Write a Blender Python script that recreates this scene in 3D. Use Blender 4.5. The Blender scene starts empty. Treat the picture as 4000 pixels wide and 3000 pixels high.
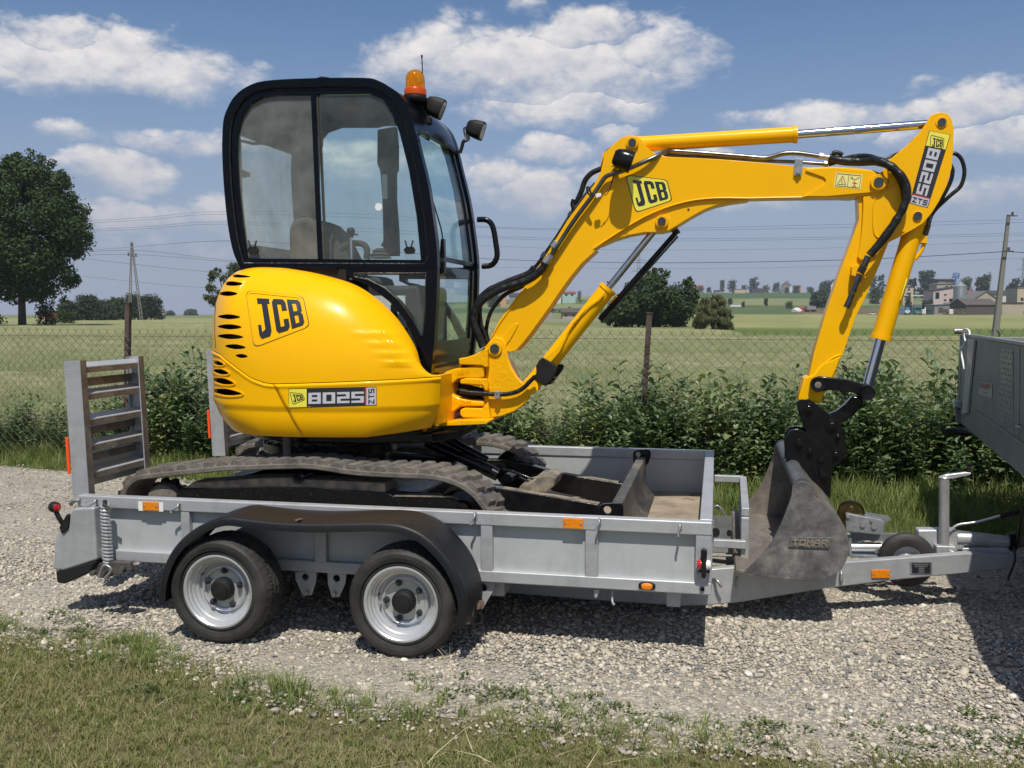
import bpy, bmesh, math, random
import numpy as np
from mathutils import Vector, Matrix, noise
from mathutils.bvhtree import BVHTree
random.seed(7)
rng = np.random.default_rng(7)
SC = bpy.context.scene
COL = SC.collection
R_ = math.radians
# camera
FOC, PSI, CAMH = 3800.0, R_(11.86), 1.5
TH = math.atan(275 / FOC)
CAM = Vector((0, 0, CAMH))
FW = Vector((-math.sin(PSI) * math.cos(TH), math.cos(PSI) * math.cos(TH), -math.sin(TH)))
RT = Vector((math.cos(PSI), math.sin(PSI), 0))
UP = RT.cross(FW)
cam = bpy.data.cameras.new('camera')
cam.sensor_width = 36.0
cam.lens = FOC / 4000 * 36
cam.clip_start = 0.05
cam.clip_end = 6000
co = bpy.data.objects.new('camera', cam)
COL.objects.link(co)
co.location = CAM
co.rotation_euler = (math.pi / 2 - TH, 0, PSI)
SC.camera = co
# sun, sky, exposure
SUNV = Vector((0.10, -0.53, 1.0)).normalized()
SUN_EL = math.asin(SUNV.z)
sun = bpy.data.lights.new('sun', 'SUN')
sun.energy = 4.8
sun.angle = R_(0.55)
sun.color = (1.0, 0.955, 0.87)
so = bpy.data.objects.new('sun', sun)
COL.objects.link(so)
so.rotation_euler = SUNV.to_track_quat('Z', 'Y').to_euler()
so.location = (0, 0, 30)
SC.view_settings.view_transform = 'Standard'
SC.view_settings.look = 'None'
SC.view_settings.exposure = 0.0
SC.view_settings.gamma = 1.0
SC.view_settings.use_curve_mapping = False
SC.cycles.max_bounces = 8
SC.cycles.transparent_max_bounces = 24
SC.cycles.use_denoising = True
class NT:
 """tiny node-tree writer"""
 def __init__(s, tree):
  s.t = tree
 def n(s, typ, ins=None, **kw):
  nd = s.t.nodes.new(typ)
  for k, v in kw.items():
   setattr(nd, k, v)
  for k, v in (ins or {}).items():
   sock = nd.inputs[k]
   if isinstance(v, bpy.types.NodeSocket):
    s.t.links.new(v, sock)
   else:
    sock.default_value = v
  return nd
 def m(s, op, a, b=0.0, c=0.0, clamp=False):
  return s.n('ShaderNodeMath', {0: a, 1: b, 2: c}, operation=op, use_clamp=clamp).outputs[0]
 def mix(s, fac, a, b, blend='MIX'):
  nd = s.n('ShaderNodeMix', data_type='RGBA', blend_type=blend)
  for i, v in ((0, fac), (6, a), (7, b)):
   if isinstance(v, bpy.types.NodeSocket):
    s.t.links.new(v, nd.inputs[i])
   else:
    nd.inputs[i].default_value = v if i == 0 else (*v[:3], 1)
  return nd.outputs[2]
 def ramp(s, fac, stops, interp='LINEAR'):
  nd = s.n('ShaderNodeValToRGB')
  s.t.links.new(fac, nd.inputs[0])
  cr = nd.color_ramp
  cr.interpolation = interp
  while len(cr.elements) < len(stops):
   cr.elements.new(0.5)
  for e, (p, c) in zip(cr.elements, stops):
   e.position = p
   e.color = (*c[:3], 1) if not isinstance(c, (int, float)) else (c, c, c, 1)
  return nd.outputs[0]
def build_world():
 w = bpy.data.worlds.new('World')
 SC.world = w
 w.use_nodes = True
 t = w.node_tree
 t.nodes.clear()
 N = NT(t)
 out = N.n('ShaderNodeOutputWorld')
 sky = N.n('ShaderNodeTexSky', sky_type='NISHITA', sun_disc=False)
 sky.sun_elevation = SUN_EL
 sky.sun_rotation = math.atan2(SUNV.x, SUNV.y)
 sky.altitude = 200
 sky.air_density = 1.0
 sky.dust_density = 0.6
 sky.ozone_density = 1.6
 tc = N.n('ShaderNodeTexCoord')
 sep = N.n('ShaderNodeSeparateXYZ', {0: tc.outputs['Generated']})
 X, Y, Z = sep.outputs
 # azimuth (0 = straight ahead of the photo's centre) and elevation, in radians
 az = N.m('ADD', N.m('ARCTAN2', X, Y), PSI)
 el = N.m('ARCSINE', Z)
 nv = N.n('ShaderNodeVectorMath', {0: tc.outputs['Generated'], 1: (1.0, 1.0, 1.7)}, operation='MULTIPLY').outputs[0]
 def fbm(scale, detail=8, rough=0.55, off=(0, 0, 0), dist=0.0):
  v = N.n('ShaderNodeVectorMath', {0: nv, 1: off}, operation='ADD').outputs[0]
  return N.n('ShaderNodeTexNoise', {'Vector': v, 'Scale': scale, 'Detail': detail, 'Roughness': rough, 'Distortion': dist}).outputs[0]
 # warp of the cloud outlines
 wa = N.m('MULTIPLY', N.m('SUBTRACT', fbm(9, 5, 0.6), 0.5), 0.10)
 wb = N.m('MULTIPLY', N.m('SUBTRACT', fbm(9, 5, 0.6, (3.1, 5.2, 1.7)), 0.5), 0.05)
 azw = N.m('ADD', az, wa)
 elw = N.m('ADD', el, wb)
 def px(x, y):
  d = FW + RT * ((x - 2000) / FOC) - UP * ((y - 1500) / FOC)
  d.normalize()
  return math.atan2(d.x, d.y) + PSI, math.asin(d.z)
 # cumulus of the view: centre x, centre y, half width, half height, weight
 blobs = [(300, 235, 400, 120, 1), (620, 300, 360, 90, .9), (250, 150, 160, 70, 1), (30, 260, 240, 80, .8),
             (2060, 290, 620, 190, 1.1), (2300, 130, 210, 120, 1.15), (2480, 220, 280, 130, .8), (1620, 250, 220, 110, .8), (2150, 420, 420, 90, .8),
             (2080, 20, 110, 40, .6), (2160, 570, 170, 55, .75), (2380, 530, 130, 75, .75), (2080, 750, 230, 110, 1.0), (1950, 700, 150, 80, .7),
             (480, 690, 220, 100, 1.05), (330, 700, 150, 70, .7), (360, 515, 150, 38, .5), (760, 560, 260, 62, .7), (450, 850, 230, 60, .6), (830, 860, 190, 75, .6),
             (3280, 470, 330, 80, .75), (3600, 540, 150, 60, .5), (3800, 420, 220, 100, 1.0), (3900, 560, 300, 90, .75), (3000, 820, 200, 50, .5), (3610, 320, 80, 25, .35),
             (2980, 480, 130, 40, .5), (2500, 700, 160, 80, .45), (3880, 760, 260, 60, .45), (1500, 650, 400, 90, .5), (1300, 430, 300, 80, .5), (700, 980, 300, 50, .4), (2700, 640, 200, 50, .35)]
 acc = None; rel = None
 for (cx, cy, hw, hh, wt) in blobs:
  a0, e0 = px(cx, cy)
  sa, se = hw / FOC * 1.08, hh / FOC * 1.12
  da = N.m('DIVIDE', N.m('SUBTRACT', azw, a0), sa)
  d0 = N.m('DIVIDE', N.m('SUBTRACT', elw, e0), se)
  de = N.m('MULTIPLY', d0, N.m('ADD', 1.0, N.m('MULTIPLY', N.m('LESS_THAN', d0, 0.0), 0.35)))
  r2 = N.m('ADD', N.m('MULTIPLY', da, da), N.m('MULTIPLY', de, de))
  v = N.m('MULTIPLY', N.m('SUBTRACT', 1.0, r2), wt)
  if acc is None: acc, rel = v, d0
  else:
   g = N.m('GREATER_THAN', v, acc)
   rel = N.m('ADD', N.m('MULTIPLY', rel, N.m('SUBTRACT', 1.0, g)), N.m('MULTIPLY', d0, g))
   acc = N.m('SMOOTH_MAX', acc, v, 0.3)
 acc = N.m('MAXIMUM', acc, -1.0)
 big = N.m('MULTIPLY', N.m('SUBTRACT', fbm(3.2, 3, 0.5, (7.7, 1.3, 2.9)), 0.50), 7.0)
 outside = N.m('MAXIMUM', N.m('SMOOTH_MIN', 1.0, N.m('MULTIPLY', N.m('SUBTRACT', N.m('ABSOLUTE', az), 0.52), 8.0), 0.1),
                  N.m('MINIMUM', 1.0, N.m('MULTIPLY', N.m('SUBTRACT', el, 0.40), 8.0)))
 outside = N.m('MAXIMUM', outside, 0.0)
 low = N.m('MINIMUM', 1.0, N.m('MULTIPLY', N.m('ADD', el, 0.0), 9.0))
 big = N.m('SUBTRACT', N.m('MULTIPLY', N.m('ADD', big, 0.0), low), 0.25)
 ins = N.m('SUBTRACT', 1.0, outside)
 acc = N.m('ADD', N.m('MULTIPLY', acc, ins), N.m('MULTIPLY', big, outside))
 rel = N.m('MULTIPLY', rel, ins)
 def puff(off):
  v = N.n('ShaderNodeVectorMath', {0: nv, 1: off}, operation='ADD').outputs[0]
  w = N.n('ShaderNodeTexNoise', {'Vector': v, 'Scale': 14, 'Detail': 3}).outputs[1]
  w = N.n('ShaderNodeVectorMath', {0: w, 3: 0.05}, operation='SCALE').outputs[0]
  v = N.n('ShaderNodeVectorMath', {0: v, 1: w}, operation='ADD').outputs[0]
  vo = N.n('ShaderNodeTexVoronoi', {'Vector': v, 'Scale': 17, 'Detail': 3.5, 'Roughness': 0.62, 'Lacunarity': 2.1}, feature='F1')
  vo.normalize = True
  return vo.outputs[0]
 p0 = puff((0, 0, 0))
 f1 = fbm(22, 8, 0.6)
 dens = N.m('ADD', acc, N.m('ADD', N.m('MULTIPLY', N.m('SUBTRACT', 0.36, p0), 2.5), N.m('MULTIPLY', N.m('SUBTRACT', f1, 0.5), 1.5)))
 soft = N.n('ShaderNodeMapRange', {'Value': rel, 'From Min': -1.0, 'From Max': 0.6, 'To Min': 1.9, 'To Max': 0.85}).outputs[0]
 mask = N.n('ShaderNodeMapRange', {'Value': dens, 'From Min': 0.0, 'From Max': soft}, interpolation_type='SMOOTHSTEP').outputs[0]
 relief = N.m('ADD', N.m('MULTIPLY', N.m('SUBTRACT', 0.36, p0), 1.1), N.m('MULTIPLY', N.m('SUBTRACT', f1, fbm(22, 4, 0.6, (0.0, 0.0, 0.02))), 1.2))
 lit = N.m('ADD', N.m('ADD', 0.50, relief), N.m('MULTIPLY', rel, 0.42), clamp=True)
 ccol = N.mix(lit, (0.40, 0.44, 0.54), (0.90, 0.86, 0.83))
 lowt = N.n('ShaderNodeMapRange', {'Value': el, 'From Min': 0.0, 'From Max': 0.20, 'To Min': 0.0, 'To Max': 1.0}).outputs[0]
 ccol = N.mix(lowt, (0.50, 0.50, 0.56), ccol)
 mask = N.m('MULTIPLY', mask, N.n('ShaderNodeMapRange', {'Value': el, 'From Min': 0.0, 'From Max': 0.13, 'To Min': 0.40, 'To Max': 0.93}).outputs[0])
 STR = 0.080
 gain = N.n('ShaderNodeVectorMath', {0: sky.outputs[0], 1: (STR * .84, STR * 1.0, STR * 1.16)}, operation='MULTIPLY').outputs[0]
 # veil of summer haze near the horizon
 hz = N.n('ShaderNodeMapRange', {'Value': el, 'From Min': -0.02, 'From Max': 0.33, 'To Min': 0.90, 'To Max': 0.0}, interpolation_type='SMOOTHSTEP').outputs[0]
 base = N.mix(hz, gain, (0.335, 0.375, 0.50))
 bg = N.n('ShaderNodeBackground', {'Color': N.mix(mask, base, ccol), 'Strength': 1.0})
 t.links.new(bg.outputs[0], out.inputs[0])
 w.cycles.sampling_method = 'MANUAL'
 w.cycles.sample_map_resolution = 512
build_world()
# photo geometry helpers
def ray(px, py):
 return FW + RT * ((px - 2000) / FOC) - UP * ((py - 1500) / FOC)
def P(px, py, y):
 """the point of the plane y = const on which photo pixel (px, py) lies"""
 d = ray(px, py)
 return CAM + d * (y / d.y)
def PD(px, py, dist):
 """point at a forward distance"""
 return CAM + ray(px, py) * (dist / 1.0)
def PH(px, Z, z):
 """world point at column px, horizontal forward distance Z and height z"""
 fw = Vector((-math.sin(PSI), math.cos(PSI), 0))
 return Vector((0, 0, 0)) + fw * Z + RT * ((px - 2000) / FOC * Z) + Vector((0, 0, z))
def zat(py, Z):
 return CAMH + (1225 - py) / FOC * Z
def crop(ox, oy, s):
 def f(u, v, y=None):
  if y is None:
   return (ox + s * u, oy + s * v)
  return P(ox + s * u, oy + s * v, y)
 return f
c1 = crop(780, 180, .6027); c2 = crop(780, 980, .6027); c3 = crop(1780, 580, .4973)
c4 = crop(1580, 1180, .5424); c5 = crop(2380, 380, .6781); c6 = crop(2780, 1280, .6630)
d1 = crop(150, 1280, .6630); d2 = crop(550, 1900, .6329); d3 = crop(1850, 1700, .4973)
d5 = crop(1700, 1900, .5425); e4 = crop(850, 1650, .6329); e5 = crop(1500, 200, .3014); e2 = crop(2950, 1450, .5423)
# object helpers
WL = {}
def props(o, label=None, cat=None, group=None, kind=None):
 if label: o['label'] = label
 if cat: o['category'] = cat
 if group: o['group'] = group
 if kind: o['kind'] = kind
 return o
def empty(name, loc, label=None, cat=None, group=None):
 o = bpy.data.objects.new(name, None)
 COL.objects.link(o)
 o.empty_display_size = 0.1
 o.location = loc
 WL[o.name] = Vector(loc)
 return props(o, label, cat, group)
def link_mesh(name, me, parent=None, loc=(0, 0, 0), **kw):
 o = bpy.data.objects.new(name, me)
 COL.objects.link(o)
 loc = Vector(loc)
 WL[o.name] = loc
 if parent is not None:
  o.parent = parent
  o.location = loc - WL[parent.name]
 else:
  o.location = loc
 return props(o, **kw)
def mk(name, verts, faces, mat, parent=None, smooth=35, bevel=0, seg=2, mats=None, fm=None, loc=None, **kw):
 vs = [Vector(v) for v in verts]
 if loc is None:
  c = Vector((0, 0, 0))
  for v in vs: c += v
  c /= max(1, len(vs))
 else:
  c = Vector(loc)
 me = bpy.data.meshes.new(name)
 me.from_pydata([v - c for v in vs], [], faces)
 for m in (mats or [mat]): me.materials.append(m)
 if fm is not None: me.polygons.foreach_set('material_index', fm)
 bm = bmesh.new(); bm.from_mesh(me)
 bmesh.ops.recalc_face_normals(bm, faces=bm.faces)
 bm.to_mesh(me); bm.free()
 if smooth:
  me.shade_smooth()
  me.set_sharp_from_angle(angle=R_(smooth))
 o = link_mesh(name, me, parent, c, **kw)
 if bevel:
  b = o.modifiers.new('bevel', 'BEVEL')
  b.width = bevel; b.segments = seg; b.limit_method = 'ANGLE'; b.angle_limit = R_(40); b.harden_normals = True
 return o
def again(src, loc, parent=None, rot=None, scale=None, name=None, **kw):
 """a copy that shares mesh data"""
 o = src.copy()
 COL.objects.link(o)
 for k in list(o.keys()):
  if k in ('label',): del o[k]
 loc = Vector(loc)
 WL[o.name] = loc
 o.parent = parent
 o.location = loc - WL[parent.name] if parent is not None else loc
 if rot is not None: o.rotation_euler = rot
 if scale is not None: o.scale = scale
 return props(o, **kw)
class MB:
 def __init__(s): s.v = []; s.f = []; s.m = []
 def add(s, v, f, m=0):
  n = len(s.v)
  s.v += [Vector(p) for p in v]
  s.f += [tuple(i + n for i in q) for q in f]
  s.m += [m] * len(f)
  return s
 def box(s, a, b, m=0):
  (x0, y0, z0), (x1, y1, z1) = a, b
  v = [(x0, y0, z0), (x1, y0, z0), (x1, y1, z0), (x0, y1, z0), (x0, y0, z1), (x1, y0, z1), (x1, y1, z1), (x0, y1, z1)]
  return s.add(v, BOXF, m)
 def prism(s, pts, off, m=0):
  v, f = prism_vf(pts, off)
  return s.add(v, f, m)
 def bar(s, a, b, w, h=None, up=(0, 0, 1), m=0):
  """rectangular bar from a to b, w across, h along up"""
  h = h or w
  a = Vector(a); b = Vector(b); d = (b - a).normalized()
  upv = Vector(up)
  sx = d.cross(upv)
  if sx.length < 1e-4: sx = d.cross(Vector((1, 0, 0)))
  sx.normalize(); uz = sx.cross(d).normalized()
  v = []
  for p in (a, b):
   for i, j in ((-1, -1), (1, -1), (1, 1), (-1, 1)):
    v.append(p + sx * (w / 2 * i) + uz * (h / 2 * j))
  return s.add(v, [(0, 1, 2, 3), (7, 6, 5, 4), (0, 4, 5, 1), (1, 5, 6, 2), (2, 6, 7, 3), (3, 7, 4, 0)], m)
 def cyl(s, a, b, r, n=20, r2=None, m=0, caps=True):
  v, f = cyl_vf(a, b, r, n, r2, caps)
  return s.add(v, f, m)
 def tube(s, pts, r, n=10, m=0, sm=4):
  v, f = tube_vf(pts, r, n, sm)
  return s.add(v, f, m)
 def done(s, name, mat, parent=None, **kw):
  if isinstance(mat, (list, tuple)):
   return mk(name, s.v, s.f, None, parent, mats=mat, fm=s.m, **kw)
  return mk(name, s.v, s.f, mat, parent, **kw)
BOXF = [(0, 3, 2, 1), (4, 5, 6, 7), (0, 1, 5, 4), (1, 2, 6, 5), (2, 3, 7, 6), (3, 0, 4, 7)]
def prism_vf(pts, off):
 off = Vector(off); n = len(pts)
 v = [Vector(p) for p in pts] + [Vector(p) + off for p in pts]
 f = [tuple(range(n)), tuple(range(2 * n - 1, n - 1, -1))]
 f += [(i, i + n, (i + 1) % n + n, (i + 1) % n) for i in range(n)]
 return v, f
def prism(name, pts, off, mat, parent=None, **kw):
 v, f = prism_vf(pts, off)
 return mk(name, v, f, mat, parent, **kw)
def box(name, a, b, mat, parent=None, **kw):
 return MB().box(a, b).done(name, mat, parent, **kw)
def frame_of(d):
 d = Vector(d).normalized()
 a = Vector((0, 0, 1)) if abs(d.z) < 0.9 else Vector((1, 0, 0))
 x = d.cross(a).normalized(); y = d.cross(x).normalized()
 return x, y
def cyl_vf(a, b, r, n=20, r2=None, caps=True):
 a = Vector(a); b = Vector(b); x, y = frame_of(b - a)
 r2 = r if r2 is None else r2
 v = []
 for p, rr in ((a, r), (b, r2)):
  for i in range(n):
   t = 2 * math.pi * i / n
   v.append(p + x * (rr * math.cos(t)) + y * (rr * math.sin(t)))
 f = [(i, (i + 1) % n, (i + 1) % n + n, i + n) for i in range(n)]
 if caps: f += [tuple(range(n - 1, -1, -1)), tuple(range(n, 2 * n))]
 return v, f
def catmull(pts, k=4, closed=False):
 pts = [Vector(p) for p in pts]
 if len(pts) < 3 or k <= 1: return pts
 n = len(pts); out = []
 rngi = range(n if closed else n - 1)
 for i in rngi:
  if closed: p0, p1, p2, p3 = pts[(i - 1) % n], pts[i], pts[(i + 1) % n], pts[(i + 2) % n]
  else: p0, p1, p2, p3 = pts[max(i - 1, 0)], pts[i], pts[i + 1], pts[min(i + 2, n - 1)]
  for j in range(k):
   t = j / k
   out.append(0.5 * ((2 * p1) + (p2 - p0) * t + (2 * p0 - 5 * p1 + 4 * p2 - p3) * t * t + (3 * p1 - p0 - 3 * p2 + p3) * t ** 3))
 if not closed: out.append(pts[-1])
 return out
def tube_vf(pts, r, n=10, sm=4, radii=None):
 pts = catmull(pts, sm)
 m = len(pts)
 if callable(r): rad = [r(i / (m - 1)) for i in range(m)]
 else: rad = [r] * m
 d0 = (pts[1] - pts[0]).normalized()
 x, y = frame_of(d0)
 v = []
 for i, p in enumerate(pts):
  d = (pts[min(i + 1, m - 1)] - pts[max(i - 1, 0)]).normalized()
  x = (x - d * x.dot(d)).normalized(); y = d.cross(x)
  for k in range(n):
   t = 2 * math.pi * k / n
   v.append(p + x * (rad[i] * math.cos(t)) + y * (rad[i] * math.sin(t)))
 f = []
 for i in range(m - 1):
  for k in range(n):
   f.append((i * n + k, i * n + (k + 1) % n, (i + 1) * n + (k + 1) % n, (i + 1) * n + k))
 f += [tuple(range(n - 1, -1, -1)), tuple(range((m - 1) * n, m * n))]
 return v, f
def tube(name, pts, r, mat, parent=None, n=10, sm=4, **kw):
 v, f = tube_vf(pts, r, n, sm)
 return mk(name, v, f, mat, parent, smooth=50, **kw)
def cyl(name, a, b, r, mat, parent=None, n=24, r2=None, **kw):
 v, f = cyl_vf(a, b, r, n, r2)
 return mk(name, v, f, mat, parent, **kw)
def lathe_vf(profile, origin, axis, n=40, closed=False, caps=True):
 """profile: list of (radius, along)"""
 origin = Vector(origin); axis = Vector(axis).normalized(); x, y = frame_of(axis)
 v = []
 for (r, h) in profile:
  for k in range(n):
   t = 2 * math.pi * k / n
   v.append(origin + axis * h + x * (r * math.cos(t)) + y * (r * math.sin(t)))
 f = []
 m = len(profile)
 for i in range(m - 1 if not closed else m):
  j = (i + 1) % m
  for k in range(n):
   f.append((i * n + k, i * n + (k + 1) % n, j * n + (k + 1) % n, j * n + k))
 if not closed and caps:
  f += [tuple(range(n - 1, -1, -1)), tuple(range((m - 1) * n, m * n))]
 return v, f
def lathe(name, profile, origin, axis, mat, parent=None, n=40, closed=False, caps=True, **kw):
 v, f = lathe_vf(profile, origin, axis, n, closed, caps)
 return mk(name, v, f, mat, parent, **kw)
def resample(pts, n):
 pts = [Vector(p) for p in pts]
 d = [0]
 for a, b in zip(pts, pts[1:]): d.append(d[-1] + (b - a).length)
 L = d[-1]; out = []; j = 0
 for i in range(n):
  t = L * i / (n - 1)
  while j < len(pts) - 2 and d[j + 1] < t: j += 1
  s = (t - d[j]) / max(1e-9, d[j + 1] - d[j])
  out.append(pts[j].lerp(pts[j + 1], min(1, max(0, s))))
 return out
def ring_vf(outer, inner, off, n=72, mid=None):
 """a plate with one opening: both loops are cut by rays from the middle of the opening (x-z plane)"""
 c = Vector((0, 0, 0))
 for p in inner: c += Vector(p)
 c = Vector(mid) if mid else c / len(inner)
 def hit(loop, a):
  d = Vector((math.cos(a), 0, math.sin(a)))
  best = None
  m = len(loop)
  for i in range(m):
   p = Vector(loop[i]) - c; q = Vector(loop[(i + 1) % m]) - c
   e = q - p
   den = d.x * e.z - d.z * e.x
   if abs(den) < 1e-12: continue
   t = (p.x * e.z - p.z * e.x) / den
   u = (p.x * d.z - p.z * d.x) / den
   if t > 0 and -1e-6 <= u <= 1 + 1e-6:
    w = Vector(loop[i]).lerp(Vector(loop[(i + 1) % m]), min(1, max(0, u)))
    if best is None or t < best[0]: best = (t, w)
  return best[1]
 angs = [2 * math.pi * i / n for i in range(n)]
 for L in (outer, inner):
  for p in L:
   q = Vector(p) - c
   angs.append(math.atan2(q.z, q.x) % (2 * math.pi))
 angs = sorted(set(round(a, 4) for a in angs))
 n = len(angs)
 O = [hit(outer, a) for a in angs]; I = [hit(inner, a) for a in angs]
 off = Vector(off)
 v = O + I + [p + off for p in O] + [p + off for p in I]
 f = []
 for i in range(n):
  j = (i + 1) % n
  f += [(i, j, n + j, n + i), (2 * n + j, 2 * n + i, 3 * n + i, 3 * n + j), (i, 2 * n + i, 2 * n + j, j), (n + i, n + j, 3 * n + j, 3 * n + i)]
 return v, f, O, I
def ring(name, outer, inner, off, mat, parent=None, mid=None, **kw):
 v, f, O, I = ring_vf(outer, inner, off, mid=mid)
 return mk(name, v, f, mat, parent, **kw)
# materials
def mat(name, col, rough=0.5, metal=0.0, coat=0.0, spec=0.5, nscale=0, namt=0.0, col2=None, nlo=0.35, nhi=0.65, bump=0.0, bscale=60, rvar=0.0, detail=6, coords='Object', alpha=None, emis=None):
 m = bpy.data.materials.new(name)
 m.use_nodes = True
 t = m.node_tree; N = NT(t)
 b = t.nodes['Principled BSDF']
 b.inputs['Base Color'].default_value = (*col, 1)
 b.inputs['Roughness'].default_value = rough
 b.inputs['Metallic'].default_value = metal
 b.inputs['Coat Weight'].default_value = coat
 b.inputs['Coat Roughness'].default_value = 0.08
 b.inputs['Specular IOR Level'].default_value = spec
 if nscale or bump:
  tc = N.n('ShaderNodeTexCoord').outputs[coords]
 if nscale:
  nz = N.n('ShaderNodeTexNoise', {'Vector': tc, 'Scale': nscale, 'Detail': detail, 'Roughness': 0.6}).outputs[0]
  fac = N.n('ShaderNodeMapRange', {'Value': nz, 'From Min': nlo, 'From Max': nhi}).outputs[0]
  c = N.mix(fac, col, col2 or tuple(x * (1 - namt) for x in col))
  t.links.new(c, b.inputs['Base Color'])
  if rvar:
   rr = N.n('ShaderNodeMapRange', {'Value': nz, 'From Min': 0.3, 'From Max': 0.7, 'To Min': rough - rvar, 'To Max': rough + rvar}).outputs[0]
   t.links.new(rr, b.inputs['Roughness'])
 if bump:
  n2 = N.n('ShaderNodeTexNoise', {'Vector': tc, 'Scale': bscale, 'Detail': 4}).outputs[0]
  bp = N.n('ShaderNodeBump', {'Strength': bump, 'Distance': 0.01, 'Height': n2})
  t.links.new(bp.outputs[0], b.inputs['Normal'])
 return m
def layered(name, stops, rough=0.6, metal=0.0, spec=0.5, scale=8, rough2=None, bump=0.15, bscale=80, stretch=(1, 1, 1), coat=0, grime=0):
 """worn metal: several noises through a ramp of real colours"""
 m = bpy.data.materials.new(name); m.use_nodes = True
 t = m.node_tree; N = NT(t); b = t.nodes['Principled BSDF']
 tc = N.n('ShaderNodeTexCoord').outputs['Object']
 v = N.n('ShaderNodeVectorMath', {0: tc, 1: stretch}, operation='MULTIPLY').outputs[0]
 a = N.n('ShaderNodeTexNoise', {'Vector': v, 'Scale': scale, 'Detail': 9, 'Roughness': 0.65}).outputs[0]
 c = N.n('ShaderNodeTexNoise', {'Vector': v, 'Scale': scale * 7, 'Detail': 5, 'Roughness': 0.7}).outputs[0]
 f = N.m('ADD', N.m('MULTIPLY', a, 0.7), N.m('MULTIPLY', c, 0.3))
 cc = N.ramp(f, stops)
 if grime:
  g = N.n('ShaderNodeTexNoise', {'Vector': N.n('ShaderNodeVectorMath', {0: tc, 1: (6, 6, 2.2)}, operation='MULTIPLY').outputs[0], 'Scale': 1.0, 'Detail': 10, 'Roughness': 0.72}).outputs[0]
  g2 = N.n('ShaderNodeTexNoise', {'Vector': N.n('ShaderNodeVectorMath', {0: tc, 1: (9, 9, 120)}, operation='MULTIPLY').outputs[0], 'Scale': 1.0, 'Detail': 3}).outputs[0]
  gm = N.n('ShaderNodeMapRange', {'Value': g, 'From Min': 0.50, 'From Max': 0.78, 'To Max': grime}).outputs[0]
  sm = N.n('ShaderNodeMapRange', {'Value': g2, 'From Min': 0.68, 'From Max': 0.74, 'To Max': 0.35}).outputs[0]
  cc = N.mix(gm, cc, (0.17, 0.15, 0.12)); cc = N.mix(sm, cc, (0.62, 0.63, 0.63))
 t.links.new(cc, b.inputs['Base Color'])
 b.inputs['Metallic'].default_value = metal
 b.inputs['Specular IOR Level'].default_value = spec
 b.inputs['Coat Weight'].default_value = coat
 rr = N.n('ShaderNodeMapRange', {'Value': c, 'From Min': 0.3, 'From Max': 0.7, 'To Min': rough, 'To Max': rough2 or rough}).outputs[0]
 t.links.new(rr, b.inputs['Roughness'])
 if bump:
  n2 = N.n('ShaderNodeTexNoise', {'Vector': tc, 'Scale': bscale, 'Detail': 5}).outputs[0]
  bp = N.n('ShaderNodeBump', {'Strength': bump, 'Distance': 0.004, 'Height': n2})
  t.links.new(bp.outputs[0], b.inputs['Normal'])
 return m
def glass(name, tint=(0.75, 0.86, 0.88), dirt=0.10, rough=0.02, refl=1.0):
 m = bpy.data.materials.new(name); m.use_nodes = True
 t = m.node_tree; N = NT(t); t.nodes.clear()
 out = N.n('ShaderNodeOutputMaterial')
 tr = N.n('ShaderNodeBsdfTransparent', {'Color': (*tint, 1)})
 gl = N.n('ShaderNodeBsdfGlossy', {'Color': (1, 1, 1, 1), 'Roughness': rough})
 df = N.n('ShaderNodeBsdfDiffuse', {'Color': (0.42, 0.43, 0.40, 1)})
 tc = N.n('ShaderNodeTexCoord').outputs['Object']
 nz = N.n('ShaderNodeTexNoise', {'Vector': tc, 'Scale': 3.5, 'Detail': 7, 'Roughness': 0.65}).outputs[0]
 dd = N.n('ShaderNodeMapRange', {'Value': nz, 'From Min': 0.35, 'From Max': 0.75, 'To Min': dirt * 0.35, 'To Max': dirt * 1.8}).outputs[0]
 a = N.n('ShaderNodeMixShader', {0: dd, 1: tr.outputs[0], 2: df.outputs[0]})
 fc = N.n('ShaderNodeLayerWeight', {'Blend': 0.5}).outputs['Facing']
 fr = N.m('MULTIPLY', N.m('ADD', 0.022, N.m('MULTIPLY', N.m('POWER', fc, 5.0), 0.5)), refl)
 b = N.n('ShaderNodeMixShader', {0: fr, 1: a.outputs[0], 2: gl.outputs[0]})
 t.links.new(b.outputs[0], out.inputs[0])
 return m
M = {}
M['yellow'] = mat('yellow_paint', (0.90, 0.46, 0.001), 0.30, coat=0.12, spec=.14, nscale=2.5, col2=(0.87, 0.435, 0.001), bump=0.06, bscale=14)
M['yellow_cast'] = mat('yellow_cast_paint', (0.90, 0.46, 0.001), 0.34, coat=0.15, spec=.15, nscale=5, col2=(0.83, 0.40, 0.001), bump=0.35, bscale=45)
M['badge_yellow'] = mat('badge_yellow', (0.82, 0.74, 0.06), 0.35, coat=0.3)
M['letter_black'] = mat('letter_black', (0.018, 0.02, 0.024), 0.35, coat=0.3)
M['letter_grey'] = mat('letter_grey', (0.50, 0.50, 0.54), 0.4)
M['letter_red'] = mat('letter_red', (0.62, 0.03, 0.05), 0.4)
M['black_gloss'] = mat('black_gloss_paint', (0.003, 0.0035, 0.005), 0.2, coat=0.12, spec=.25, nscale=9, col2=(0.009, 0.009, 0.010), bump=0.1, bscale=40)
M['cab_black'] = mat('cab_black_paint', (0.002, 0.0028, 0.0055), 0.2, coat=0.08, spec=.13, nscale=4, col2=(0.004, 0.005, 0.007))
M['black_matt'] = mat('black_matt', (0.007, 0.007, 0.0075), 0.6, spec=.3, nscale=12, col2=(0.016, 0.015, 0.014))
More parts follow.
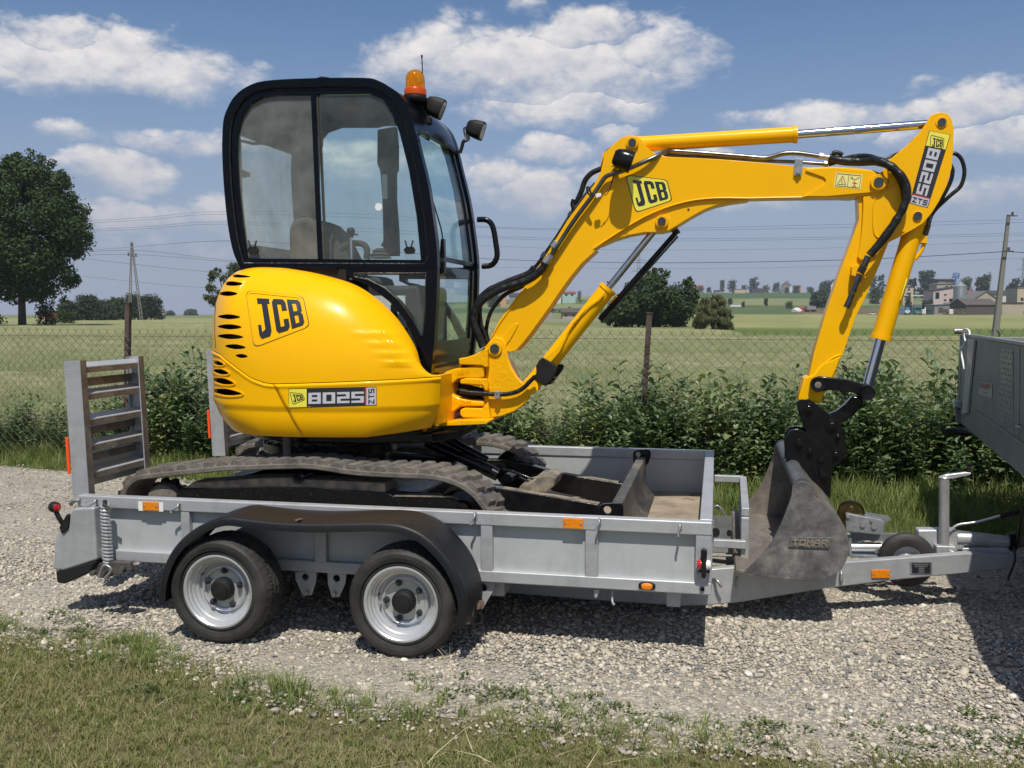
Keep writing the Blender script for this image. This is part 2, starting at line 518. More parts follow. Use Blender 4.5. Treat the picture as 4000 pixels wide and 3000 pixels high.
M['greasy'] = mat('oily_black_steel', (0.004, 0.004, 0.005), 0.18, coat=0.1, spec=.3, nscale=22, col2=(0.035, 0.030, 0.024), nlo=0.58, nhi=0.78, bump=0.35, bscale=35)
M['dusty_black'] = mat('dusty_black_steel', (0.006, 0.006, 0.007), 0.4, spec=.3, nscale=90, col2=(0.13, 0.105, 0.07), nlo=0.60, nhi=0.78, bump=0.2, bscale=70)
M['dark_fitting'] = layered('greasy_dark_steel', [(.36, (.035, .033, .032)), (.5, (.085, .078, .072)), (.62, (.14, .12, .105)), (.7, (.2, .12, .07))], rough=.45, rough2=.65, metal=.3, scale=12, bump=.2)
M['dust'] = mat('dusty_steel_top', (0.30, 0.25, 0.18), 0.8, nscale=14, col2=(0.10, 0.09, 0.07), bump=0.3, bscale=60)
M['hose'] = mat('hose_rubber', (0.006, 0.0065, 0.007), 0.36, spec=.35, nscale=30, col2=(0.018, 0.018, 0.017), bump=0.5, bscale=50)
M['rubber'] = mat('tyre_rubber', (0.022, 0.021, 0.02), 0.6, spec=.35, nscale=7, col2=(0.060, 0.057, 0.053), nlo=0.38, nhi=0.75, bump=0.15, bscale=90)
M['fender'] = mat('fender_plastic', (0.008, 0.0085, 0.010), 0.5, spec=.35, nscale=4, col2=(0.019, 0.0185, 0.018), nlo=0.42, nhi=0.75, bump=0.05, bscale=30)
M['track'] = mat('dusty_track_rubber', (0.165, 0.146, 0.122), 0.85, nscale=9, col2=(0.065, 0.060, 0.054), nlo=0.38, nhi=0.70, bump=0.5, bscale=55)
M['chrome'] = mat('chrome_rod', (0.62, 0.64, 0.70), 0.08, metal=1.0)
M['pin'] = mat('steel_pin', (0.07, 0.08, 0.085), 0.45, metal=0.5, nscale=20, col2=(0.045, 0.05, 0.05))
M['pipe'] = mat('steel_pipe', (0.19, 0.19, 0.185), 0.28, metal=0.9, nscale=12, col2=(0.10, 0.095, 0.085))
M['silver'] = layered('silver_painted_steel', [(0.30, (0.31, 0.32, 0.335)), (0.5, (0.405, 0.415, 0.425)), (0.68, (0.47, 0.475, 0.475))], rough=0.38, rough2=0.52, metal=0.3, grime=.5, scale=3, bump=0.08, bscale=120, stretch=(0.4, 1, 1.6))
M['panel'] = layered('galvanised_panel', [(0.35, (0.36, 0.385, 0.39)), (0.5, (0.42, 0.44, 0.44)), (0.65, (0.46, 0.48, 0.475))], rough=0.48, rough2=0.6, metal=0.15, grime=.35, scale=2, bump=0.05, bscale=160, stretch=(0.5, 1, 1))
M['rim'] = mat('silver_wheel_paint', (0.58, 0.585, 0.59), 0.34, metal=0.55, nscale=7, col2=(0.45, 0.44, 0.42), nlo=0.5, nhi=0.75)
M['zinc'] = layered('zinc_steel', [(0.35, (0.22, 0.23, 0.235)), (0.55, (0.36, 0.37, 0.37)), (0.7, (0.46, 0.47, 0.46))], rough=0.38, rough2=0.5, metal=0.6, scale=9, bump=0.1)
M['rust'] = layered('rusty_steel', [(0.36, (0.075, 0.055, 0.045)), (0.5, (0.14, 0.105, 0.085)), (0.60, (0.20, 0.095, 0.05)), (0.7, (0.26, 0.25, 0.24))], rough=0.7, scale=14, bump=0.3)
M['bucket'] = layered('worn_bucket_steel', [(0.36, (0.061, 0.060, 0.060)), (0.47, (0.107, 0.105, 0.103)), (0.56, (0.183, 0.174, 0.163)), (0.66, (0.305, 0.275, 0.231))], rough=0.42, rough2=0.68, metal=0.2, scale=5.5, bump=0.25, bscale=55)
M['bucket_in'] = layered('scoured_bucket_steel', [(0.33, (0.13, 0.11, 0.09)), (0.5, (0.22, 0.19, 0.16)), (0.66, (0.34, 0.315, 0.285))], rough=0.4, rough2=0.6, metal=0.45, scale=4, bump=0.2, stretch=(1, .35, 1))
M['deck'] = layered('dusty_plywood_deck', [(0.32, (0.13, 0.10, 0.075)), (0.48, (0.27, 0.215, 0.155)), (0.65, (0.36, 0.295, 0.22))], rough=0.9, scale=3.5, bump=0.3, bscale=90)
M['ramp_worn_shade'] = layered('worn_and_shade_ramp_steel', [(0.36, (0.13, 0.115, 0.10)), (0.5, (0.215, 0.19, 0.165)), (0.64, (0.33, 0.31, 0.29))], rough=0.45, rough2=0.6, metal=0.4, scale=6, bump=0.15)  # worn ramp steel; its darker tone also paints shade on the rung fronts
M['amber'] = mat('amber_reflector', (0.85, 0.27, 0.005), 0.22, coat=0.8, nscale=150, col2=(0.62, 0.16, 0.003))
M['red_lens'] = mat('red_lens', (0.45, 0.012, 0.02), 0.15, coat=1.0)
M['white_lens'] = mat('white_lens', (0.75, 0.75, 0.74), 0.15, coat=1.0)
M['orange_refl'] = mat('fluorescent_orange_reflector', (1.0, 0.10, 0.015), 0.35, nscale=300, col2=(0.95, 0.07, 0.01))
M['white_paint'] = mat('white_paint', (0.76, 0.76, 0.74), 0.5)
M['glass_side'] = glass('side_window_glass', (0.93, 0.98, 0.97), 0.06)
M['glass_back'] = glass('back_window_glass', (0.95, 0.97, 0.95), 0.16)
M['glass_front'] = glass('front_window_glass', (0.84, 0.95, 0.96), 0.05)
M['headliner'] = mat('cab_lining', (0.035, 0.036, 0.032), 0.9, nscale=6, col2=(0.055, 0.052, 0.044))
M['seat'] = mat('seat_fabric', (0.10, 0.085, 0.07), 0.95, nscale=20, col2=(0.06, 0.05, 0.043))
M['grey_plate'] = mat('aged_grey_sheet', (0.225, 0.24, 0.24), 0.5, metal=0.2, nscale=5, col2=(0.17, 0.185, 0.185), bump=0.08, bscale=90)
M['foam'] = mat('foam_grip', (0.01, 0.01, 0.01), 0.9)
# == terrain
def hillw(px):
 return float(np.interp(px, [-3000, 900, 1900, 2700, 6000], [0, 0, .64, 1, 1]))
def terr(px, Z):
 a = hillw(px)
 z = float(np.interp(Z, [0, 150, 350, 500, 700, 1000, 1150, 3000], [0, .1, 1.2, 5.8, 12.5, 23.3, 23.3, 10.0]))
 return z * a
def nz2(x, y, s, seed=0.0):
 return noise.noise(Vector((x * s + seed, y * s - seed, seed * .37)))
def build_ground():
 m = bpy.data.materials.new('ground_soil_and_fields'); m.use_nodes = True
 t = m.node_tree; N = NT(t); b = t.nodes['Principled BSDF']
 at = N.n('ShaderNodeAttribute', attribute_name='land')
 geo = N.n('ShaderNodeNewGeometry').outputs['Position']
 f1 = N.n('ShaderNodeTexNoise', {'Vector': geo, 'Scale': 9, 'Detail': 8, 'Roughness': 0.7}).outputs[0]
 f2 = N.n('ShaderNodeTexNoise', {'Vector': N.n('ShaderNodeVectorMath', {0: geo, 1: (.05, .012, 1)}, operation='MULTIPLY').outputs[0], 'Scale': 1.0, 'Detail': 6, 'Roughness': 0.65}).outputs[0]
 g = N.m('ADD', N.m('MULTIPLY', f1, .5), N.m('MULTIPLY', f2, 1.1))
 v = N.n('ShaderNodeMapRange', {'Value': g, 'From Min': 0.4, 'From Max': 1.2, 'To Min': 0.6, 'To Max': 1.4}).outputs[0]
 c = N.n('ShaderNodeVectorMath', {0: at.outputs['Color'], 3: v}, operation='SCALE').outputs[0]
 t.links.new(c, b.inputs['Base Color'])
 b.inputs['Roughness'].default_value = 0.95
 b.inputs['Specular IOR Level'].default_value = 0.1
 bp = N.n('ShaderNodeBump', {'Strength': 0.5, 'Distance': 0.02, 'Height': f1})
 t.links.new(bp.outputs[0], b.inputs['Normal'])
 rs = [0.01, 1, 2, 2.6, 3.0, 3.4, 3.8, 4.2, 4.6, 5, 5.5, 6, 6.5, 7, 7.5, 8, 8.6, 9.2, 10, 12, 15, 20, 27, 35, 45, 60, 75, 92, 110, 140, 175, 215, 260, 305, 350]
 rs += list(np.linspace(365, 1150, 60)) + [1220, 1300, 1400, 1500]
 azs = list(np.radians(np.linspace(-38, 38, 230))) + list(np.radians(np.linspace(40, 320, 60)))
 fw = Vector((-math.sin(PSI), math.cos(PSI), 0))
 V, C = [], []
 for r in rs:
  for a in azs:
   d = fw * math.cos(a) + RT * math.sin(a)
   p = d * r
   aa = a if a < math.pi else a - 2 * math.pi
   px = 2000 + FOC * math.tan(max(-1.2, min(1.2, aa))) if abs(aa) < 1.3 else (-6000 if aa < 0 else 6000)
   Z = r * max(0.2, math.cos(aa)) if abs(aa) < 1.3 else r
   p = Vector((p.x, p.y, terr(px, Z)))
   V.append(p)
   hw = hillw(px)
   if r < 30:
    e = nz2(p.x, p.y, 1.1)
    if p.y < 5.5: col = (0.115, 0.10, 0.055) if e < .15 else (0.15, 0.125, 0.08)
    else: col = (0.075, 0.085, 0.035)
   elif Z < 350:
    if px > 2850:
     col = (0.10, 0.135, 0.038) if Z < 92 else (0.22, 0.23, 0.095)
    else:
     col = (0.17, 0.185, 0.08)
    if hw < .3 and Z > 160: col = (0.22, 0.23, 0.10)
   elif hw > .3:
    yy = 1225 - (p.z - 1.5) / Z * 3800
    w = 4 * nz2(p.x, p.y, .01)
    if Z < 430 and yy > 1196: col = (0.075, 0.105, 0.042) if (px < 3100 or px > 3600) else (0.13, 0.10, 0.06)
    elif yy > 1192 + w * .3: col = (0.085, 0.115, 0.045)
    elif yy > 1166 + w * .3: col = (0.17, 0.19, 0.085)
    elif yy > 1145: col = (0.06, 0.10, 0.04)
    else: col = (0.20, 0.21, 0.075)
    if px < 2500:
     k = int((1256 - yy) / 17)
     col = [(0.07, 0.10, 0.04), (0.16, 0.18, 0.08), (0.06, 0.095, 0.04), (0.18, 0.20, 0.09), (0.08, 0.12, 0.045), (0.2, 0.205, 0.09)][k % 6]
   else:
    col = (0.20, 0.21, 0.10) if int(Z / 160) % 2 else (0.12, 0.15, 0.07)
   C.append((*col, 1))
 n = len(azs)
 F = []
 for i in range(len(rs) - 1):
  for k in range(n):
   F.append((i * n + k, (i + 1) * n + k, (i + 1) * n + (k + 1) % n, i * n + (k + 1) % n))
 F.append(tuple(range(n)))
 me = bpy.data.meshes.new('ground'); me.from_pydata(V, [], F); me.materials.append(m)
 ca = me.color_attributes.new('land', 'FLOAT_COLOR', 'POINT')
 ca.data.foreach_set('color', np.array(C, dtype=np.float32).ravel())
 bm = bmesh.new(); bm.from_mesh(me); bmesh.ops.recalc_face_normals(bm, faces=bm.faces)
 if sum(f.normal.z for f in bm.faces) < 0: bmesh.ops.reverse_faces(bm, faces=bm.faces)
 bm.to_mesh(me); bm.free(); me.shade_smooth()
 link_mesh('ground', me, kind='structure', label='grassy ground with the fields and the low hill behind')
build_ground()
LX, LY = [-9, -3.86, -3.37, -2.48, -1.85, -1.34, -.35, .37, 1.05, 3, 9], [4.5, 4.04, 3.97, 3.86, 3.62, 3.46, 3.45, 3.43, 3.47, 3.5, 3.5]
# lawn edge (near) and verge edge (far) of the gravel yard
def y_lawn(x):
 return float(np.interp(x, LX, LY))
def y_verge(x):
 return 7.10 - .167 * x
def build_gravel():
 m = bpy.data.materials.new('gravel_bed'); m.use_nodes = True
 t = m.node_tree; N = NT(t); b = t.nodes['Principled BSDF']
 geo = N.n('ShaderNodeNewGeometry').outputs['Position']
 vo = N.n('ShaderNodeTexVoronoi', {'Vector': geo, 'Scale': 62, 'Randomness': 1.0})
 vb = N.n('ShaderNodeTexVoronoi', {'Vector': geo, 'Scale': 120, 'Randomness': 1.0})
 hsv = N.n('ShaderNodeSeparateColor', {0: vo.outputs['Color']}).outputs[0]
 c = N.ramp(hsv, [(0.0, (0.189, 0.177, 0.158)), (0.3, (0.303, 0.275, 0.228)), (0.55, (0.397, 0.353, 0.276)), (0.8, (0.492, 0.442, 0.363)), (1.0, (0.274, 0.261, 0.240))])
 n1 = N.n('ShaderNodeTexNoise', {'Vector': geo, 'Scale': 1.6, 'Detail': 7, 'Roughness': .6}).outputs[0]
 sand = N.n('ShaderNodeMapRange', {'Value': n1, 'From Min': .42, 'From Max': .62}).outputs[0]
 c = N.mix(N.m('MULTIPLY', sand, .7), c, (0.31, 0.278, 0.22))
 t.links.new(c, b.inputs['Base Color'])
 b.inputs['Roughness'].default_value = 0.92
 b.inputs['Specular IOR Level'].default_value = 0.2
 h = N.m('ADD', N.m('MULTIPLY', N.m('SUBTRACT', 1, vo.outputs['Distance']), 1.0), N.m('MULTIPLY', N.m('SUBTRACT', 1, vb.outputs['Distance']), .4))
 bp = N.n('ShaderNodeBump', {'Strength': 0.9, 'Distance': 0.012, 'Height': h})
 t.links.new(bp.outputs[0], b.inputs['Normal'])
 xs = np.linspace(-12, 12, 220); V = []; F = []
 K = 22
 for x in xs:
  a = y_lawn(x) - .12 + .18 * nz2(x, 0, 2.3, 5) + .08 * nz2(x, 0, 9, 2)
  c_ = y_verge(x) + .12 * nz2(x, 3, 2.0, 8) + .06 * nz2(x, 0, 11, 2)
  for k in range(K + 1):
   y = a + (c_ - a) * k / K
   edge = min(1, min(y - a, c_ - y) / .15)
   V.append((x, y, .004 + edge * (.006 + .008 * nz2(x, y, 1.3, 3))))
 for i in range(len(xs) - 1):
  for k in range(K):
   q = i * (K + 1) + k
   F.append((q, q + K + 1, q + K + 2, q + 1))
 me = bpy.data.meshes.new('gravel_yard'); me.from_pydata(V, [], F); me.materials.append(m); me.shade_smooth()
 link_mesh('gravel_yard', me, kind='structure', label='pale river gravel yard under the trailers')
build_gravel()
# == scatter (geometry nodes)
def proto_collection(name, meshes):
 c = bpy.data.collections.new(name)
 for i, me in enumerate(meshes):
  o = bpy.data.objects.new('%s_%02d' % (name, i), me)
  c.objects.link(o)
 return c
def scatter(name, pts, rot, scl, idx, coll, **kw):
 n = len(pts)
 me = bpy.data.meshes.new(name)
 me.vertices.add(n)
 me.vertices.foreach_set('co', np.asarray(pts, dtype=np.float32).ravel())
 for an, ty, arr in (('rot', 'FLOAT_VECTOR', rot), ('scl', 'FLOAT_VECTOR', scl), ('idx', 'INT', idx)):
  a = me.attributes.new(an, ty, 'POINT')
  a.data.foreach_set('vector' if ty == 'FLOAT_VECTOR' else 'value', np.asarray(arr, dtype=np.float32 if ty != 'INT' else np.int32).ravel())
 me.update()
 g = bpy.data.node_groups.new(name, 'GeometryNodeTree')
 g.interface.new_socket('Geometry', in_out='INPUT', socket_type='NodeSocketGeometry')
 g.interface.new_socket('Geometry', in_out='OUTPUT', socket_type='NodeSocketGeometry')
 N = NT(g)
 gi = N.n('NodeGroupInput'); go = N.n('NodeGroupOutput')
 ci = N.n('GeometryNodeCollectionInfo', {'Collection': coll, 'Separate Children': True, 'Reset Children': True})
 def na(nm, ty):
  nd = N.n('GeometryNodeInputNamedAttribute', data_type=ty); nd.inputs[0].default_value = nm
  return nd.outputs[0]
 ip = N.n('GeometryNodeInstanceOnPoints')
 ip.inputs['Pick Instance'].default_value = True
 L = g.links
 L.new(gi.outputs[0], ip.inputs['Points'])
 L.new(ci.outputs[0], ip.inputs['Instance'])
 L.new(na('idx', 'INT'), ip.inputs['Instance Index'])
 L.new(na('rot', 'FLOAT_VECTOR'), ip.inputs['Rotation'])
 L.new(na('scl', 'FLOAT_VECTOR'), ip.inputs['Scale'])
 L.new(ip.outputs[0], go.inputs[0])
 o = link_mesh(name, me, **kw)
 o['kind'] = 'stuff'
 md = o.modifiers.new('scatter', 'NODES'); md.node_group = g
 return o
def rand_colour(name, stops, rough=.8, spec=.3, trans=0.0, pos=None, pos_scale=1.0, pos_col=None, bump=0):
 """colour by instance, with patches over the ground"""
 m = bpy.data.materials.new(name); m.use_nodes = True
 t = m.node_tree; N = NT(t); b = t.nodes['Principled BSDF']
 r = N.n('ShaderNodeObjectInfo').outputs['Random']
 c = N.ramp(r, stops)
 if pos_col:
  geo = N.n('ShaderNodeNewGeometry').outputs['Position']
  nz = N.n('ShaderNodeTexNoise', {'Vector': geo, 'Scale': pos_scale, 'Detail': 5, 'Roughness': .6}).outputs[0]
  f = N.n('ShaderNodeMapRange', {'Value': nz, 'From Min': .42, 'From Max': .60}).outputs[0]
  c = N.mix(f, c, pos_col, 'MIX')
 t.links.new(c, b.inputs['Base Color'])
 b.inputs['Roughness'].default_value = rough
 b.inputs['Specular IOR Level'].default_value = spec
 if trans:
  tl = N.n('ShaderNodeBsdfTranslucent')
  cc = N.n('ShaderNodeVectorMath', {0: c, 1: (1.1, 1.35, .6)}, operation='MULTIPLY').outputs[0]
  t.links.new(cc, tl.inputs[0])
  mx = N.n('ShaderNodeMixShader', {0: trans, 1: b.outputs[0], 2: tl.outputs[0]})
  t.links.new(mx.outputs[0], t.nodes['Material Output'].inputs[0])
 return m
def stone_mesh(seed, mt):
 bm = bmesh.new(); bmesh.ops.create_icosphere(bm, subdivisions=1 if seed % 2 else 2, radius=1)
 rr = random.Random(seed)
 fx, fy, fz = rr.uniform(.8, 1.25), rr.uniform(.7, 1.0), rr.uniform(.42, .7)
 for v in bm.verts:
  k = 1 + .35 * noise.noise(v.co * 1.3 + Vector((seed * 3.1, 0, 0)))
  v.co = Vector((v.co.x * fx * k, v.co.y * fy * k, v.co.z * fz * k))
 me = bpy.data.meshes.new('stone'); bm.to_mesh(me); bm.free(); me.materials.append(mt); me.shade_smooth()
 return me
MS = rand_colour('river_stones', [(0.0, (0.152, 0.149, 0.145)), (.18, (0.237, 0.223, 0.199)), (.38, (0.350, 0.317, 0.254)), (.6, (0.436, 0.381, 0.295)), (.8, (0.549, 0.488, 0.394)), (.93, (0.360, 0.326, 0.282)), (1.0, (0.662, 0.624, 0.553))], rough=.8, spec=.3)
def in_yard(x, y):
 return y > y_lawn(x) - .05 and y < y_verge(x)
def gravel_stones():
 coll = proto_collection('stone_shapes', [stone_mesh(i, MS) for i in range(8)])
 zones = [((-6, 3.2), (3.2, 5.6), 115000), ((-8.5, 4.2), (2.0, 8.6), 52000), ((-4.5, 3.0), (4.0, 5.0), 8000)]
 P_, S_ = [], []
 for zi, ((xa, xb), (ya, yb), n) in enumerate(zones):
  x = rng.uniform(xa, xb, n) ; y = rng.uniform(ya, yb, n)
  yl = np.interp(x, LX, LY)
  fade = np.clip((y - yl + .28) / .40, 0, 1)
  keep = (rng.random(n) < fade) & (y < 7.10 - .167 * x + .1)
  if zi == 1: keep &= (y > 5.6) | (x < -6)
  # thinner, sandier patches
  pn = np.array([nz2(a, b, 1.5, 11) for a, b in zip(x, y)])
  keep &= rng.random(n) < np.where(pn > .22, .35, 1.0)
  x, y = x[keep], y[keep]
  s = np.exp(rng.normal(math.log(.0058), .42, len(x)))
  s = np.clip(s, .0035, .018)
  if zi == 2: s = s * 1.25
  P_.append(np.stack([x, y, .011 + s * .22], 1)); S_.append(s)
 p = np.concatenate(P_); s = np.concatenate(S_); n = len(p)
 rot = np.stack([rng.uniform(-.5, .5, n), rng.uniform(-.5, .5, n), rng.uniform(0, 6.28, n)], 1)
 scatter('gravel_stones', p, rot, np.stack([s, s, s], 1), rng.integers(0, 8, n), coll, label='loose pale river stones on the yard')
gravel_stones()
# grass, wheat, weeds
def blade(v, f, base, ang, h, w, lean, seg=3, curl=.5):
 d = Vector((math.cos(ang), math.sin(ang), 0)); s = Vector((-d.y, d.x, 0))
 n0 = len(v)
 for i in range(seg + 1):
  t = i / seg
  c = Vector(base) + Vector((0, 0, h * (t - .25 * curl * lean * t * t))) + d * (lean * h * t ** (1 + curl))
  ww = w * (1 - t ** 1.6) * .5
  if i == seg: v.append(c)
  else: v.extend([c - s * ww, c + s * ww])
 for i in range(seg - 1):
  a = n0 + 2 * i
  f.append((a, a + 1, a + 3, a + 2))
 a = n0 + 2 * (seg - 1)
 f.append((a, a + 1, a + 2))
def tuft_mesh(seed, mt, n, h, w, spread, lean=(.1, .8), seg=2):
 rr = random.Random(seed); v, f = [], []
 for i in range(n):
  a = rr.uniform(0, 6.28); r = spread * math.sqrt(rr.random()); b = rr.uniform(0, 6.28)
  blade(v, f, (r * math.cos(b), r * math.sin(b), 0), a, h * rr.uniform(.5, 1.1), w * rr.uniform(.7, 1.3), rr.uniform(*lean), seg)
 me = bpy.data.meshes.new('tuft'); me.from_pydata(v, [], f); me.materials.append(mt)
 return me
def leafq(v, f, c, d, nrm, L, W, fold=.25):
 """one leaf: six points, folded along its rib"""
 d = d.normalized(); s = d.cross(nrm).normalized(); u = s.cross(d)
 n0 = len(v)
 v.extend([c, c + d * L * .35 + s * W * .5 + u * W * fold, c + d * L * .75 + s * W * .38 + u * W * fold * .6, c + d * L - u * L * .12,
              c + d * L * .75 - s * W * .38 + u * W * fold * .6, c + d * L * .35 - s * W * .5 + u * W * fold, c + d * L * .5])
 f.extend([(n0, n0 + 1, n0 + 6), (n0 + 1, n0 + 2, n0 + 6), (n0 + 2, n0 + 3, n0 + 6), (n0 + 3, n0 + 4, n0 + 6), (n0 + 4, n0 + 5, n0 + 6), (n0 + 5, n0, n0 + 6)])
def weed_mesh(seed, mt, h=1.0, leaves=60, L=.085, branches=5):
 rr = random.Random(seed); v, f = [], []
 for b in range(branches):
  ang = rr.uniform(0, 6.28); ln = rr.uniform(.05, .28); hh = h * rr.uniform(.72, 1.0)
  pts = [Vector((.05 * math.cos(ang) * b * .3, .05 * math.sin(ang) * b * .3, 0))]
  for i in range(1, 6):
   t = i / 5
   pts.append(Vector((math.cos(ang) * ln * t ** 1.3 + rr.uniform(-.015, .015), math.sin(ang) * ln * t ** 1.3 + rr.uniform(-.015, .015), hh * t)))
  tv, tf = tube_vf(pts, lambda t: .006 * (1 - .8 * t), 3, 1)
  n0 = len(v); v += tv; f += [tuple(i + n0 for i in q) for q in tf[:-2]]
  k = leaves // branches
  for i in range(k):
   t = .12 + .88 * (i / k) ** .8
   x = t * 5; j = min(4, int(x)); c = pts[j].lerp(pts[j + 1], x - j)
   a = i * 2.4 + rr.uniform(-.4, .4)
   up = rr.uniform(-.15, .75) + .5 * (t > .9)
   d = Vector((math.cos(a), math.sin(a), up))
   sz = L * rr.uniform(.55, 1.25) * (1.12 - .38 * t)
   nrm = Vector((rr.uniform(-.4, .4), rr.uniform(-.4, .4), 1))
   leafq(v, f, c + d * .015, d, nrm, sz * 1.25, sz * .62)
 me = bpy.data.meshes.new('weed'); me.from_pydata(v, [], f); me.materials.append(mt); me.shade_smooth()
 return me
MG_LAWN = rand_colour('lawn_blades', [(0, (0.11, 0.15, 0.036)), (.4, (0.17, 0.205, 0.055)), (.66, (0.23, 0.23, 0.085)), (.85, (0.34, 0.29, 0.155)), (1, (0.46, 0.39, 0.24))], rough=.7, trans=.25, pos_col=(0.24, 0.225, 0.10), pos_scale=4.0)
MG_GREEN = rand_colour('green_blades', [(0, (0.10, 0.145, 0.036)), (.5, (0.17, 0.22, 0.06)), (.85, (0.27, 0.29, 0.10)), (1, (0.26, 0.24, 0.11))], rough=.6, trans=.3)
MG_WHEAT = rand_colour('wheat_blades', [(0, (0.19, 0.21, 0.10)), (.4, (0.29, 0.29, 0.155)), (.8, (0.40, 0.375, 0.225)), (1, (0.50, 0.46, 0.31))], rough=.65, trans=.2, pos_col=(0.19, 0.225, 0.105), pos_scale=.8)
MG_WEED = rand_colour('weed_leaves', [(0, (0.068, 0.112, 0.049)), (.4, (0.107, 0.163, 0.070)), (.8, (0.162, 0.214, 0.096)), (1, (0.259, 0.280, 0.131))], rough=.45, spec=.5, trans=.25)
MG_HERB = rand_colour('herb_leaves', [(0, (0.06, 0.095, 0.028)), (.6, (0.095, 0.13, 0.042)), (1, (0.14, 0.155, 0.06))], rough=.55, trans=.2)
def put(name, coll, nproto, x, y, s, z=0.0, tilt=.15, label=None, sz=None):
 n = len(x)
 zz = np.full(n, z) if np.isscalar(z) else z
 rot = np.stack([rng.uniform(-tilt, tilt, n), rng.uniform(-tilt, tilt, n), rng.uniform(0, 6.28, n)], 1)
 sc = np.stack([s, s, s if sz is None else sz], 1)
 return scatter(name, np.stack([x, y, zz], 1), rot, sc, rng.integers(0, nproto, n), coll, label=label)
def lawn():
 c = proto_collection('lawn_tufts', [tuft_mesh(i, MG_LAWN, 8, .031, .0030, .016, (.2, 1.6)) for i in range(6)])
 n = 80000
 x = rng.uniform(-6, 3.2, n); y = rng.uniform(2.3, 4.6, n)
 yl = np.interp(x, LX, LY)
 d = yl - y
 pn = np.array([nz2(a, b, 2.6, 21) for a, b in zip(x, y)])
 # full lawn, then patches that run out into the gravel
 keep = rng.random(n) < np.clip((d + .04 + .26 * pn) / .25, 0, 1)
 x, y, pn = x[keep], y[keep], pn[keep]
 s = rng.uniform(.55, 1.25, len(x)) * (1 + .5 * np.clip(pn, 0, 1))
 put('lawn_grass', c, 6, x, y, s, 0.0, .3, 'short half dry lawn grass at the edge of the gravel')
 # taller bright tufts along the edge
 c2_ = proto_collection('edge_tufts', [tuft_mesh(40 + i, MG_GREEN, 12, .10, .0042, .03, (.2, 1.1), 3) for i in range(5)])
 n = 1700
 x = rng.uniform(-6, 3.2, n)
 yl = np.interp(x, LX, LY)
 y = yl + rng.normal(-.05, .10, n)
 pn = np.array([nz2(a, b, 1.9, 33) for a, b in zip(x, y)])
 k = pn > -.02
 left = x < -3.2
 k |= left & (rng.random(n) < .5)
 k &= (x < -1.6) | (rng.random(n) < .45)
 x, y = x[k], y[k]
 put('edge_grass', c2_, 5, x, y, rng.uniform(.4, 1.1, len(x)), 0, .2, 'green grass tufts where the lawn meets the gravel')
 # low leafy weeds
 hm = []
 for i in range(4):
  rr = random.Random(90 + i); v, f = [], []
  for k in range(26):
   a = rr.uniform(0, 6.28); r = .05 * math.sqrt(rr.random())
   leafq(v, f, Vector((r * math.cos(a), r * math.sin(a), rr.uniform(.0, .03))), Vector((math.cos(a), math.sin(a), rr.uniform(.1, 1.0))), Vector((0, 0, 1)), rr.uniform(.018, .042), rr.uniform(.010, .018))
  me = bpy.data.meshes.new('herb'); me.from_pydata(v, [], f); me.materials.append(MG_HERB); hm.append(me)
 c3_ = proto_collection('low_weeds', hm)
 spots = [(-.62, 3.62, .14, 40), (-.95, 3.60, .10, 26), (-.30, 3.55, .10, 26), (.20, 3.50, .14, 34), (.75, 3.55, .14, 36), (1.15, 3.5, .12, 30), (-2.9, 3.92, .12, 26), (-1.75, 3.35, .10, 18), (-2.55, 3.65, .12, 20), (-3.2, 4.12, .10, 14), (-2.2, 3.4, .10, 18), (-1.2, 3.72, .06, 10), (-3.6, 3.8, .14, 22), (.9, 3.8, .05, 8)]
 X, Y = [], []
 for (a, b, r, k) in spots:
  X += list(rng.normal(a, r * 1.0, k)); Y += list(rng.normal(b, r * .5, k))
 put('low_weeds', c3_, 4, np.array(X), np.array(Y), rng.uniform(.6, 1.3, len(X)) * .5, 0.0, .2, 'low leafy weeds creeping over the gravel edge')
 # dry straws
 ms = mat('dry_straw', (0.50, 0.42, 0.26), .8)
 c4_ = proto_collection('straws', [tuft_mesh(70 + i, ms, 2, .11, .0028, .03, (.8, 2.2), 3) for i in range(3)])
 n = 260
 x = rng.uniform(-5, 3, n); y = rng.uniform(2.8, 4.0, n)
 put('dry_straws', c4_, 3, x, y, rng.uniform(.4, 1.0, n), 0.01, .6, 'dry straws lying in the lawn')
lawn()
def verge():
 c = proto_collection('verge_tufts', [tuft_mesh(140 + i, MG_GREEN, 16, .30, .009, .07, (.15, .9), 3) for i in range(5)])
 n = 24000
 x = rng.uniform(-10, 5, n); y = rng.uniform(6.0, 9.3, n)
 yv = 7.10 - .167 * x
 d = y - yv
 k = rng.random(n) < np.clip((d + .12) / .3, 0, 1)
 x, y, d = x[k], y[k], d[k]
 s = rng.uniform(.35, 1.0, len(x)) * np.clip(.45 + d * .9, .45, 1.35) * np.where(x > -.3, .72, 1.0)
 put('verge_grass', c, 5, x, y, s, 0, .15, 'bright long grass on the verge between gravel and fence')
 # thinner sprouts in the gravel
 n = 160
 x = rng.uniform(-7, 4, n); y = 7.10 - .167 * x - np.abs(rng.normal(0, .35, n))
 put('gravel_sprouts', c, 5, x, y, rng.uniform(.12, .3, n), 0, .15, 'small grass sprouts at the back of the gravel')
verge()
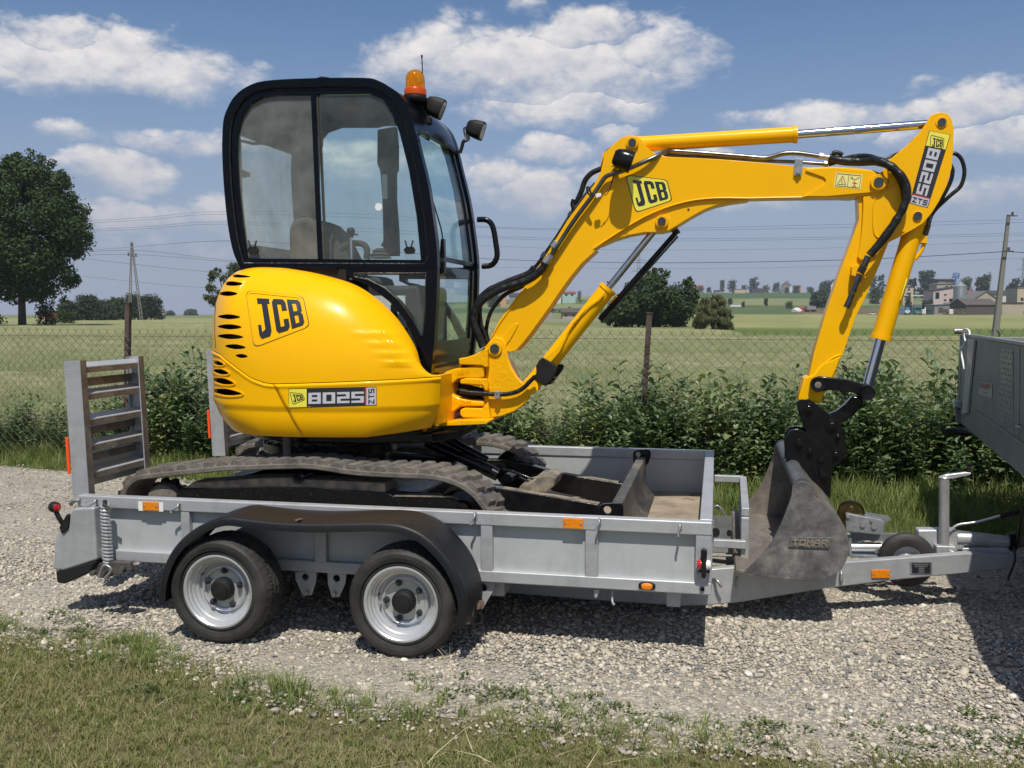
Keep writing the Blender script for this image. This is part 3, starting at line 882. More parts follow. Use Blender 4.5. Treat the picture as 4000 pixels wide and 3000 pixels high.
def weeds():
 c = proto_collection('weed_plants', [weed_mesh(i, MG_WEED, 1.0, 120 + 10 * (i % 3), .070 + .012 * (i % 3), 6) for i in range(7)])
 n = 900
 x = rng.uniform(-10, 6, n); y = np.maximum(8.12, 7.10 - .167 * x + .42) ; y = y + (9.15 - y) * rng.random(n)
 hmax = np.interp(x, [-10, -8.0, -6.4, -5.6, -5.0, -3.3, -2.4, -.9, -.2, .5, 1.3, 2.2, 3.4, 6], [.45, .55, .62, .85, 1.12, 1.18, .8, .85, 1.0, .92, 1.05, 1.18, 1.15, 1.0])
 frac = np.clip((y - np.maximum(8.12, 7.10 - .167 * x + .42)) / .35 + .5, .5, 1)
 k = rng.random(n) < np.where(x < -6, .45, 1.0)
 x, y, hm, fr = x[k], y[k], hmax[k], frac[k]
 s = hm * fr * rng.uniform(.55, 1.08, len(x)) * (1 + .35 * np.array([nz2(a, b, 1.3, 44) for a, b in zip(x, y)]))
 sx = np.clip(s, .6, 1.0) * 1.05
 put('tall_weeds', c, 7, x, y, sx, 0, .12, 'dark green hedge of tall leafy weeds growing through the wire fence', sz=s)
 # a few yellow flowers
 my = mat('yellow_petals', (0.65, 0.47, 0.02), .6)
 v, f = [], []
 for i in range(9):
  a = random.uniform(0, 6.28); r = random.uniform(0, .12); z = random.uniform(.0, .12)
  leafq(v, f, Vector((r * math.cos(a), r * math.sin(a), z)), Vector((math.cos(a), math.sin(a), .4)), Vector((0, 0, 1)), .012, .010)
 me = bpy.data.meshes.new('petals'); me.from_pydata(v, [], f); me.materials.append(my)
 cc = proto_collection('petal_clusters', [me])
 n = 14
 x = rng.uniform(1.4, 3.4, n); y = rng.uniform(7.6, 7.9, n)
 put('yellow_flowers', cc, 1, x, y, rng.uniform(.7, 1.2, n), rng.uniform(.35, .62, n), .3, 'tiny yellow flowers among the weeds on the right')
weeds()
def wheat():
 def r_end(px):
  return float(np.interp(px, [-2500, 700, 1900, 2300, 2760, 2860, 2900, 6500], [155, 155, 120, 72, 64, 60, 46, 40]))
 m = bpy.data.materials.new('wheat_canopy'); m.use_nodes = True
 t = m.node_tree; N = NT(t); b = t.nodes['Principled BSDF']
 geo = N.n('ShaderNodeNewGeometry').outputs['Position']
 a = N.n('ShaderNodeTexNoise', {'Vector': geo, 'Scale': 7.0, 'Detail': 9, 'Roughness': .75}).outputs[0]
 c = N.n('ShaderNodeTexNoise', {'Vector': N.n('ShaderNodeVectorMath', {0: geo, 1: (.09, .35, 1)}, operation='MULTIPLY').outputs[0], 'Scale': 1.0, 'Detail': 5, 'Roughness': .6}).outputs[0]
 b2 = N.n('ShaderNodeTexNoise', {'Vector': N.n('ShaderNodeVectorMath', {0: geo, 1: (1.0, .55, 1)}, operation='MULTIPLY').outputs[0], 'Scale': 2.2, 'Detail': 6, 'Roughness': .7}).outputs[0]
 a = N.m('ADD', N.m('MULTIPLY', a, .5), N.m('MULTIPLY', b2, .5))
 col = N.ramp(a, [(.36, (0.16, 0.175, 0.08)), (.5, (0.27, 0.27, 0.14)), (.62, (0.43, 0.405, 0.25))])
 g = N.n('ShaderNodeMapRange', {'Value': c, 'From Min': .40, 'From Max': .60}).outputs[0]
 col = N.mix(N.m('MULTIPLY', g, .65), col, (0.17, 0.20, 0.085))
 t.links.new(col, b.inputs['Base Color'])
 b.inputs['Roughness'].default_value = 1.0; b.inputs['Specular IOR Level'].default_value = .05
 bp = N.n('ShaderNodeBump', {'Strength': 1.0, 'Distance': .12, 'Height': a}); t.links.new(bp.outputs[0], b.inputs['Normal'])
 V, F = [], []
 pxs = np.linspace(-2400, 6400, 170); K = 60
 for px in pxs:
  # front edge runs along the fence
  d = (PH(px, 1.0, 0)); Z0 = 9.25 / max(.35, d.y)
  Z1 = r_end(px)
  for k in range(K + 1):
   Z = Z0 * (Z1 / Z0) ** (k / K)
   p = PH(px, Z, 0)
   z = .46 + .07 * nz2(p.x, p.y, .45, 4) + .05 * nz2(p.x, p.y, 2.2, 9) * (Z < 40)
   if k == 0 or k == K: z = 0.0
   V.append((p.x, p.y, z + terr(px, Z)))
 for i in range(len(pxs) - 1):
  for k in range(K):
   q = i * (K + 1) + k
   F.append((q, q + K + 1, q + K + 2, q + 1))
 me = bpy.data.meshes.new('wheat_field'); me.from_pydata(V, [], F); me.materials.append(m); me.shade_smooth()
 link_mesh('wheat_field', me, kind='stuff', label='pale green ripening wheat field behind the fence')
 pr = [tuft_mesh(200 + i, MG_WHEAT, 15, .62, .010, .10, (.02, .28), 3) for i in range(6)]
 c = proto_collection('wheat_clumps', pr)
 X, Y, S = [], [], []
 for (Za, Zb, n, s) in ((9.2, 15, 9000, .95), (15, 26, 13000, 1.0), (26, 48, 16000, 1.15), (48, 110, 15000, 1.5)):
  px = rng.uniform(-700, 4900, n); Z = np.sqrt(rng.uniform(Za ** 2, Zb ** 2, n))
  re = np.interp(px, [-2500, 700, 1900, 2300, 2760, 2860, 2900, 6500], [155, 155, 120, 72, 64, 60, 46, 40])
  u = (px - 2000) / FOC * Z
  x = -math.sin(PSI) * Z + RT.x * u; y = math.cos(PSI) * Z + RT.y * u
  k = (y > 9.15) & (Z < re)
  X.append(x[k]); Y.append(y[k]); S.append(np.full(k.sum(), s))
 x = np.concatenate(X); y = np.concatenate(Y); s = np.concatenate(S) * rng.uniform(.85, 1.1, len(x))
 put('wheat_stalks', c, 6, x, y, s, -.02, .08, 'wheat stalks standing behind the wire fence', sz=np.clip(s, .8, 1.05) * rng.uniform(.9, 1.08, len(x)))
wheat()
# == trees
def leaf_mat(name, c1_, c2_, c3_, trans=.18):
 m = bpy.data.materials.new(name); m.use_nodes = True
 t = m.node_tree; N = NT(t); b = t.nodes['Principled BSDF']
 geo = N.n('ShaderNodeNewGeometry').outputs['Position']
 a = N.n('ShaderNodeTexNoise', {'Vector': geo, 'Scale': 1.1, 'Detail': 8, 'Roughness': .8}).outputs[0]
 r = N.n('ShaderNodeObjectInfo').outputs['Random']
 c = N.ramp(a, [(.34, c1_), (.52, c2_), (.68, c3_)])
 sc = N.m('ADD', .82, N.m('MULTIPLY', r, .36))
 c = N.n('ShaderNodeVectorMath', {0: c, 3: sc}, operation='SCALE').outputs[0]
 t.links.new(c, b.inputs['Base Color'])
 b.inputs['Roughness'].default_value = .65; b.inputs['Specular IOR Level'].default_value = .25
 tl = N.n('ShaderNodeBsdfTranslucent'); t.links.new(c, tl.inputs[0])
 mx = N.n('ShaderNodeMixShader', {0: trans, 1: b.outputs[0], 2: tl.outputs[0]})
 t.links.new(mx.outputs[0], t.nodes['Material Output'].inputs[0])
 return m
LF = {'oak': leaf_mat('oak_leaves', (0.019, 0.037, 0.011), (0.035, 0.061, 0.016), (0.062, 0.090, 0.025)),
      'willow': leaf_mat('willow_leaves', (0.075, 0.085, 0.035), (0.11, 0.12, 0.05), (0.15, 0.155, 0.07)),
      'dark': leaf_mat('dark_leaves', (0.022, 0.040, 0.016), (0.036, 0.058, 0.022), (0.052, 0.076, 0.028)),
      'light': leaf_mat('light_leaves', (0.045, 0.065, 0.024), (0.07, 0.095, 0.032), (0.10, 0.12, 0.04))}
M['bark'] = mat('bark', (0.033, 0.028, 0.024), .9, nscale=12, col2=(0.06, 0.052, 0.043), bump=.6, bscale=20)
def crown_np(clumps, n, size, rs, flat=1.0, droop=0.0):
 """clumps: list of (centre, radius); leaves sit in the shells of the clumps"""
 cl = np.array([[*c, r] for c, r in clumps])
 w = cl[:, 3] ** 2; w /= w.sum()
 k = rs.choice(len(cl), n, p=w)
 d = rs.normal(size=(n, 3)); d /= np.linalg.norm(d, axis=1)[:, None]
 rad = cl[k, 3] * (rs.random(n) ** .33) * rs.uniform(.75, 1.12, n)
 d2 = d.copy(); d2[:, 2] *= flat
 c = cl[k, :3] + d2 * rad[:, None]
 nrm = d + rs.normal(scale=.7, size=(n, 3)) + np.array([0, 0, .5]); nrm /= np.linalg.norm(nrm, axis=1)[:, None]
 a = rs.normal(size=(n, 3)); a[:, 2] -= droop * 3
 t1 = np.cross(nrm, a); t1 /= np.linalg.norm(t1, axis=1)[:, None]
 t2 = np.cross(nrm, t1)
 if droop: t1, t2 = t1, t2
 s = size * rs.uniform(.55, 1.35, n)
 L = s[:, None] * (1.0 + droop * 1.6); W = s[:, None] * (.62 - droop * .25)
 v = np.stack([c - t2 * L, c - t1 * W + t2 * L * .1, c + t2 * L, c + t1 * W - t2 * L * .05], 1).reshape(-1, 3)
 f = np.arange(4 * n).reshape(-1, 4)
 return v, f
def mesh_np(name, v, f, m):
 me = bpy.data.meshes.new(name)
 me.vertices.add(len(v)); me.vertices.foreach_set('co', v.astype(np.float32).ravel())
 k = f.shape[1]
 me.loops.add(f.size); me.loops.foreach_set('vertex_index', f.astype(np.int32).ravel())
 me.polygons.add(len(f)); me.polygons.foreach_set('loop_start', np.arange(0, f.size, k, dtype=np.int32))
 me.update(calc_edges=True)
 me.materials.append(m)
 return me
def tree(name, loc, H, W, kind, label, cat='tree', group=None, n=1500, leaf=.3, trunk=.22, seed=1, low=.18, nclump=26, shape='round', droop=0.0, crr=.30, offx=0.0):
 rs = np.random.default_rng(seed); rr = random.Random(seed)
 e = empty(name, loc, label, cat, group)
 loc = Vector(loc)
 z0 = H * low; ch = H - z0
 cl = []
 for i in range(nclump):
  u = (i + .5) / nclump
  zz = z0 + ch * (.10 + .78 * u)
  if shape == 'round': prof = math.sqrt(max(.05, 1 - (2 * (zz - z0) / ch - 1.0) ** 2 * .92))
  elif shape == 'cone': prof = 1.05 - .8 * (zz - z0) / ch
  elif shape == 'dome': prof = math.sqrt(max(.06, 1 - (.95 * (zz - z0) / ch) ** 2.4))
  else: prof = .8
  a = i * 2.39996 + rr.uniform(-.3, .3)
  rad = W / 2 * prof * (1 - crr) * math.sqrt(rr.uniform(.35, 1.0))
  cr = W / 2 * crr * rr.uniform(.75, 1.3)
  cl.append(((rad * math.cos(a) + offx * u, rad * math.sin(a) * .85, zz + rr.uniform(-.04, .04) * H), min(cr, ch * .32)))
 cl.append(((0, 0, z0 + ch * .5), W * .24)); cl.append(((0, 0, z0 + ch * .72), W * .2))
 v, f = crown_np(cl, n, leaf, rs, .85, droop)
 v[:, 2] = np.maximum(v[:, 2], .05)
 me = mesh_np('crown', v, f, LF[kind])
 link_mesh('crown', me, e, loc)
 b = MB()
 b.add(*tube_vf([(0, 0, -.3), (W * .01, 0, H * .25), (-W * .01, 0, H * .55), (0, 0, H * .86)], lambda t: trunk * (1.15 - t), 7, 3))
 for i in range(7):
  c, r = cl[rr.randrange(len(cl) - 2)]
  zb = max(z0 * .8, c[2] * .62)
  b.add(*tube_vf([(0, 0, zb), (c[0] * .5, c[1] * .5, zb + (c[2] - zb) * .62), c], lambda t: trunk * .38 * (1.1 - t), 5, 3))
 b.v = [p + loc for p in b.v]
 b.done('trunk', M['bark'], e, loc=loc)
 return e
def tr(name, pxa, pxb, ytop, ybase, Z, kind, label, seed, n=500, leaf=None, base=None, **kw):
 """tree filling a box of the photo at distance Z, standing on the ground there"""
 pc = (pxa + pxb) / 2
 z = terr(pc, Z) if base is None else base
 zt = zat(ytop, Z)
 H = zt - z
 W = (pxb - pxa) / FOC * Z
 l = leaf or max(W, H) * .035
 return tree(name, PH(pc, Z, z - .05), H, W * 1.0, kind, label, n=n, leaf=l, seed=seed, trunk=max(.12, H * .018), **kw)
def ptree(name, poly, cr, Z, kind, label, base_px, n, leaf, k, cr_r, seed, trunk=.3, droop=0, cat='tree', thick=.75):
 """tree whose outline follows the crown seen in the photo; depth from its breadth"""
 rs = random.Random(seed); pts = [cr(*p) for p in poly]
 xs = [p[0] for p in pts]; ys = [p[1] for p in pts]
 def inside(x, y):
  c = False
  for i in range(len(pts)):
   (x1, y1), (x2, y2) = pts[i], pts[i - 1]
   if (y1 > y) != (y2 > y) and x < (x2 - x1) * (y - y1) / (y2 - y1) + x1: c = not c
  return c
 def edge(x, y):
  d = 1e9
  for i in range(len(pts)):
   a = Vector((*pts[i - 1], 0)); b = Vector((*pts[i], 0)); p = Vector((x, y, 0)); e = b - a
   t = max(0, min(1, (p - a).dot(e) / e.length_squared)); d = min(d, (p - a - e * t).length)
  return d
 s = Z / FOC; W = (max(xs) - min(xs)) * s
 o = PH(base_px, Z, terr(base_px, Z)); fw = Vector((-math.sin(PSI), math.cos(PSI), 0))
 e = empty(name, o, label, cat)
 cl = []; tries = 0
 while len(cl) < k and tries < k * 60:
  tries += 1
  x = rs.uniform(min(xs), max(xs)); y = rs.uniform(min(ys), max(ys))
  if not inside(x, y): continue
  d = edge(x, y) * s; r = min(cr_r * rs.uniform(.6, 1.25), max(d * 1.05, cr_r * .32))
  dep = min(W * .42, d * 1.5) * thick
  q = PH(x, Z, zat(y, Z)) + fw * rs.choice((-1, -1, 1)) * dep * rs.uniform(.55, 1.0) - o
  cl.append((q, r))
 v, f = crown_np(cl, n, leaf, np.random.default_rng(seed), .9, droop)
 link_mesh('crown', mesh_np('crown', v, f, LF[kind]), e, o)
 H = zat(min(ys), Z) - o.z; b = MB()
 b.add(*tube_vf([(0, 0, -.3), (.05, 0, H * .25), (-.05, 0, H * .5), (0, 0, H * .8)], lambda t: trunk * (1.15 - t), 8, 3))
 for i in range(12):
  q, r = cl[rs.randrange(len(cl))]; zb = min(q.z * .6, H * .45)
  b.add(*tube_vf([(0, 0, zb), (q.x * .5, q.y * .5, zb + (q.z - zb) * .6), q], lambda t: trunk * .36 * (1.1 - t), 5, 3))
 b.v = [p + o for p in b.v]
 b.done('trunk', M['bark'], e, loc=o)
oc = crop(0, 400, .603)
ptree('oak_tree', [(20, 380), (90, 370), (170, 345), (240, 335), (310, 365), (355, 365), (385, 400), (445, 410), (460, 450), (475, 500), (500, 520), (500, 570), (560, 590), (550, 650), (580, 680), (605, 710), (580, 760), (620, 820), (600, 880), (630, 940), (560, 1000), (520, 1020), (550, 1110), (510, 1200), (480, 1270), (420, 1285), (350, 1280), (250, 1305), (150, 1270), (60, 1315), (0, 1300), (-150, 1280), (-280, 1000), (-280, 700), (-120, 450)],
      oc, 85, 'oak', 'big dense dark green oak standing alone at the left edge', 90, 96000, .135, 250, 1.4, 5, trunk=.32)
tr('bush', -150, 40, 1196, 1250, 96, 'dark', 'low dark bush at the foot of the big oak, left of its trunk', 11, n=900, shape='dome', low=.0, cat='bush')
tr('bush', 130, 235, 1168, 1250, 92, 'light', 'yellow green bush just right of the oak trunk', 12, n=1300, shape='dome', low=.0, cat='bush')
tr('bush', 200, 310, 1206, 1250, 105, 'oak', 'low bush right of the yellow green one under the oak', 13, n=900, shape='dome', low=.0, cat='bush')
TL = [(232, 306, 1178, 'dark', 'rounded tree at the left end of the far tree line'), (300, 400, 1152, 'oak', 'highest bushy tree of the far tree line left of the pylon'), (380, 450, 1172, 'dark', 'small tree in the middle of the far tree line'),
      (425, 505, 1160, 'oak', 'broad tree just left of the concrete pylon'), (490, 565, 1146, 'dark', 'dark tree right behind the concrete pylon'), (550, 636, 1150, 'dark', 'domed dark tree at the right end of the far tree line')]
for i, (a, b, yt, k, lb) in enumerate(TL):
 tr('field_tree', a - 16, b + 16, yt, 1240, 210 + 7 * i, k, lb, 20 + i, n=4200, group='trees of the far tree line', shape='dome', low=.0, nclump=34, crr=.4, leaf=.26)
ptree('birch_tree', [(1380, 1085), (1430, 1080), (1470, 1100), (1500, 1050), (1540, 1030), (1640, 1040), (1680, 1300), (1400, 1330), (1340, 1290), (1305, 1240), (1350, 1190), (1360, 1120)], oc, 120, 'light',
      'loose light green tree showing behind the cab and engine cover', 880, 3600, .16, 34, .75, 31, trunk=.2, droop=.3)
ptree('lime_tree', [(1130, 1340), (1210, 1400), (1400, 1410), (1600, 1410), (1830, 1420), (1860, 1330), (1900, 1200), (1915, 1150), (1880, 1100), (1840, 1020), (1790, 1010), (1740, 1040), (1690, 960), (1620, 950), (1560, 955), (1490, 975), (1420, 1000), (1350, 1010), (1320, 1050), (1310, 1120), (1270, 1150), (1230, 1200), (1180, 1250), (1130, 1300)], c3, 104, 'oak',
      'large broad green tree behind the boom cylinder', 2560, 22000, .17, 130, 1.0, 41, trunk=.4)
ptree('willow_bush', [(1850, 1420), (1870, 1280), (1900, 1200), (1960, 1165), (2050, 1160), (2110, 1180), (2150, 1260), (2185, 1350), (2185, 1450), (2100, 1445), (1950, 1430)], c3, 80, 'willow',
      'grey green weeping willow bush right of the large broad tree', 2785, 12000, .08, 70, .42, 42, trunk=.14, droop=.9)
FT = [(2715, 2748, 1117, 1142, 960, 'dark', 'far tree beside the red roofed house on the ridge'), (2753, 2779, 1121, 1142, 950, 'dark', 'small round tree alone on the left of the ridge'),
      (2804, 2830, 1091, 1141, 940, 'light', 'tall slim pale tree on the ridge'), (2836, 2877, 1091, 1141, 945, 'dark', 'round topped tree just right of the slim pale one'),
      (2889, 2915, 1111, 1140, 950, 'light', 'low pale tree left of the darkest ridge tree'), (2913, 2963, 1080, 1140, 930, 'dark', 'darkest and broadest tree on the ridge'),
      (2966, 3004, 1113, 1139, 960, 'light', 'low tree behind the dark long shed on the ridge'), (3007, 3048, 1101, 1138, 945, 'dark', 'rounded tree left of the pointed roof house'),
      (3050, 3085, 1119, 1140, 925, 'light', 'bush in front of the pointed roof house'), (3085, 3125, 1115, 1139, 925, 'dark', 'bush right of the pointed roof house'),
      (3140, 3180, 1120, 1141, 930, 'light', 'low bushy tree on the ridge right of the pointed roof house'), (3184, 3250, 1100, 1146, 900, 'dark', 'broad tree left of the white house on the ridge'),
      (3385, 3425, 1075, 1128, 820, 'dark', 'tall tree seen between the arm and the bucket cylinder, left one'), (3415, 3455, 1064, 1128, 830, 'dark', 'tall tree seen between the arm and the bucket cylinder, right one'),
      (3384, 3442, 1124, 1195, 520, 'oak', 'bushy tree low down between the arm and the bucket cylinder'), (3525, 3560, 1150, 1200, 430, 'oak', 'bush in front of the small pale house'),
      (3536, 3578, 1075, 1150, 640, 'dark', 'tall tree directly right of the bucket cylinder'), (3568, 3656, 1054, 1152, 620, 'oak', 'largest tree of the village, left of the farm buildings'),
      (3726, 3800, 1080, 1145, 600, 'light', 'pale tree behind the grain silo'), (3790, 3864, 1074, 1170, 560, 'light', 'bright green tree left of the utility pole'),
      (3917, 3984, 1090, 1176, 520, 'dark', 'dark tree just right of the utility pole'), (3965, 4060, 1088, 1130, 800, 'dark', 'wood edge at the right border of the view'),
      (3586, 3648, 1174, 1214, 400, 'oak', 'hedge bush left of the grey shed'), (3144, 3256, 1138, 1204, 440, 'oak', 'broad dark clump behind the parked farm wagon'),
      (3060, 3100, 1178, 1200, 430, 'light', 'small pale bush left of the white heap'),
      (2836, 2862, 1163, 1195, 470, 'dark', 'small tree standing in the field right of the willow'), (2889, 2911, 1177, 1199, 450, 'dark', 'bush beside the white strip in the field'),
      (2978, 3000, 1162, 1196, 470, 'oak', 'lone young tree in the middle of the pale field'), (2215, 2230, 1190, 1210, 210, 'oak', 'little tree behind the beige farmhouse'),
      (2250, 2275, 1130, 1150, 620, 'dark', 'hedge right of the mint house'), (2330, 2400, 1245, 1268, 150, 'dark', 'low bush left of the large broad tree'),
      (1900, 1960, 1140, 1166, 560, 'dark', 'dark hedge seen past the cab front'), (640, 700, 1218, 1234, 700, 'dark', 'hedge on the left horizon'), (700, 800, 1221, 1234, 760, 'dark', 'longer hedge on the left horizon')]
for i, (a, b, yt, yb, Z, k, lb) in enumerate(FT):
 tr('distant_tree', a, b, yt, yb, Z, k, lb, 60 + i, n=900 if (b - a) < 60 else 2000, group='distant trees', shape='round' if (yb - yt) > (b - a) else 'dome', low=.0 if (b - a) > 30 else .1, nclump=14, leaf=max((b - a), (yb - yt)) / FOC * Z * .05, crr=.42)
# == far buildings
def wall_mat(name, c):
 return mat(name, c, .9, nscale=1.2, col2=tuple(x * .88 for x in c))
HM = {k: wall_mat('render_' + k, c) for k, c in dict(cream=(.50, .41, .30), pink=(.58, .47, .43), white=(.62, .62, .60), grey=(.24, .235, .23), beige=(.40, .34, .26), mint=(.36, .50, .43), brown=(.085, .07, .058), orange=(.52, .28, .14), stone=(.32, .30, .28)).items()}
RM = {k: mat('roof_' + k, c, .85, nscale=.8, col2=tuple(x * .8 for x in c)) for k, c in dict(dark=(.045, .042, .044), brown=(.095, .080, .068), red=(.24, .07, .05), grey=(.15, .145, .14), pale=(.42, .42, .41)).items()}
M['dark_glass'] = mat('dark_window_glass', (.02, .022, .026), .15)
def house(name, pxa, pxb, ybase, yeave, yridge, Z, wall, roof, label, depth=8.0, kind='gable_side', wins=(), yaw=0.0, over=.35, group=None, cat='house', chimney=False, ground=True, door=None):
 """wall facing the camera spans pxa..pxb; kinds: gable_side (ridge across the view), gable_front, mono_left/right, hip, flat"""
 pc = (pxa + pxb) / 2
 z0 = zat(ybase, Z); ze = zat(yeave, Z); zr = zat(yridge, Z)
 base = min(z0, terr(pc, Z)) - .3 if ground else z0
 w = (pxb - pxa) / FOC * Z
 o = PH(pc, Z, 0)
 e = empty(name, (o.x, o.y, base), label, cat, group)
 ca, sa = math.cos(PSI + yaw), math.sin(PSI + yaw)
 def T(x, y, z): return Vector((o.x + x * ca - y * sa, o.y + x * sa + y * ca, z))
 h = w / 2
 b = MB()
 if kind in ('gable_front',):
  pts = [T(-h, 0, base), T(h, 0, base), T(h, 0, ze), T(0, 0, zr), T(-h, 0, ze)]
 elif kind == 'mono_right':
  pts = [T(-h, 0, base), T(h, 0, base), T(h, 0, zr), T(-h, 0, ze)]
 elif kind == 'mono_left':
  pts = [T(-h, 0, base), T(h, 0, base), T(h, 0, ze), T(-h, 0, zr)]
 else:
  pts = [T(-h, 0, base), T(h, 0, base), T(h, 0, ze), T(-h, 0, ze)]
 off = T(0, depth, 0) - T(0, 0, 0)
 b.prism(pts, off)
 if kind == 'gable_side':
  b.prism([T(-h, .02, ze), T(-h, depth - .02, ze), T(-h, depth / 2, zr - .1)], T(w, 0, 0) - T(0, 0, 0))
 b.done('wall', HM[wall], e, smooth=0)
 r = MB(); t_ = .18
 up = Vector((0, 0, t_))
 if kind == 'gable_side':
  for y0, y1 in ((-over, depth / 2), (depth + over, depth / 2)):
   r.prism([T(-h - over, y0, ze - .1), T(h + over, y0, ze - .1), T(h + over, y1, zr), T(-h - over, y1, zr)], up)
 elif kind == 'gable_front':
  for sx in (-1, 1):
   r.prism([T(sx * (h + over), -over, ze - .12), T(0, -over, zr + .03), T(0, depth + over, zr + .03), T(sx * (h + over), depth + over, ze - .12)], up)
 elif kind in ('mono_right', 'mono_left'):
  a, c = (ze, zr) if kind == 'mono_right' else (zr, ze)
  r.prism([T(-h - over, -over, a + .02), T(h + over, -over, c + .02), T(h + over, depth + over, c + .02), T(-h - over, depth + over, a + .02)], up)
 elif kind == 'hip':
  A = [T(-h - over, -over, ze), T(h + over, -over, ze), T(h + over, depth + over, ze), T(-h - over, depth + over, ze)]
  q = max(0, h - depth / 2) * .8
  B = [T(-q, depth / 2, zr), T(q + .01, depth / 2, zr)]
  r.add(A + B, [(0, 1, 5, 4), (1, 2, 5), (2, 3, 4, 5), (3, 0, 4), (3, 2, 1, 0)])
 else:
  r.box_like = None
  r.prism([T(-h - .2, -.2, ze), T(h + .2, -.2, ze), T(h + .2, depth + .2, ze), T(-h - .2, depth + .2, ze)], Vector((0, 0, max(.15, zr - ze))))
 rf = r.done('roof', RM[roof], e, smooth=0)
 if chimney:
  c = MB(); q = T(h * .4, depth * .4, 0)
  c.box((q.x - .3, q.y - .3, zr - 1.0), (q.x + .3, q.y + .3, zr + .9))
  c.done('chimney', HM['stone'], rf, smooth=0)
 for (fx, fz, ww, hh) in wins:
  x = -h + fx * w; z = z0 + fz * (ze - z0)
  wb = MB()
  wb.prism([T(x - ww / 2, -.05, z - hh / 2), T(x + ww / 2, -.05, z - hh / 2), T(x + ww / 2, -.05, z + hh / 2), T(x - ww / 2, -.05, z + hh / 2)], T(0, .12, 0) - T(0, 0, 0))
  wb.done('window', M['dark_glass'], e, smooth=0)
 if door:
  fx, ww, hh = door; x = -h + fx * w
  wb = MB().prism([T(x - ww / 2, -.06, z0), T(x + ww / 2, -.06, z0), T(x + ww / 2, -.06, z0 + hh), T(x - ww / 2, -.06, z0 + hh)], T(0, .12, 0) - T(0, 0, 0))
  wb.done('door', HM['brown'], e, smooth=0)
 return e
house('cottage', 3521, 3562, 1153, 1122, 1119, 500, 'cream', 'brown', 'small pale two storey house right beside the bucket cylinder', 8, 'mono_left', [(.55, .7, 1.1, 1.0), (.55, .18, 2.2, .9)])
house('farmhouse', 3652, 3722, 1136, 1110, 1102, 470, 'beige', 'grey', 'beige upper house behind the pink farm building', 9, 'hip', [(.55, .5, 1.4, 1.2), (.8, .45, 1.2, 1.6)])
house('long_barn', 3655, 3722, 1110, 1094, 1090, 560, 'brown', 'dark', 'long dark roofed barn on the skyline behind the beige house', 12, 'gable_side')
house('farm_building', 3640, 3722, 1178, 1136, 1122, 400, 'pink', 'dark', 'pink and grey farm building with a slanting roof left of the silo', 10, 'mono_right', [(.18, .55, 1.6, 2.6), (.56, .62, .9, .7), (.56, .12, 1.0, .7), (.82, .15, 1.2, 1.0)])
house('grey_shed', 3645, 3704, 1222, 1191, 1188, 345, 'grey', 'pale', 'grey shed with a white edged flat roof and a dark doorway', 7, 'mono_right', door=(.42, 1.6, 1.9))
house('low_shed', 3704, 3772, 1214, 1190, 1184, 362, 'brown', 'dark', 'low dark lean-to between the grey shed and the wooden barn', 7, 'gable_side')
house('wooden_barn', 3768, 3890, 1231, 1191, 1168, 330, 'brown', 'brown', 'dark plank barn with a brown roof left of the utility pole', 12, 'gable_side', yaw=.0)
house('gabled_house', 3800, 3888, 1192, 1168, 1138, 372, 'beige', 'grey', 'house with a wide beige gable rising behind the plank barn', 12, 'gable_front', [(.55, .1, 1.0, .8), (.75, .1, 1.0, .8)])
house('white_house', 3866, 3950, 1176, 1150, 1136, 420, 'white', 'dark', 'white house with a dark roof right behind the utility pole', 9, 'gable_side', [(.75, .5, 1.2, 1.1)])
house('garage_block', 3908, 3992, 1231, 1186, 1181, 335, 'beige', 'dark', 'long beige garage wall with a flat dark roof right of the pole', 9, 'flat')
house('rendered_house', 3966, 4030, 1188, 1126, 1122, 400, 'cream', 'grey', 'tall cream house cut off by the right edge of the view', 9, 'flat', [(.3, .3, 1.2, 1.2)])
house('brick_house', 3762, 3800, 1164, 1144, 1136, 440, 'orange', 'red', 'little red brick house right of the silo', 7, 'gable_side')
house('ridge_house', 3056, 3088, 1124, 1116, 1097, 980, 'white', 'brown', 'house with a steep pointed roof on the ridge', 9, 'hip', chimney=True)
house('ridge_house', 3240, 3275, 1126, 1112, 1092, 950, 'white', 'dark', 'white gabled house on the ridge left of the arm', 9, 'gable_front', [(.5, .5, 1.6, 1.4)], chimney=True)
house('ridge_house', 2716, 2746, 1140, 1130, 1115, 985, 'cream', 'red', 'red roofed house among trees at the left end of the ridge', 8, 'gable_side')
house('ridge_barn', 2866, 2915, 1142, 1131, 1129, 935, 'cream', 'grey', 'long pale low building on the ridge left of the darkest tree', 9, 'flat')
house('ridge_barn', 2932, 2982, 1140, 1133, 1127, 925, 'brown', 'dark', 'long dark open shed on the ridge below the darkest tree', 8, 'gable_side')
house('ridge_shed', 2790, 2812, 1142, 1137, 1134, 930, 'grey', 'dark', 'tiny dark shed on the ridge beside the slim tree', 6, 'gable_side')
house('ridge_house', 3108, 3124, 1130, 1119, 1115, 985, 'orange', 'red', 'small orange house right of the pointed roof house', 7, 'gable_side')
house('mint_house', 2196, 2247, 1159, 1146, 1139, 640, 'mint', 'red', 'mint green house with a red roof on the hill behind the boom', 9, 'gable_side', [(.3, .5, 1.6, 1.4), (.75, .5, 1.4, 1.4)], chimney=True)
house('white_cottage', 2172, 2190, 1161, 1147, 1140, 640, 'white', 'dark', 'narrow white house left of the mint green one', 8, 'gable_front')
house('orange_house', 1950, 1978, 1166, 1155, 1148, 600, 'orange', 'dark', 'orange gabled house on the hill seen beside the hoses', 8, 'gable_front')
house('dark_barn', 1990, 2036, 1168, 1158, 1145, 600, 'grey', 'dark', 'dark roofed barn on the hill seen below the hoses', 10, 'gable_side')
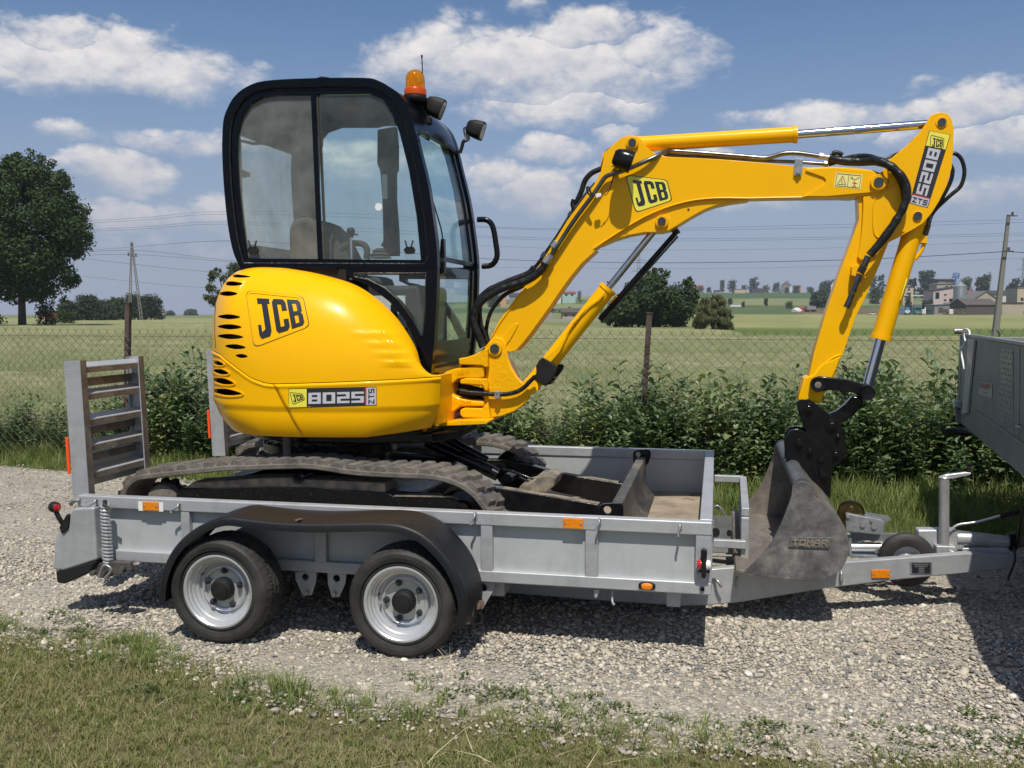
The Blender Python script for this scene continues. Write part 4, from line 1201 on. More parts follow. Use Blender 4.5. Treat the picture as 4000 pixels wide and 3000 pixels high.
house('farm_barn', 2106, 2160, 1246, 1212, 1196, 180, 'stone', 'dark', 'grey gabled barn seen between boom and boom cylinder', 4, 'gable_front', [(.35, .35, .5, .4)])
house('beige_farmhouse', 2196, 2262, 1244, 1220, 1207, 178, 'beige', 'brown', 'low beige farmhouse with a brown roof beside the grey barn', 4, 'gable_side', [(.22, .5, .35, .3), (.68, .5, .35, .3)])
house('field_house', 152, 192, 1235, 1222, 1216, 190, 'orange', 'red', 'orange house peeping out under the big oak', 4, 'gable_side', [(.6, .5, .3, .3)])
house('horizon_house', 628, 655, 1230, 1220, 1214, 820, 'stone', 'red', 'red roofed house on the left horizon', 8, 'gable_side')
house('horizon_house', 722, 760, 1230, 1217, 1208, 850, 'stone', 'grey', 'pale house on the left horizon near the cab', 9, 'gable_side')
prism('boundary_wall', [PH(2095, 176, zat(1257, 176)), PH(2350, 176, zat(1257, 176)), PH(2350, 176, zat(1246, 176)), PH(2095, 176, zat(1246, 176))], (0, .3, 0), HM['stone'], smooth=0,
      label='low pale wall in front of the barn and the beige farmhouse', cat='wall')
prism('boundary_wall', [PH(3526, 470, zat(1157, 470)), PH(3640, 470, zat(1157, 470)), PH(3640, 470, zat(1153, 470)), PH(3526, 470, zat(1153, 470))], (0, .4, 0), HM['white'], smooth=0,
      label='thin white wall in front of the largest village tree', cat='wall')
prism('field_tunnel', [PH(2850, 450, zat(1199, 450)), PH(2892, 450, zat(1199, 450)), PH(2892, 450, zat(1191, 450)), PH(2850, 450, zat(1191, 450))], (0, 2, 0), HM['white'], smooth=0,
      label='white low tunnel in the field right of the willow', cat='greenhouse')
# grain silo
def silo():
 Z = 395; o = PH(3743, Z, 0); z0 = zat(1176, Z); z1 = zat(1120, Z); z2 = zat(1101, Z); r = 24.5 / FOC * Z
 e = empty('grain_silo', (o.x, o.y, z0 - 1), 'round grey metal grain silo with a cone roof', 'silo')
 prof = []
 for k in range(14):
  z = z0 + (z1 - z0) * k / 14
  prof += [(r, z), (r * .985, z + .08), (r, z + .16)]
 prof += [(r, z1)]
 m = mat('corrugated_silo_steel', (.30, .33, .34), .4, metal=.5)
 lathe('silo_body', prof, (o.x, o.y, 0), (0, 0, 1), m, e, n=28)
 lathe('cone_roof', [(r * 1.04, z1), (r * .1, z2), (r * .08, z2 + .4)], (o.x, o.y, 0), (0, 0, 1), m, e, n=28)
 for k in range(4):
  a = .4 + k * 1.57
  x, y = o.x + r * .9 * math.cos(a), o.y + r * .9 * math.sin(a)
  MB().box((x - .1, y - .1, z0 - 2.2), (x + .1, y + .1, z0 + .1)).done('leg', m, e, smooth=0)
silo()
def conveyor():
 Z = 560; m = mat('blue_painted_frame', (.08, .16, .34), .5)
 e = empty('grain_elevator', PH(3720, Z, zat(1120, Z)), 'blue lattice grain elevator on the skyline behind the silo', 'elevator')
 b = MB()
 q = lambda px, py: PH(px, Z, zat(py, Z))
 for (a, c) in (((3708, 1095), (3716, 1068)), ((3716, 1068), (3738, 1070)), ((3738, 1070), (3734, 1092)), ((3716, 1068), (3724, 1098)), ((3738, 1070), (3724, 1098)), ((3708, 1088), (3730, 1080)), ((3714, 1084), (3738, 1076)), ((3726, 1069), (3722, 1094))):
  b.bar(q(*a), q(*c), .45)
 b.done('lattice_frame', m, e, smooth=0)
 b = MB(); b.bar(q(3722, 1120), q(3724, 1094), 1.2); b.done('tower_leg', m, e, smooth=0)
conveyor()
# farm vehicles and clutter in front of the village
def vbox(b, px0, px1, y0, y1, Z, d, m=0, dz=0.0):
 a = PH(px0, Z + dz, zat(y1, Z)); c = PH(px1, Z + dz, zat(y1, Z)); h = zat(y0, Z) - zat(y1, Z)
 off = Vector((-math.sin(PSI), math.cos(PSI), 0)) * d
 b.prism([a, c, c + Vector((0, 0, h)), a + Vector((0, 0, h))], off, m)
def far_wheels(e, pxs, py, Z, r, d):
 fw = Vector((-math.sin(PSI), math.cos(PSI), 0))
 for px in pxs:
  for k in (0, 1):
   c = PH(px, Z, zat(py, Z) + r) + fw * (d * k)
   MB().cyl(c - fw * .12, c + fw * .12, r, 12).done('wheel', M['rubber'], e)
def truck():
 Z = 332
 e = empty('truck', PH(3577, Z, 1.0), 'teal fronted lorry with a dark box body parked by the grey shed', 'truck')
 mt = mat('teal_cab', (.03, .22, .20), .4); mb = mat('dark_tarpaulin', (.10, .11, .11), .8)
 b = MB(); vbox(b, 3557, 3572, 1190, 1224, Z, 5.0, dz=1.5); vbox(b, 3572, 3597, 1190, 1199, Z, 5.0, dz=1.5); b.done('box_body', mb, e, smooth=0)
 b = MB(); vbox(b, 3569, 3597, 1199, 1227, Z, 1.9); b.done('cab', mt, e, smooth=0, bevel=.12)
 b = MB(); vbox(b, 3571, 3595, 1201, 1211, Z, .1, dz=-.06); b.done('windscreen', M['dark_glass'], e, smooth=0)
 b = MB(); vbox(b, 3572, 3594, 1219, 1223, Z, .1, dz=-.06); b.done('bumper', HM['grey'], e, smooth=0)
 far_wheels(e, (3573, 3593), 1231, Z, .42, 1.5)
truck()
def wagon():
 Z = 380
 e = empty('farm_wagon', PH(3166, Z, 1.0), 'grey tipping farm wagon standing left of the arm', 'wagon')
 b = MB(); vbox(b, 3148, 3185, 1196, 1210, Z, 2.2); b.done('wagon_box', HM['grey'], e, smooth=0, bevel=.05)
 b = MB(); vbox(b, 3146, 3187, 1210, 1212, Z, 2.2, dz=-.1); b.done('chassis', M['black_matt'], e, smooth=0)
 far_wheels(e, (3152, 3158, 3176, 3182), 1218, Z, .45, 1.9)
 # heaps beside it
 for nm, (a, c, yt), mm, lb in (('material_heap', (3090, 3128, 1202), HM['white'], 'white heap of sacks left of the farm wagon'), ('red_trailer', (3108, 3146, 1196), RM['red'], 'low red implement between the white heap and the farm wagon')):
  vs, fs = [], []
  bm = bmesh.new(); bmesh.ops.create_icosphere(bm, subdivisions=3, radius=1)
  o = PH((a + c) / 2, Z + (4 if nm[0] == 'r' else 0), 0); hw = (c - a) / 2 / FOC * Z; hh = zat(yt, Z) - zat(1216, Z)
  for v in bm.verts:
   k = 1 + .35 * noise.noise(v.co * 2.2 + Vector((a, 0, 0)))
   vs.append((o.x + v.co.x * hw * k, o.y + v.co.y * 1.4 * k, zat(1216, Z) + max(-.3, v.co.z * hh * k)))
  fs = [tuple(v.index for v in f.verts) for f in bm.faces]; bm.free()
  mk(nm, vs, fs, mm, smooth=25, label=lb, cat='heap' if nm[0] == 'm' else 'farm implement')
wagon()
def clutter():
 Z = 330
 mbl = mat('blue_container_paint', (.10, .16, .22), .5)
 e = empty('container', PH(3516, Z, 1), 'blue grey container right of the bucket cylinder', 'container')
 b = MB(); vbox(b, 3500, 3529, 1202, 1229, Z, 3); b.done('shell', mbl, e, smooth=0, bevel=.06)
 for k in range(7):
  b = MB(); vbox(b, 3502 + k * 4, 3503.4 + k * 4, 1204, 1227, Z, .06, dz=-.05); b.done('rib', mbl, e, smooth=0)
 e = empty('tractor', PH(3541, Z, 1), 'small blue and white tractor between the container and the lorry', 'tractor')
 b = MB(); vbox(b, 3534, 3549, 1202, 1212, Z, 1.5, dz=.4); b.done('cab', mat('tractor_blue', (.08, .25, .42), .4), e, smooth=0, bevel=.08)
 b = MB(); vbox(b, 3531, 3552, 1213, 1225, Z, 1.3); b.done('body', HM['white'], e, smooth=0, bevel=.12)
 far_wheels(e, (3533, 3549), 1232, Z, .5, 1.3)
 e = empty('liquid_tank', PH(3605, Z, 1), 'white plastic tank standing right of the lorry', 'tank')
 b = MB(); vbox(b, 3599, 3613, 1208, 1226, Z, 1.2); b.done('shell', HM['white'], e, smooth=0, bevel=.1)
 b = MB(); vbox(b, 3608, 3612, 1200, 1208, Z, .4, dz=.3); b.done('spout', HM['white'], e, smooth=0, bevel=.05)
 e = empty('parked_car', PH(3624, Z, 1), 'dark small car parked right of the white tank', 'car')
 b = MB(); vbox(b, 3614, 3635, 1218, 1226, Z, 3.4); b.done('body', mat('car_green', (.03, .07, .07), .3), e, smooth=0, bevel=.15)
 b = MB(); vbox(b, 3617, 3632, 1211, 1218, Z, 1.8, dz=.8); b.done('cabin', M['dark_glass'], e, smooth=0, bevel=.15)
 far_wheels(e, (3617, 3632), 1229, Z, .3, 2.6)
 e = empty('silver_car', PH(3407, Z, 1), 'silver car half hidden behind the arm', 'car')
 b = MB(); vbox(b, 3396, 3418, 1224, 1229, Z, 1.7); b.done('body', HM['white'], e, smooth=0, bevel=.12)
 b = MB(); vbox(b, 3401, 3411, 1220, 1224, Z, 1.4, dz=.15); b.done('cabin', M['dark_glass'], e, smooth=0, bevel=.1)
 far_wheels(e, (3400, 3414), 1232, Z, .25, 1.4)
 # racks of firewood
 ml = mat('log_ends', (.30, .24, .17), .9)
 rr = random.Random(3)
 for nm, a, c, lb in (('firewood_stack', 3684, 3702, 'smaller stack of split logs at the corner of the grey shed'), ('firewood_stack', 3722, 3768, 'longer stack of split logs in front of the plank barn')):
  e = empty(nm, PH((a + c) / 2, Z, 1), lb, 'firewood', 'stacks of firewood')
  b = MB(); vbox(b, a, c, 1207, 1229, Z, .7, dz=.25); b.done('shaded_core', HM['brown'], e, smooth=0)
  fw = Vector((-math.sin(PSI), math.cos(PSI), 0))
  for px in np.arange(a + 1, c, 3.0):
   for py in np.arange(1208 + rr.uniform(-2, 3), 1229, 3.3):
    q = PH(px + rr.uniform(-.5, .5), Z, zat(py, Z))
    MB().cyl(q, q + fw * .3, .11 * rr.uniform(.7, 1.1), 6).done('log', ml if rr.random() < .6 else HM['brown'], e, smooth=0)
 e = empty('white_bags', PH(3712, Z, 1), 'white big bag between the two firewood stacks', 'bag')
 b = MB(); vbox(b, 3704, 3720, 1208, 1228, Z, 1.1); b.done('bag', HM['white'], e, smooth=0, bevel=.2)
clutter()
# == pylons, poles, cables
M['concrete'] = mat('weathered_concrete', (.19, .18, .155), .9, nscale=6, col2=(.17, .165, .15), bump=.3)
M['wood_pole'] = mat('tarred_pole', (.055, .045, .038), .9, nscale=8, col2=(.10, .085, .07))
M['lattice'] = mat('galvanised_lattice', (.20, .22, .24), .6)
M['cable'] = mat('cable', (.03, .032, .036), .6)
def a_pole():
 Z = 135; s = Z / FOC
 e = empty('concrete_pylon', PH(533, Z, 0), 'pointed two legged concrete pylon in the field on the left', 'pylon')
 def q(px, py): return PH(px, Z, zat(py, Z))
 for a, b_ in (((524, 970), (510, 1250)), ((528, 970), (556, 1250))):
  p0, p1 = q(*a), q(*b_)
  m = MB()
  sd = RT * (4.2 * s)
  m.bar(p0 - sd * .5, p1 - sd * 1.1, .11); m.bar(p0 + sd * .5, p1 + sd * 1.1, .11)
  for k in range(15):
   t = (k + .5) / 15; c = p0.lerp(p1, t); w = .5 + .6 * t
   m.bar(c - sd * w, c + sd * w, .09)
  m.done('leg', M['concrete'], e, smooth=0)
 b = MB(); b.bar(q(508, 1001), q(547, 1004), .12); b.done('crossarm', M['concrete'], e, smooth=0)
 b = MB(); b.bar(q(526, 980), q(526, 950), .12); b.bar(q(519, 950), q(534, 950), .07); b.done('head', M['concrete'], e, smooth=0)
 for px, py in ((512, 990), (541, 994), (523, 955), (529, 955)):
  MB().cyl(q(px, py + 10), q(px, py - 2), .09, 8).done('insulator', M['wood_pole'], e)
a_pole()
def u_pole():
 Z = 55
 o = PH(3893, Z, 0)
 e = empty('utility_pole', PH(3893, Z, 0), 'grey square utility pole leaning right behind the grey trailer', 'pole')
 t = PH(3921, Z, zat(842, Z)); b_ = PH(3884, Z, 0)
 d = t - b_
 m = MB()
 fw = Vector((-math.sin(PSI), math.cos(PSI), 0))
 v = []
 for p, w in ((b_, .17), (t, .085)):
  for i, j in ((-1, -1), (1, -1), (1, 1), (-1, 1)): v.append(p + RT * (w * i) + fw * (w * .8 * j))
 m.add(v, BOXF)
 m.done('shaft', M['concrete'], e, smooth=0, bevel=.02)
 for zy in (850, 985):
  q = PH(3921 - (zy - 842) * .075, Z, zat(zy, Z))
  MB().cyl(q - fw * .25 + RT * .1, q - fw * .25 + RT * .1 + Vector((0, 0, .22)), .07, 8).done('insulator', M['wood_pole'], e)
  MB().bar(q - fw * .3 - RT * .2, q - fw * .3 + RT * .35, .06).done('bracket', M['wood_pole'], e, smooth=0)
u_pole()
def pylon(px, ytop, ybase, Z, label):
 s = Z / FOC
 e = empty('lattice_pylon', PH(px, Z, 0), label, 'pylon', 'high voltage pylons on the horizon')
 def q(dx, py): return PH(px + dx, Z, zat(py, Z))
 h = ybase - ytop; w = h * .055
 b = MB(); r = max(.18, .0006 * Z)
 ys = [ybase - h * k / 8 for k in range(9)]
 ws = [w * (1 - .8 * k / 8) for k in range(9)]
 for k in range(8):
  for sx in (-1, 1):
   b.bar(q(sx * ws[k], ys[k]), q(sx * ws[k + 1], ys[k + 1]), r)
   b.bar(q(sx * ws[k], ys[k]), q(-sx * ws[k + 1], ys[k + 1]), r * .7)
 b.done('mast', M['lattice'], e, smooth=0)
 for k, (fy, fw_) in enumerate(((.03, .10), (.30, .17), (.52, .13))):
  b = MB(); y = ytop + h * fy
  b.bar(q(-h * fw_, y), q(h * fw_, y), r); b.bar(q(-h * fw_, y), q(0, y - h * .05), r * .6); b.bar(q(h * fw_, y), q(0, y - h * .05), r * .6)
  b.done('crossarm', M['lattice'], e, smooth=0)
pylon(2492, 965, 1150, 760, 'tall lattice pylon behind the large broad tree')
pylon(3855, 1064, 1150, 1100, 'small faint lattice pylon left of the utility pole')
pylon(3986, 1012, 1150, 900, 'lattice pylon at the right edge of the sky')
def cable(pts, label, r=.022, name='power_cable'):
 """pts: (px, py, Z) along the wire"""
 q = [PH(a, Z, zat(b, Z)) for a, b, Z in pts]
 v, f = tube_vf(q, r, 4, 10)
 mk(name, v, f, M['cable'], smooth=0, label=label, cat='cable', group='overhead cables')
cable([(340, 981, 190), (526, 968, 135), (892, 944, 100), (1400, 975, 90), (1889, 1012, 80), (2400, 1027, 75), (2880, 1026, 68), (3400, 1013, 60), (3917, 985, 55)], 'thick dark cable sagging across the whole view to the utility pole', .018)
cable([(3917, 985, 55), (4200, 1000, 48)], 'thick cable leaving the utility pole to the right', .018)
cable([(-300, 897, 330), (0, 885, 310), (540, 857, 290), (880, 831, 280), (1500, 845, 280), (1890, 888, 280), (2430, 898, 280), (3300, 880, 280), (4200, 855, 300)], 'upper wire of the high pair crossing above the oak', .035)
cable([(-300, 903, 330), (0, 893, 310), (540, 866, 290), (880, 841, 280), (1500, 858, 280), (1890, 893, 280), (2430, 904, 280), (3300, 892, 280), (4200, 866, 300)], 'lower wire of the high pair crossing above the oak', .035)
cable([(-300, 925, 330), (0, 918, 310), (540, 892, 290), (880, 871, 280), (1500, 900, 280), (1890, 925, 280), (2430, 936, 280), (3300, 929, 280), (4200, 908, 300)], 'upper wire of the middle pair crossing the oak', .035)
cable([(-300, 929, 330), (0, 920, 310), (540, 900, 290), (880, 880, 280), (1500, 912, 280), (1890, 932, 280), (2430, 945, 280), (3300, 936, 280), (4200, 918, 300)], 'lower wire of the middle pair crossing the oak', .035)
cable([(200, 1000, 150), (526, 980, 135), (915, 1020, 140), (1500, 1070, 160)], 'faint wire falling right from the head of the concrete pylon', .02)
cable([(200, 1008, 150), (512, 996, 135), (915, 1026, 140), (1500, 1080, 160)], 'faint wire falling right from the left insulator of the concrete pylon', .02)
cable([(330, 1010, 150), (541, 1035, 140), (840, 1064, 140), (1500, 1110, 160)], 'low faint wire passing behind the concrete pylon', .02)
cable([(330, 1080, 250), (600, 1108, 250), (840, 1126, 250), (1500, 1150, 250)], 'lowest faint wire left of the engine cover', .03)
cable([(1880, 962, 300), (2400, 978, 300), (3200, 972, 300), (4200, 935, 300)], 'single faint wire above the large broad tree', .03)
cable([(1880, 1045, 380), (2600, 1050, 380), (3200, 1042, 380), (4200, 1000, 380)], 'lowest faint wire right of the boom', .035)
# == wire fence
def fence():
 e = empty('wire_fence', (-.58, 8.56, 0), 'rusty chain link fence on thin posts in front of the wheat', 'fence')
 mp = mat('rusty_post_paint', (.060, .032, .026), .75, nscale=18, col2=(.10, .075, .06), bump=.4)
 mw = mat('rusty_wire', (.060, .052, .045), .6)
 for (tx, bx, y, zt) in ((-5.64, -5.72, 8.56, 1.60), (-.575, -.66, 8.56, 1.50), (4.35, 4.33, 8.50, 1.55), (-10.5, -10.5, 8.56, 1.55)):
  m = MB(); m.bar((bx, y + .02, -.1), (tx, y + .02, zt), .046, .046, up=(0, 1, 0)); m.bar((tx, y + .02, zt), (tx + .001, y + .02, zt + .012), .056, .056, up=(0, 1, 0))
  m.done('post', mp, e, smooth=0)
 # chain link: two families of slanting wires
 v, f = [], []
 p = .088; x0, x1, zb, nz_ = -12.0, 7.0, .03, 30
 def strand(pts, r=.0024):
  n0 = len(v)
  for i, q in enumerate(pts):
   for a in (0, 2.094, 4.189):
    v.append((q[0] + r * math.cos(a), q[1] + r * math.sin(a), q[2] + r * .4 * math.sin(a + 1)))
  for i in range(len(pts) - 1):
   for k in range(3):
    f.append((n0 + 3 * i + k, n0 + 3 * i + (k + 1) % 3, n0 + 3 * i + 3 + (k + 1) % 3, n0 + 3 * i + 3 + k))
 nn = int((x1 - x0) / p)
 def top(x): return 1.335 + .025 * nz2(x, 0, .5, 7) - .02 * math.cos((x + .58) / 5 * 6.283)
 def bx(x, z): return x + .012 * nz2(x, z, .9, 3), 8.52 + .02 * nz2(x, z * 2, .6, 5), z
 for s in (1, -1):
  for i in range(-nz_, nn + nz_):
   pts = []
   for k in range(nz_ + 1):
    x = x0 + (i + s * k * .5) * p; z = zb + k * p * .5
    if x < x0 or x > x1: continue
    z = zb + (z - zb) * top(x) / 1.35
    q = bx(x, z); pts.append((q[0], q[1] + (.004 if (k % 2) == (s > 0) else -.004), q[2]))
   if len(pts) > 1:
    if abs(len(pts) - nz_ - 1) < 1:
     l = pts[-1]; pts.append((l[0] + s * p * .2, l[1], l[2] + p * .35))
    strand(pts)
 me = bpy.data.meshes.new('wire_mesh'); me.from_pydata(v, [], f); me.materials.append(mw)
 link_mesh('wire_mesh', me, e, (0, 0, 0), kind='stuff')
 for zz in (.45, 1.28):
  pts = [bx(x, zz) for x in np.arange(x0, x1, .6)]
  tv, tf = tube_vf(pts, .0022, 3, 1)
  mk('tension_wire', tv, tf, mw, e, smooth=0)
fence()
# == lettering
GL = {
 'T': ["#####", "..#..", "..#..", "..#..", "..#.."], 'O': ["#####", "#...#", "#...#", "#...#", "#####"],
 'M': ["#...#", "##.##", "#.#.#", "#...#", "#...#"], 'A': [".###.", "#...#", "#####", "#...#", "#...#"],
 'R': ["####.", "#...#", "####.", "#..#.", "#...#"], 'K': ["#..#.", "#.#..", "##...", "#.#..", "#..#."],
 'P': ["####.", "#...#", "####.", "#....", "#...."], 'F': ["#####", "#....", "####.", "#....", "#...."],
 'Z': ["#####", "...#.", "..#..", ".#...", "#####"], 'S': ["#####", "#....", "#####", "....#", "#####"],
 '8': [".###.", "#...#", ".###.", "#...#", ".###."], '0': ["#####", "#...#", "#...#", "#...#", "#####"],
 '2': ["#####", "....#", "#####", "#....", "#####"], '5': ["#####", "#....", "#####", "....#", "#####"],
 '3': ["####.", "...#.", ".###.", "...#.", "####."], '1': [".##..", "..#..", "..#..", "..#..", ".###."],
 '4': ["#..#.", "#..#.", "#####", "...#.", "...#."], '6': ["####.", "#....", "####.", "#..#.", "####."],
 '-': [".....", ".....", ".###.", ".....", "....."], '7': ["####.", "...#.", "..#..", "..#..", "..#.."],
 '9': ["####.", "#..#.", "####.", "...#.", "####."],
}
WIDE8 = {'8': ["#######", "##...##", "#######", "##...##", "#######"], '0': ["#######", "##...##", "##...##", "##...##", "#######"],
         '2': ["#######", ".....##", "#######", "##.....", "#######"], '5': ["#######", "##.....", "#######", ".....##", "#######"]}
def bitmap_polys(rows, x0, y0, w, h, cut=0.0):
 """merged horizontal runs as rectangles with shared edges, in 0..1 text space -> list of quads (y down)"""
 out = []
 R, Cn = len(rows), len(rows[0])
 for r in range(R):
  c = 0
  while c < Cn:
   if rows[r][c] == '#':
    e = c
    while e < Cn and rows[r][e] == '#': e += 1
    out.append([(x0 + w * c / Cn, y0 + h * r / R), (x0 + w * e / Cn, y0 + h * r / R), (x0 + w * e / Cn, y0 + h * (r + 1) / R), (x0 + w * c / Cn, y0 + h * (r + 1) / R)])
    c = e
   else: c += 1
 return out
def word_polys(word, gap=.25, glyphs=GL):
 n = len(word); u = 1 / (n + gap * (n - 1)); out = []
 for i, ch in enumerate(word):
  if ch == ' ': continue
  out.append((ch, bitmap_polys(glyphs[ch], i * u * (1 + gap), 0, u, 1)))
 return out
# the three tall condensed letters of the badge, each as quads in a 0..1 box (y down)
def big_letters():
 def q(*p): return list(p)
 J = [[(.18, 0), (1, 0), (1, .13), (.18, .13)], [(.45, .13), (.83, .13), (.83, .88), (.45, .80)], [(0, .66), (.20, .66), (.20, .86), (0, .90)],
         [(0, .90), (.20, .86), (.45, .80), (.83, .88), (.70, 1), (.12, 1)]]
 C = [[(.16, 0), (.84, 0), (1, .1), (.64, .15), (.36, .15), (0, .1)], [(0, .1), (.36, .15), (.36, .85), (0, .9)], [(0, .9), (.36, .85), (.64, .85), (1, .9), (.84, 1), (.16, 1)],
         [(.64, .15), (1, .1), (1, .36), (.64, .36)], [(.64, .64), (1, .64), (1, .9), (.64, .85)]]
 B = [[(0, 0), (.84, 0), (1, .1), (.64, .13), (.36, .13)], [(0, 0), (.36, .13), (.36, .87), (0, 1)], [(.64, .13), (1, .1), (1, .42), (.88, .5), (.64, .43)],
         [(.36, .43), (.64, .43), (.88, .5), (.64, .57), (.36, .57)], [(.88, .5), (1, .58), (1, .9), (.64, .87), (.64, .57)], [(0, 1), (.36, .87), (.64, .87), (1, .9), (.84, 1)]]
 return [('J', J), ('C', C), ('B', B)]
def bil(quad, s, t):
 """quad: 4 pixel corners tl,tr,br,bl"""
 (ax, ay), (bx, by), (cx, cy), (dx, dy) = quad
 return ((ax * (1 - s) + bx * s) * (1 - t) + (dx * (1 - s) + cx * s) * t, (ay * (1 - s) + by * s) * (1 - t) + (dy * (1 - s) + cy * s) * t)
class Surf:
 """photo pixels onto a plane y = const, or onto a mesh (the surface itself, not the lens)"""
 def __init__(s, y=None, obj=None, plane=None):
  s.y = y; s.plane = plane
  if obj is not None:
   dg = bpy.context.evaluated_depsgraph_get()
   ev = obj.evaluated_get(dg); me = ev.to_mesh()
   w = WL[obj.name]
   s.bvh = BVHTree.FromPolygons([v.co + w for v in me.vertices], [tuple(p.vertices) for p in me.polygons])
   ev.to_mesh_clear()
  else: s.bvh = None
 def at(s, px, py, lift):
  d = ray(px, py)
  if s.bvh:
   h = s.bvh.ray_cast(CAM, d.normalized())
   if h[0] is None: return None
   n = h[1] if h[1].dot(d) < 0 else -h[1]
   return h[0] + n * lift
  if s.plane:
   o, n = s.plane
   p = CAM + d * ((o - CAM).dot(n) / d.dot(n))
   n = n if n.dot(d) < 0 else -n
   return p + n * lift
  return P(px, py, s.y) + Vector((0, -lift, 0))
def raised(polys, quad, surf, lift0, lift1, mb, sub=1, m=0):
 """polys in 0..1 -> on the surface as a raised slab between lift0 and lift1"""
 pl2 = []
 for poly in polys:
  if sub > 1 and len(poly) == 4:
   L = lambda a, b, t: (a[0] + (b[0] - a[0]) * t, a[1] + (b[1] - a[1]) * t)
   k = max(1, round(sub * 2.5 * abs(poly[3][1] - poly[0][1]) / .76))
   pl2 += [[L(poly[0], poly[3], j / k), L(poly[1], poly[2], j / k), L(poly[1], poly[2], (j + 1) / k), L(poly[0], poly[3], (j + 1) / k)] for j in range(k)]
  else: pl2.append(poly)
 for poly in pl2:
  pts = []
  n = len(poly)
  for i in range(n):
   a, b = poly[i], poly[(i + 1) % n]
   for k in range(sub): pts.append((a[0] + (b[0] - a[0]) * k / sub, a[1] + (b[1] - a[1]) * k / sub))
  px = [bil(quad, *p) for p in pts]
  A = [surf.at(x, y, lift0) for x, y in px]; B = [surf.at(x, y, lift1) for x, y in px]
  if any(p is None for p in A + B): continue
  n = len(A)
  mb.add(A + B, [tuple(range(n, 2 * n)), tuple(range(n - 1, -1, -1))] + [(i, (i + 1) % n, (i + 1) % n + n, i + n) for i in range(n)], m)
def rect_poly(s0=0, t0=0, s1=1, t1=1): return [(s0, t0), (s1, t0), (s1, t1), (s0, t1)]
def grid_rect(nx, ny, s0=0, t0=0, s1=1, t1=1):
 return [[(s0 + (s1 - s0) * i / nx, t0 + (t1 - t0) * j / ny), (s0 + (s1 - s0) * (i + 1) / nx, t0 + (t1 - t0) * j / ny), (s0 + (s1 - s0) * (i + 1) / nx, t0 + (t1 - t0) * (j + 1) / ny), (s0 + (s1 - s0) * i / nx, t0 + (t1 - t0) * (j + 1) / ny)] for i in range(nx) for j in range(ny)]
def sheet_on(quad, surf, lift, nx, ny, mb, m=0, s0=0, t0=0, s1=1, t1=1, th=.0008):
 """thin sticker following the surface"""
 V = []
 for j in range(ny + 1):
  for i in range(nx + 1):
   p = bil(quad, s0 + (s1 - s0) * i / nx, t0 + (t1 - t0) * j / ny)
   q = surf.at(p[0], p[1], lift)
   if q is None: return
   V.append(q)
 F = [(j * (nx + 1) + i, j * (nx + 1) + i + 1, (j + 1) * (nx + 1) + i + 1, (j + 1) * (nx + 1) + i) for j in range(ny) for i in range(nx)]
 mb.add(V, F, m)
def path_ribbon(pts, surf, w, lift0, lift1, mb, m=0, closed=True):
 """raised bead along a pixel path"""
 n = len(pts)
 o, i_ = [], []
 for k in range(n):
  a = pts[(k - 1) % n]; b = pts[(k + 1) % n]
  if not closed: a = pts[max(0, k - 1)]; b = pts[min(n - 1, k + 1)]
  dx, dy = b[0] - a[0], b[1] - a[1]; L = math.hypot(dx, dy) or 1
  nx, ny = -dy / L * w / 2, dx / L * w / 2
  o.append((pts[k][0] + nx, pts[k][1] + ny)); i_.append((pts[k][0] - nx, pts[k][1] - ny))
 for k in range(n if closed else n - 1):
  j = (k + 1) % n
  q = [o[k], o[j], i_[j], i_[k]]
  A = [surf.at(x, y, lift0) for x, y in q]; B = [surf.at(x, y, lift1) for x, y in q]
  if any(p is None for p in A + B): continue
  mb.add(A + B, [(4, 5, 6, 7), (3, 2, 1, 0), (0, 1, 5, 4), (2, 3, 7, 6), (1, 2, 6, 5), (3, 0, 4, 7)], m)
def round_poly(pts, r=.18, k=4):
 """corners of a pixel polygon rounded"""
 out = []; n = len(pts)
 for i in range(n):
  p = Vector((*pts[i], 0)); a = Vector((*pts[i - 1], 0)); b = Vector((*pts[(i + 1) % n], 0))
  ra = p + (a - p) * r; rb = p + (b - p) * r
  for j in range(k + 1):
   t = j / k
   q = ra * (1 - t) ** 2 + p * 2 * t * (1 - t) + rb * t * t
   out.append((q.x, q.y))
 return out
def badge(quad, surf, parent, base=True, raised_h=.0015, sub=2, name='maker_badge', frame_black=True):
 """yellow kite shaped badge with three black letters; quad is its outline (tl, tr, br, bl) in pixels"""
 ol = round_poly(list(quad), .12)
 mb = MB()
 if base:
  cx = sum(p[0] for p in ol) / len(ol); cy = sum(p[1] for p in ol) / len(ol)
  def ringp(k, l): return [surf.at(cx + (x - cx) * k, cy + (y - cy) * k, l) for x, y in ol]
  n = len(ol)
  for (k0, k1, l, m) in ((1.0, .95, .0006, 1), (.95, 0.0, .0009, 0)):
   A = ringp(k0, l)
   if k1 > 0:
    B = ringp(k1, l)
    mb.add(A + B, [(i, (i + 1) % n, (i + 1) % n + n, i + n) for i in range(n)], m)
   else:
    for (ka, kb) in ((k0, .6), (.6, .3)):
     A = ringp(ka, l); B = ringp(kb, l)
     mb.add(A + B, [(i, (i + 1) % n, (i + 1) % n + n, i + n) for i in range(n)], m)
    A = ringp(.3, l); mb.add(A, [tuple(range(n))], m)
  o = mb.done(name, [M['badge_yellow'], M['letter_black']], parent, smooth=0)
 else: o = parent
 # letters sit inside the kite
 spans = [(.10, .36), (.40, .64), (.68, .92)]
 for (ch, polys), (a, b) in zip(big_letters(), spans):
  lm = MB()
  pp = [[(a + (b - a) * x, .13 + .74 * y) for x, y in p] for p in polys]
  raised(pp, quad, surf, .0002 if base else -.001, .0016 if base else raised_h, lm, sub)
  if lm.v: lm.done('letter', M['letter_black'], o, smooth=0)
 return o
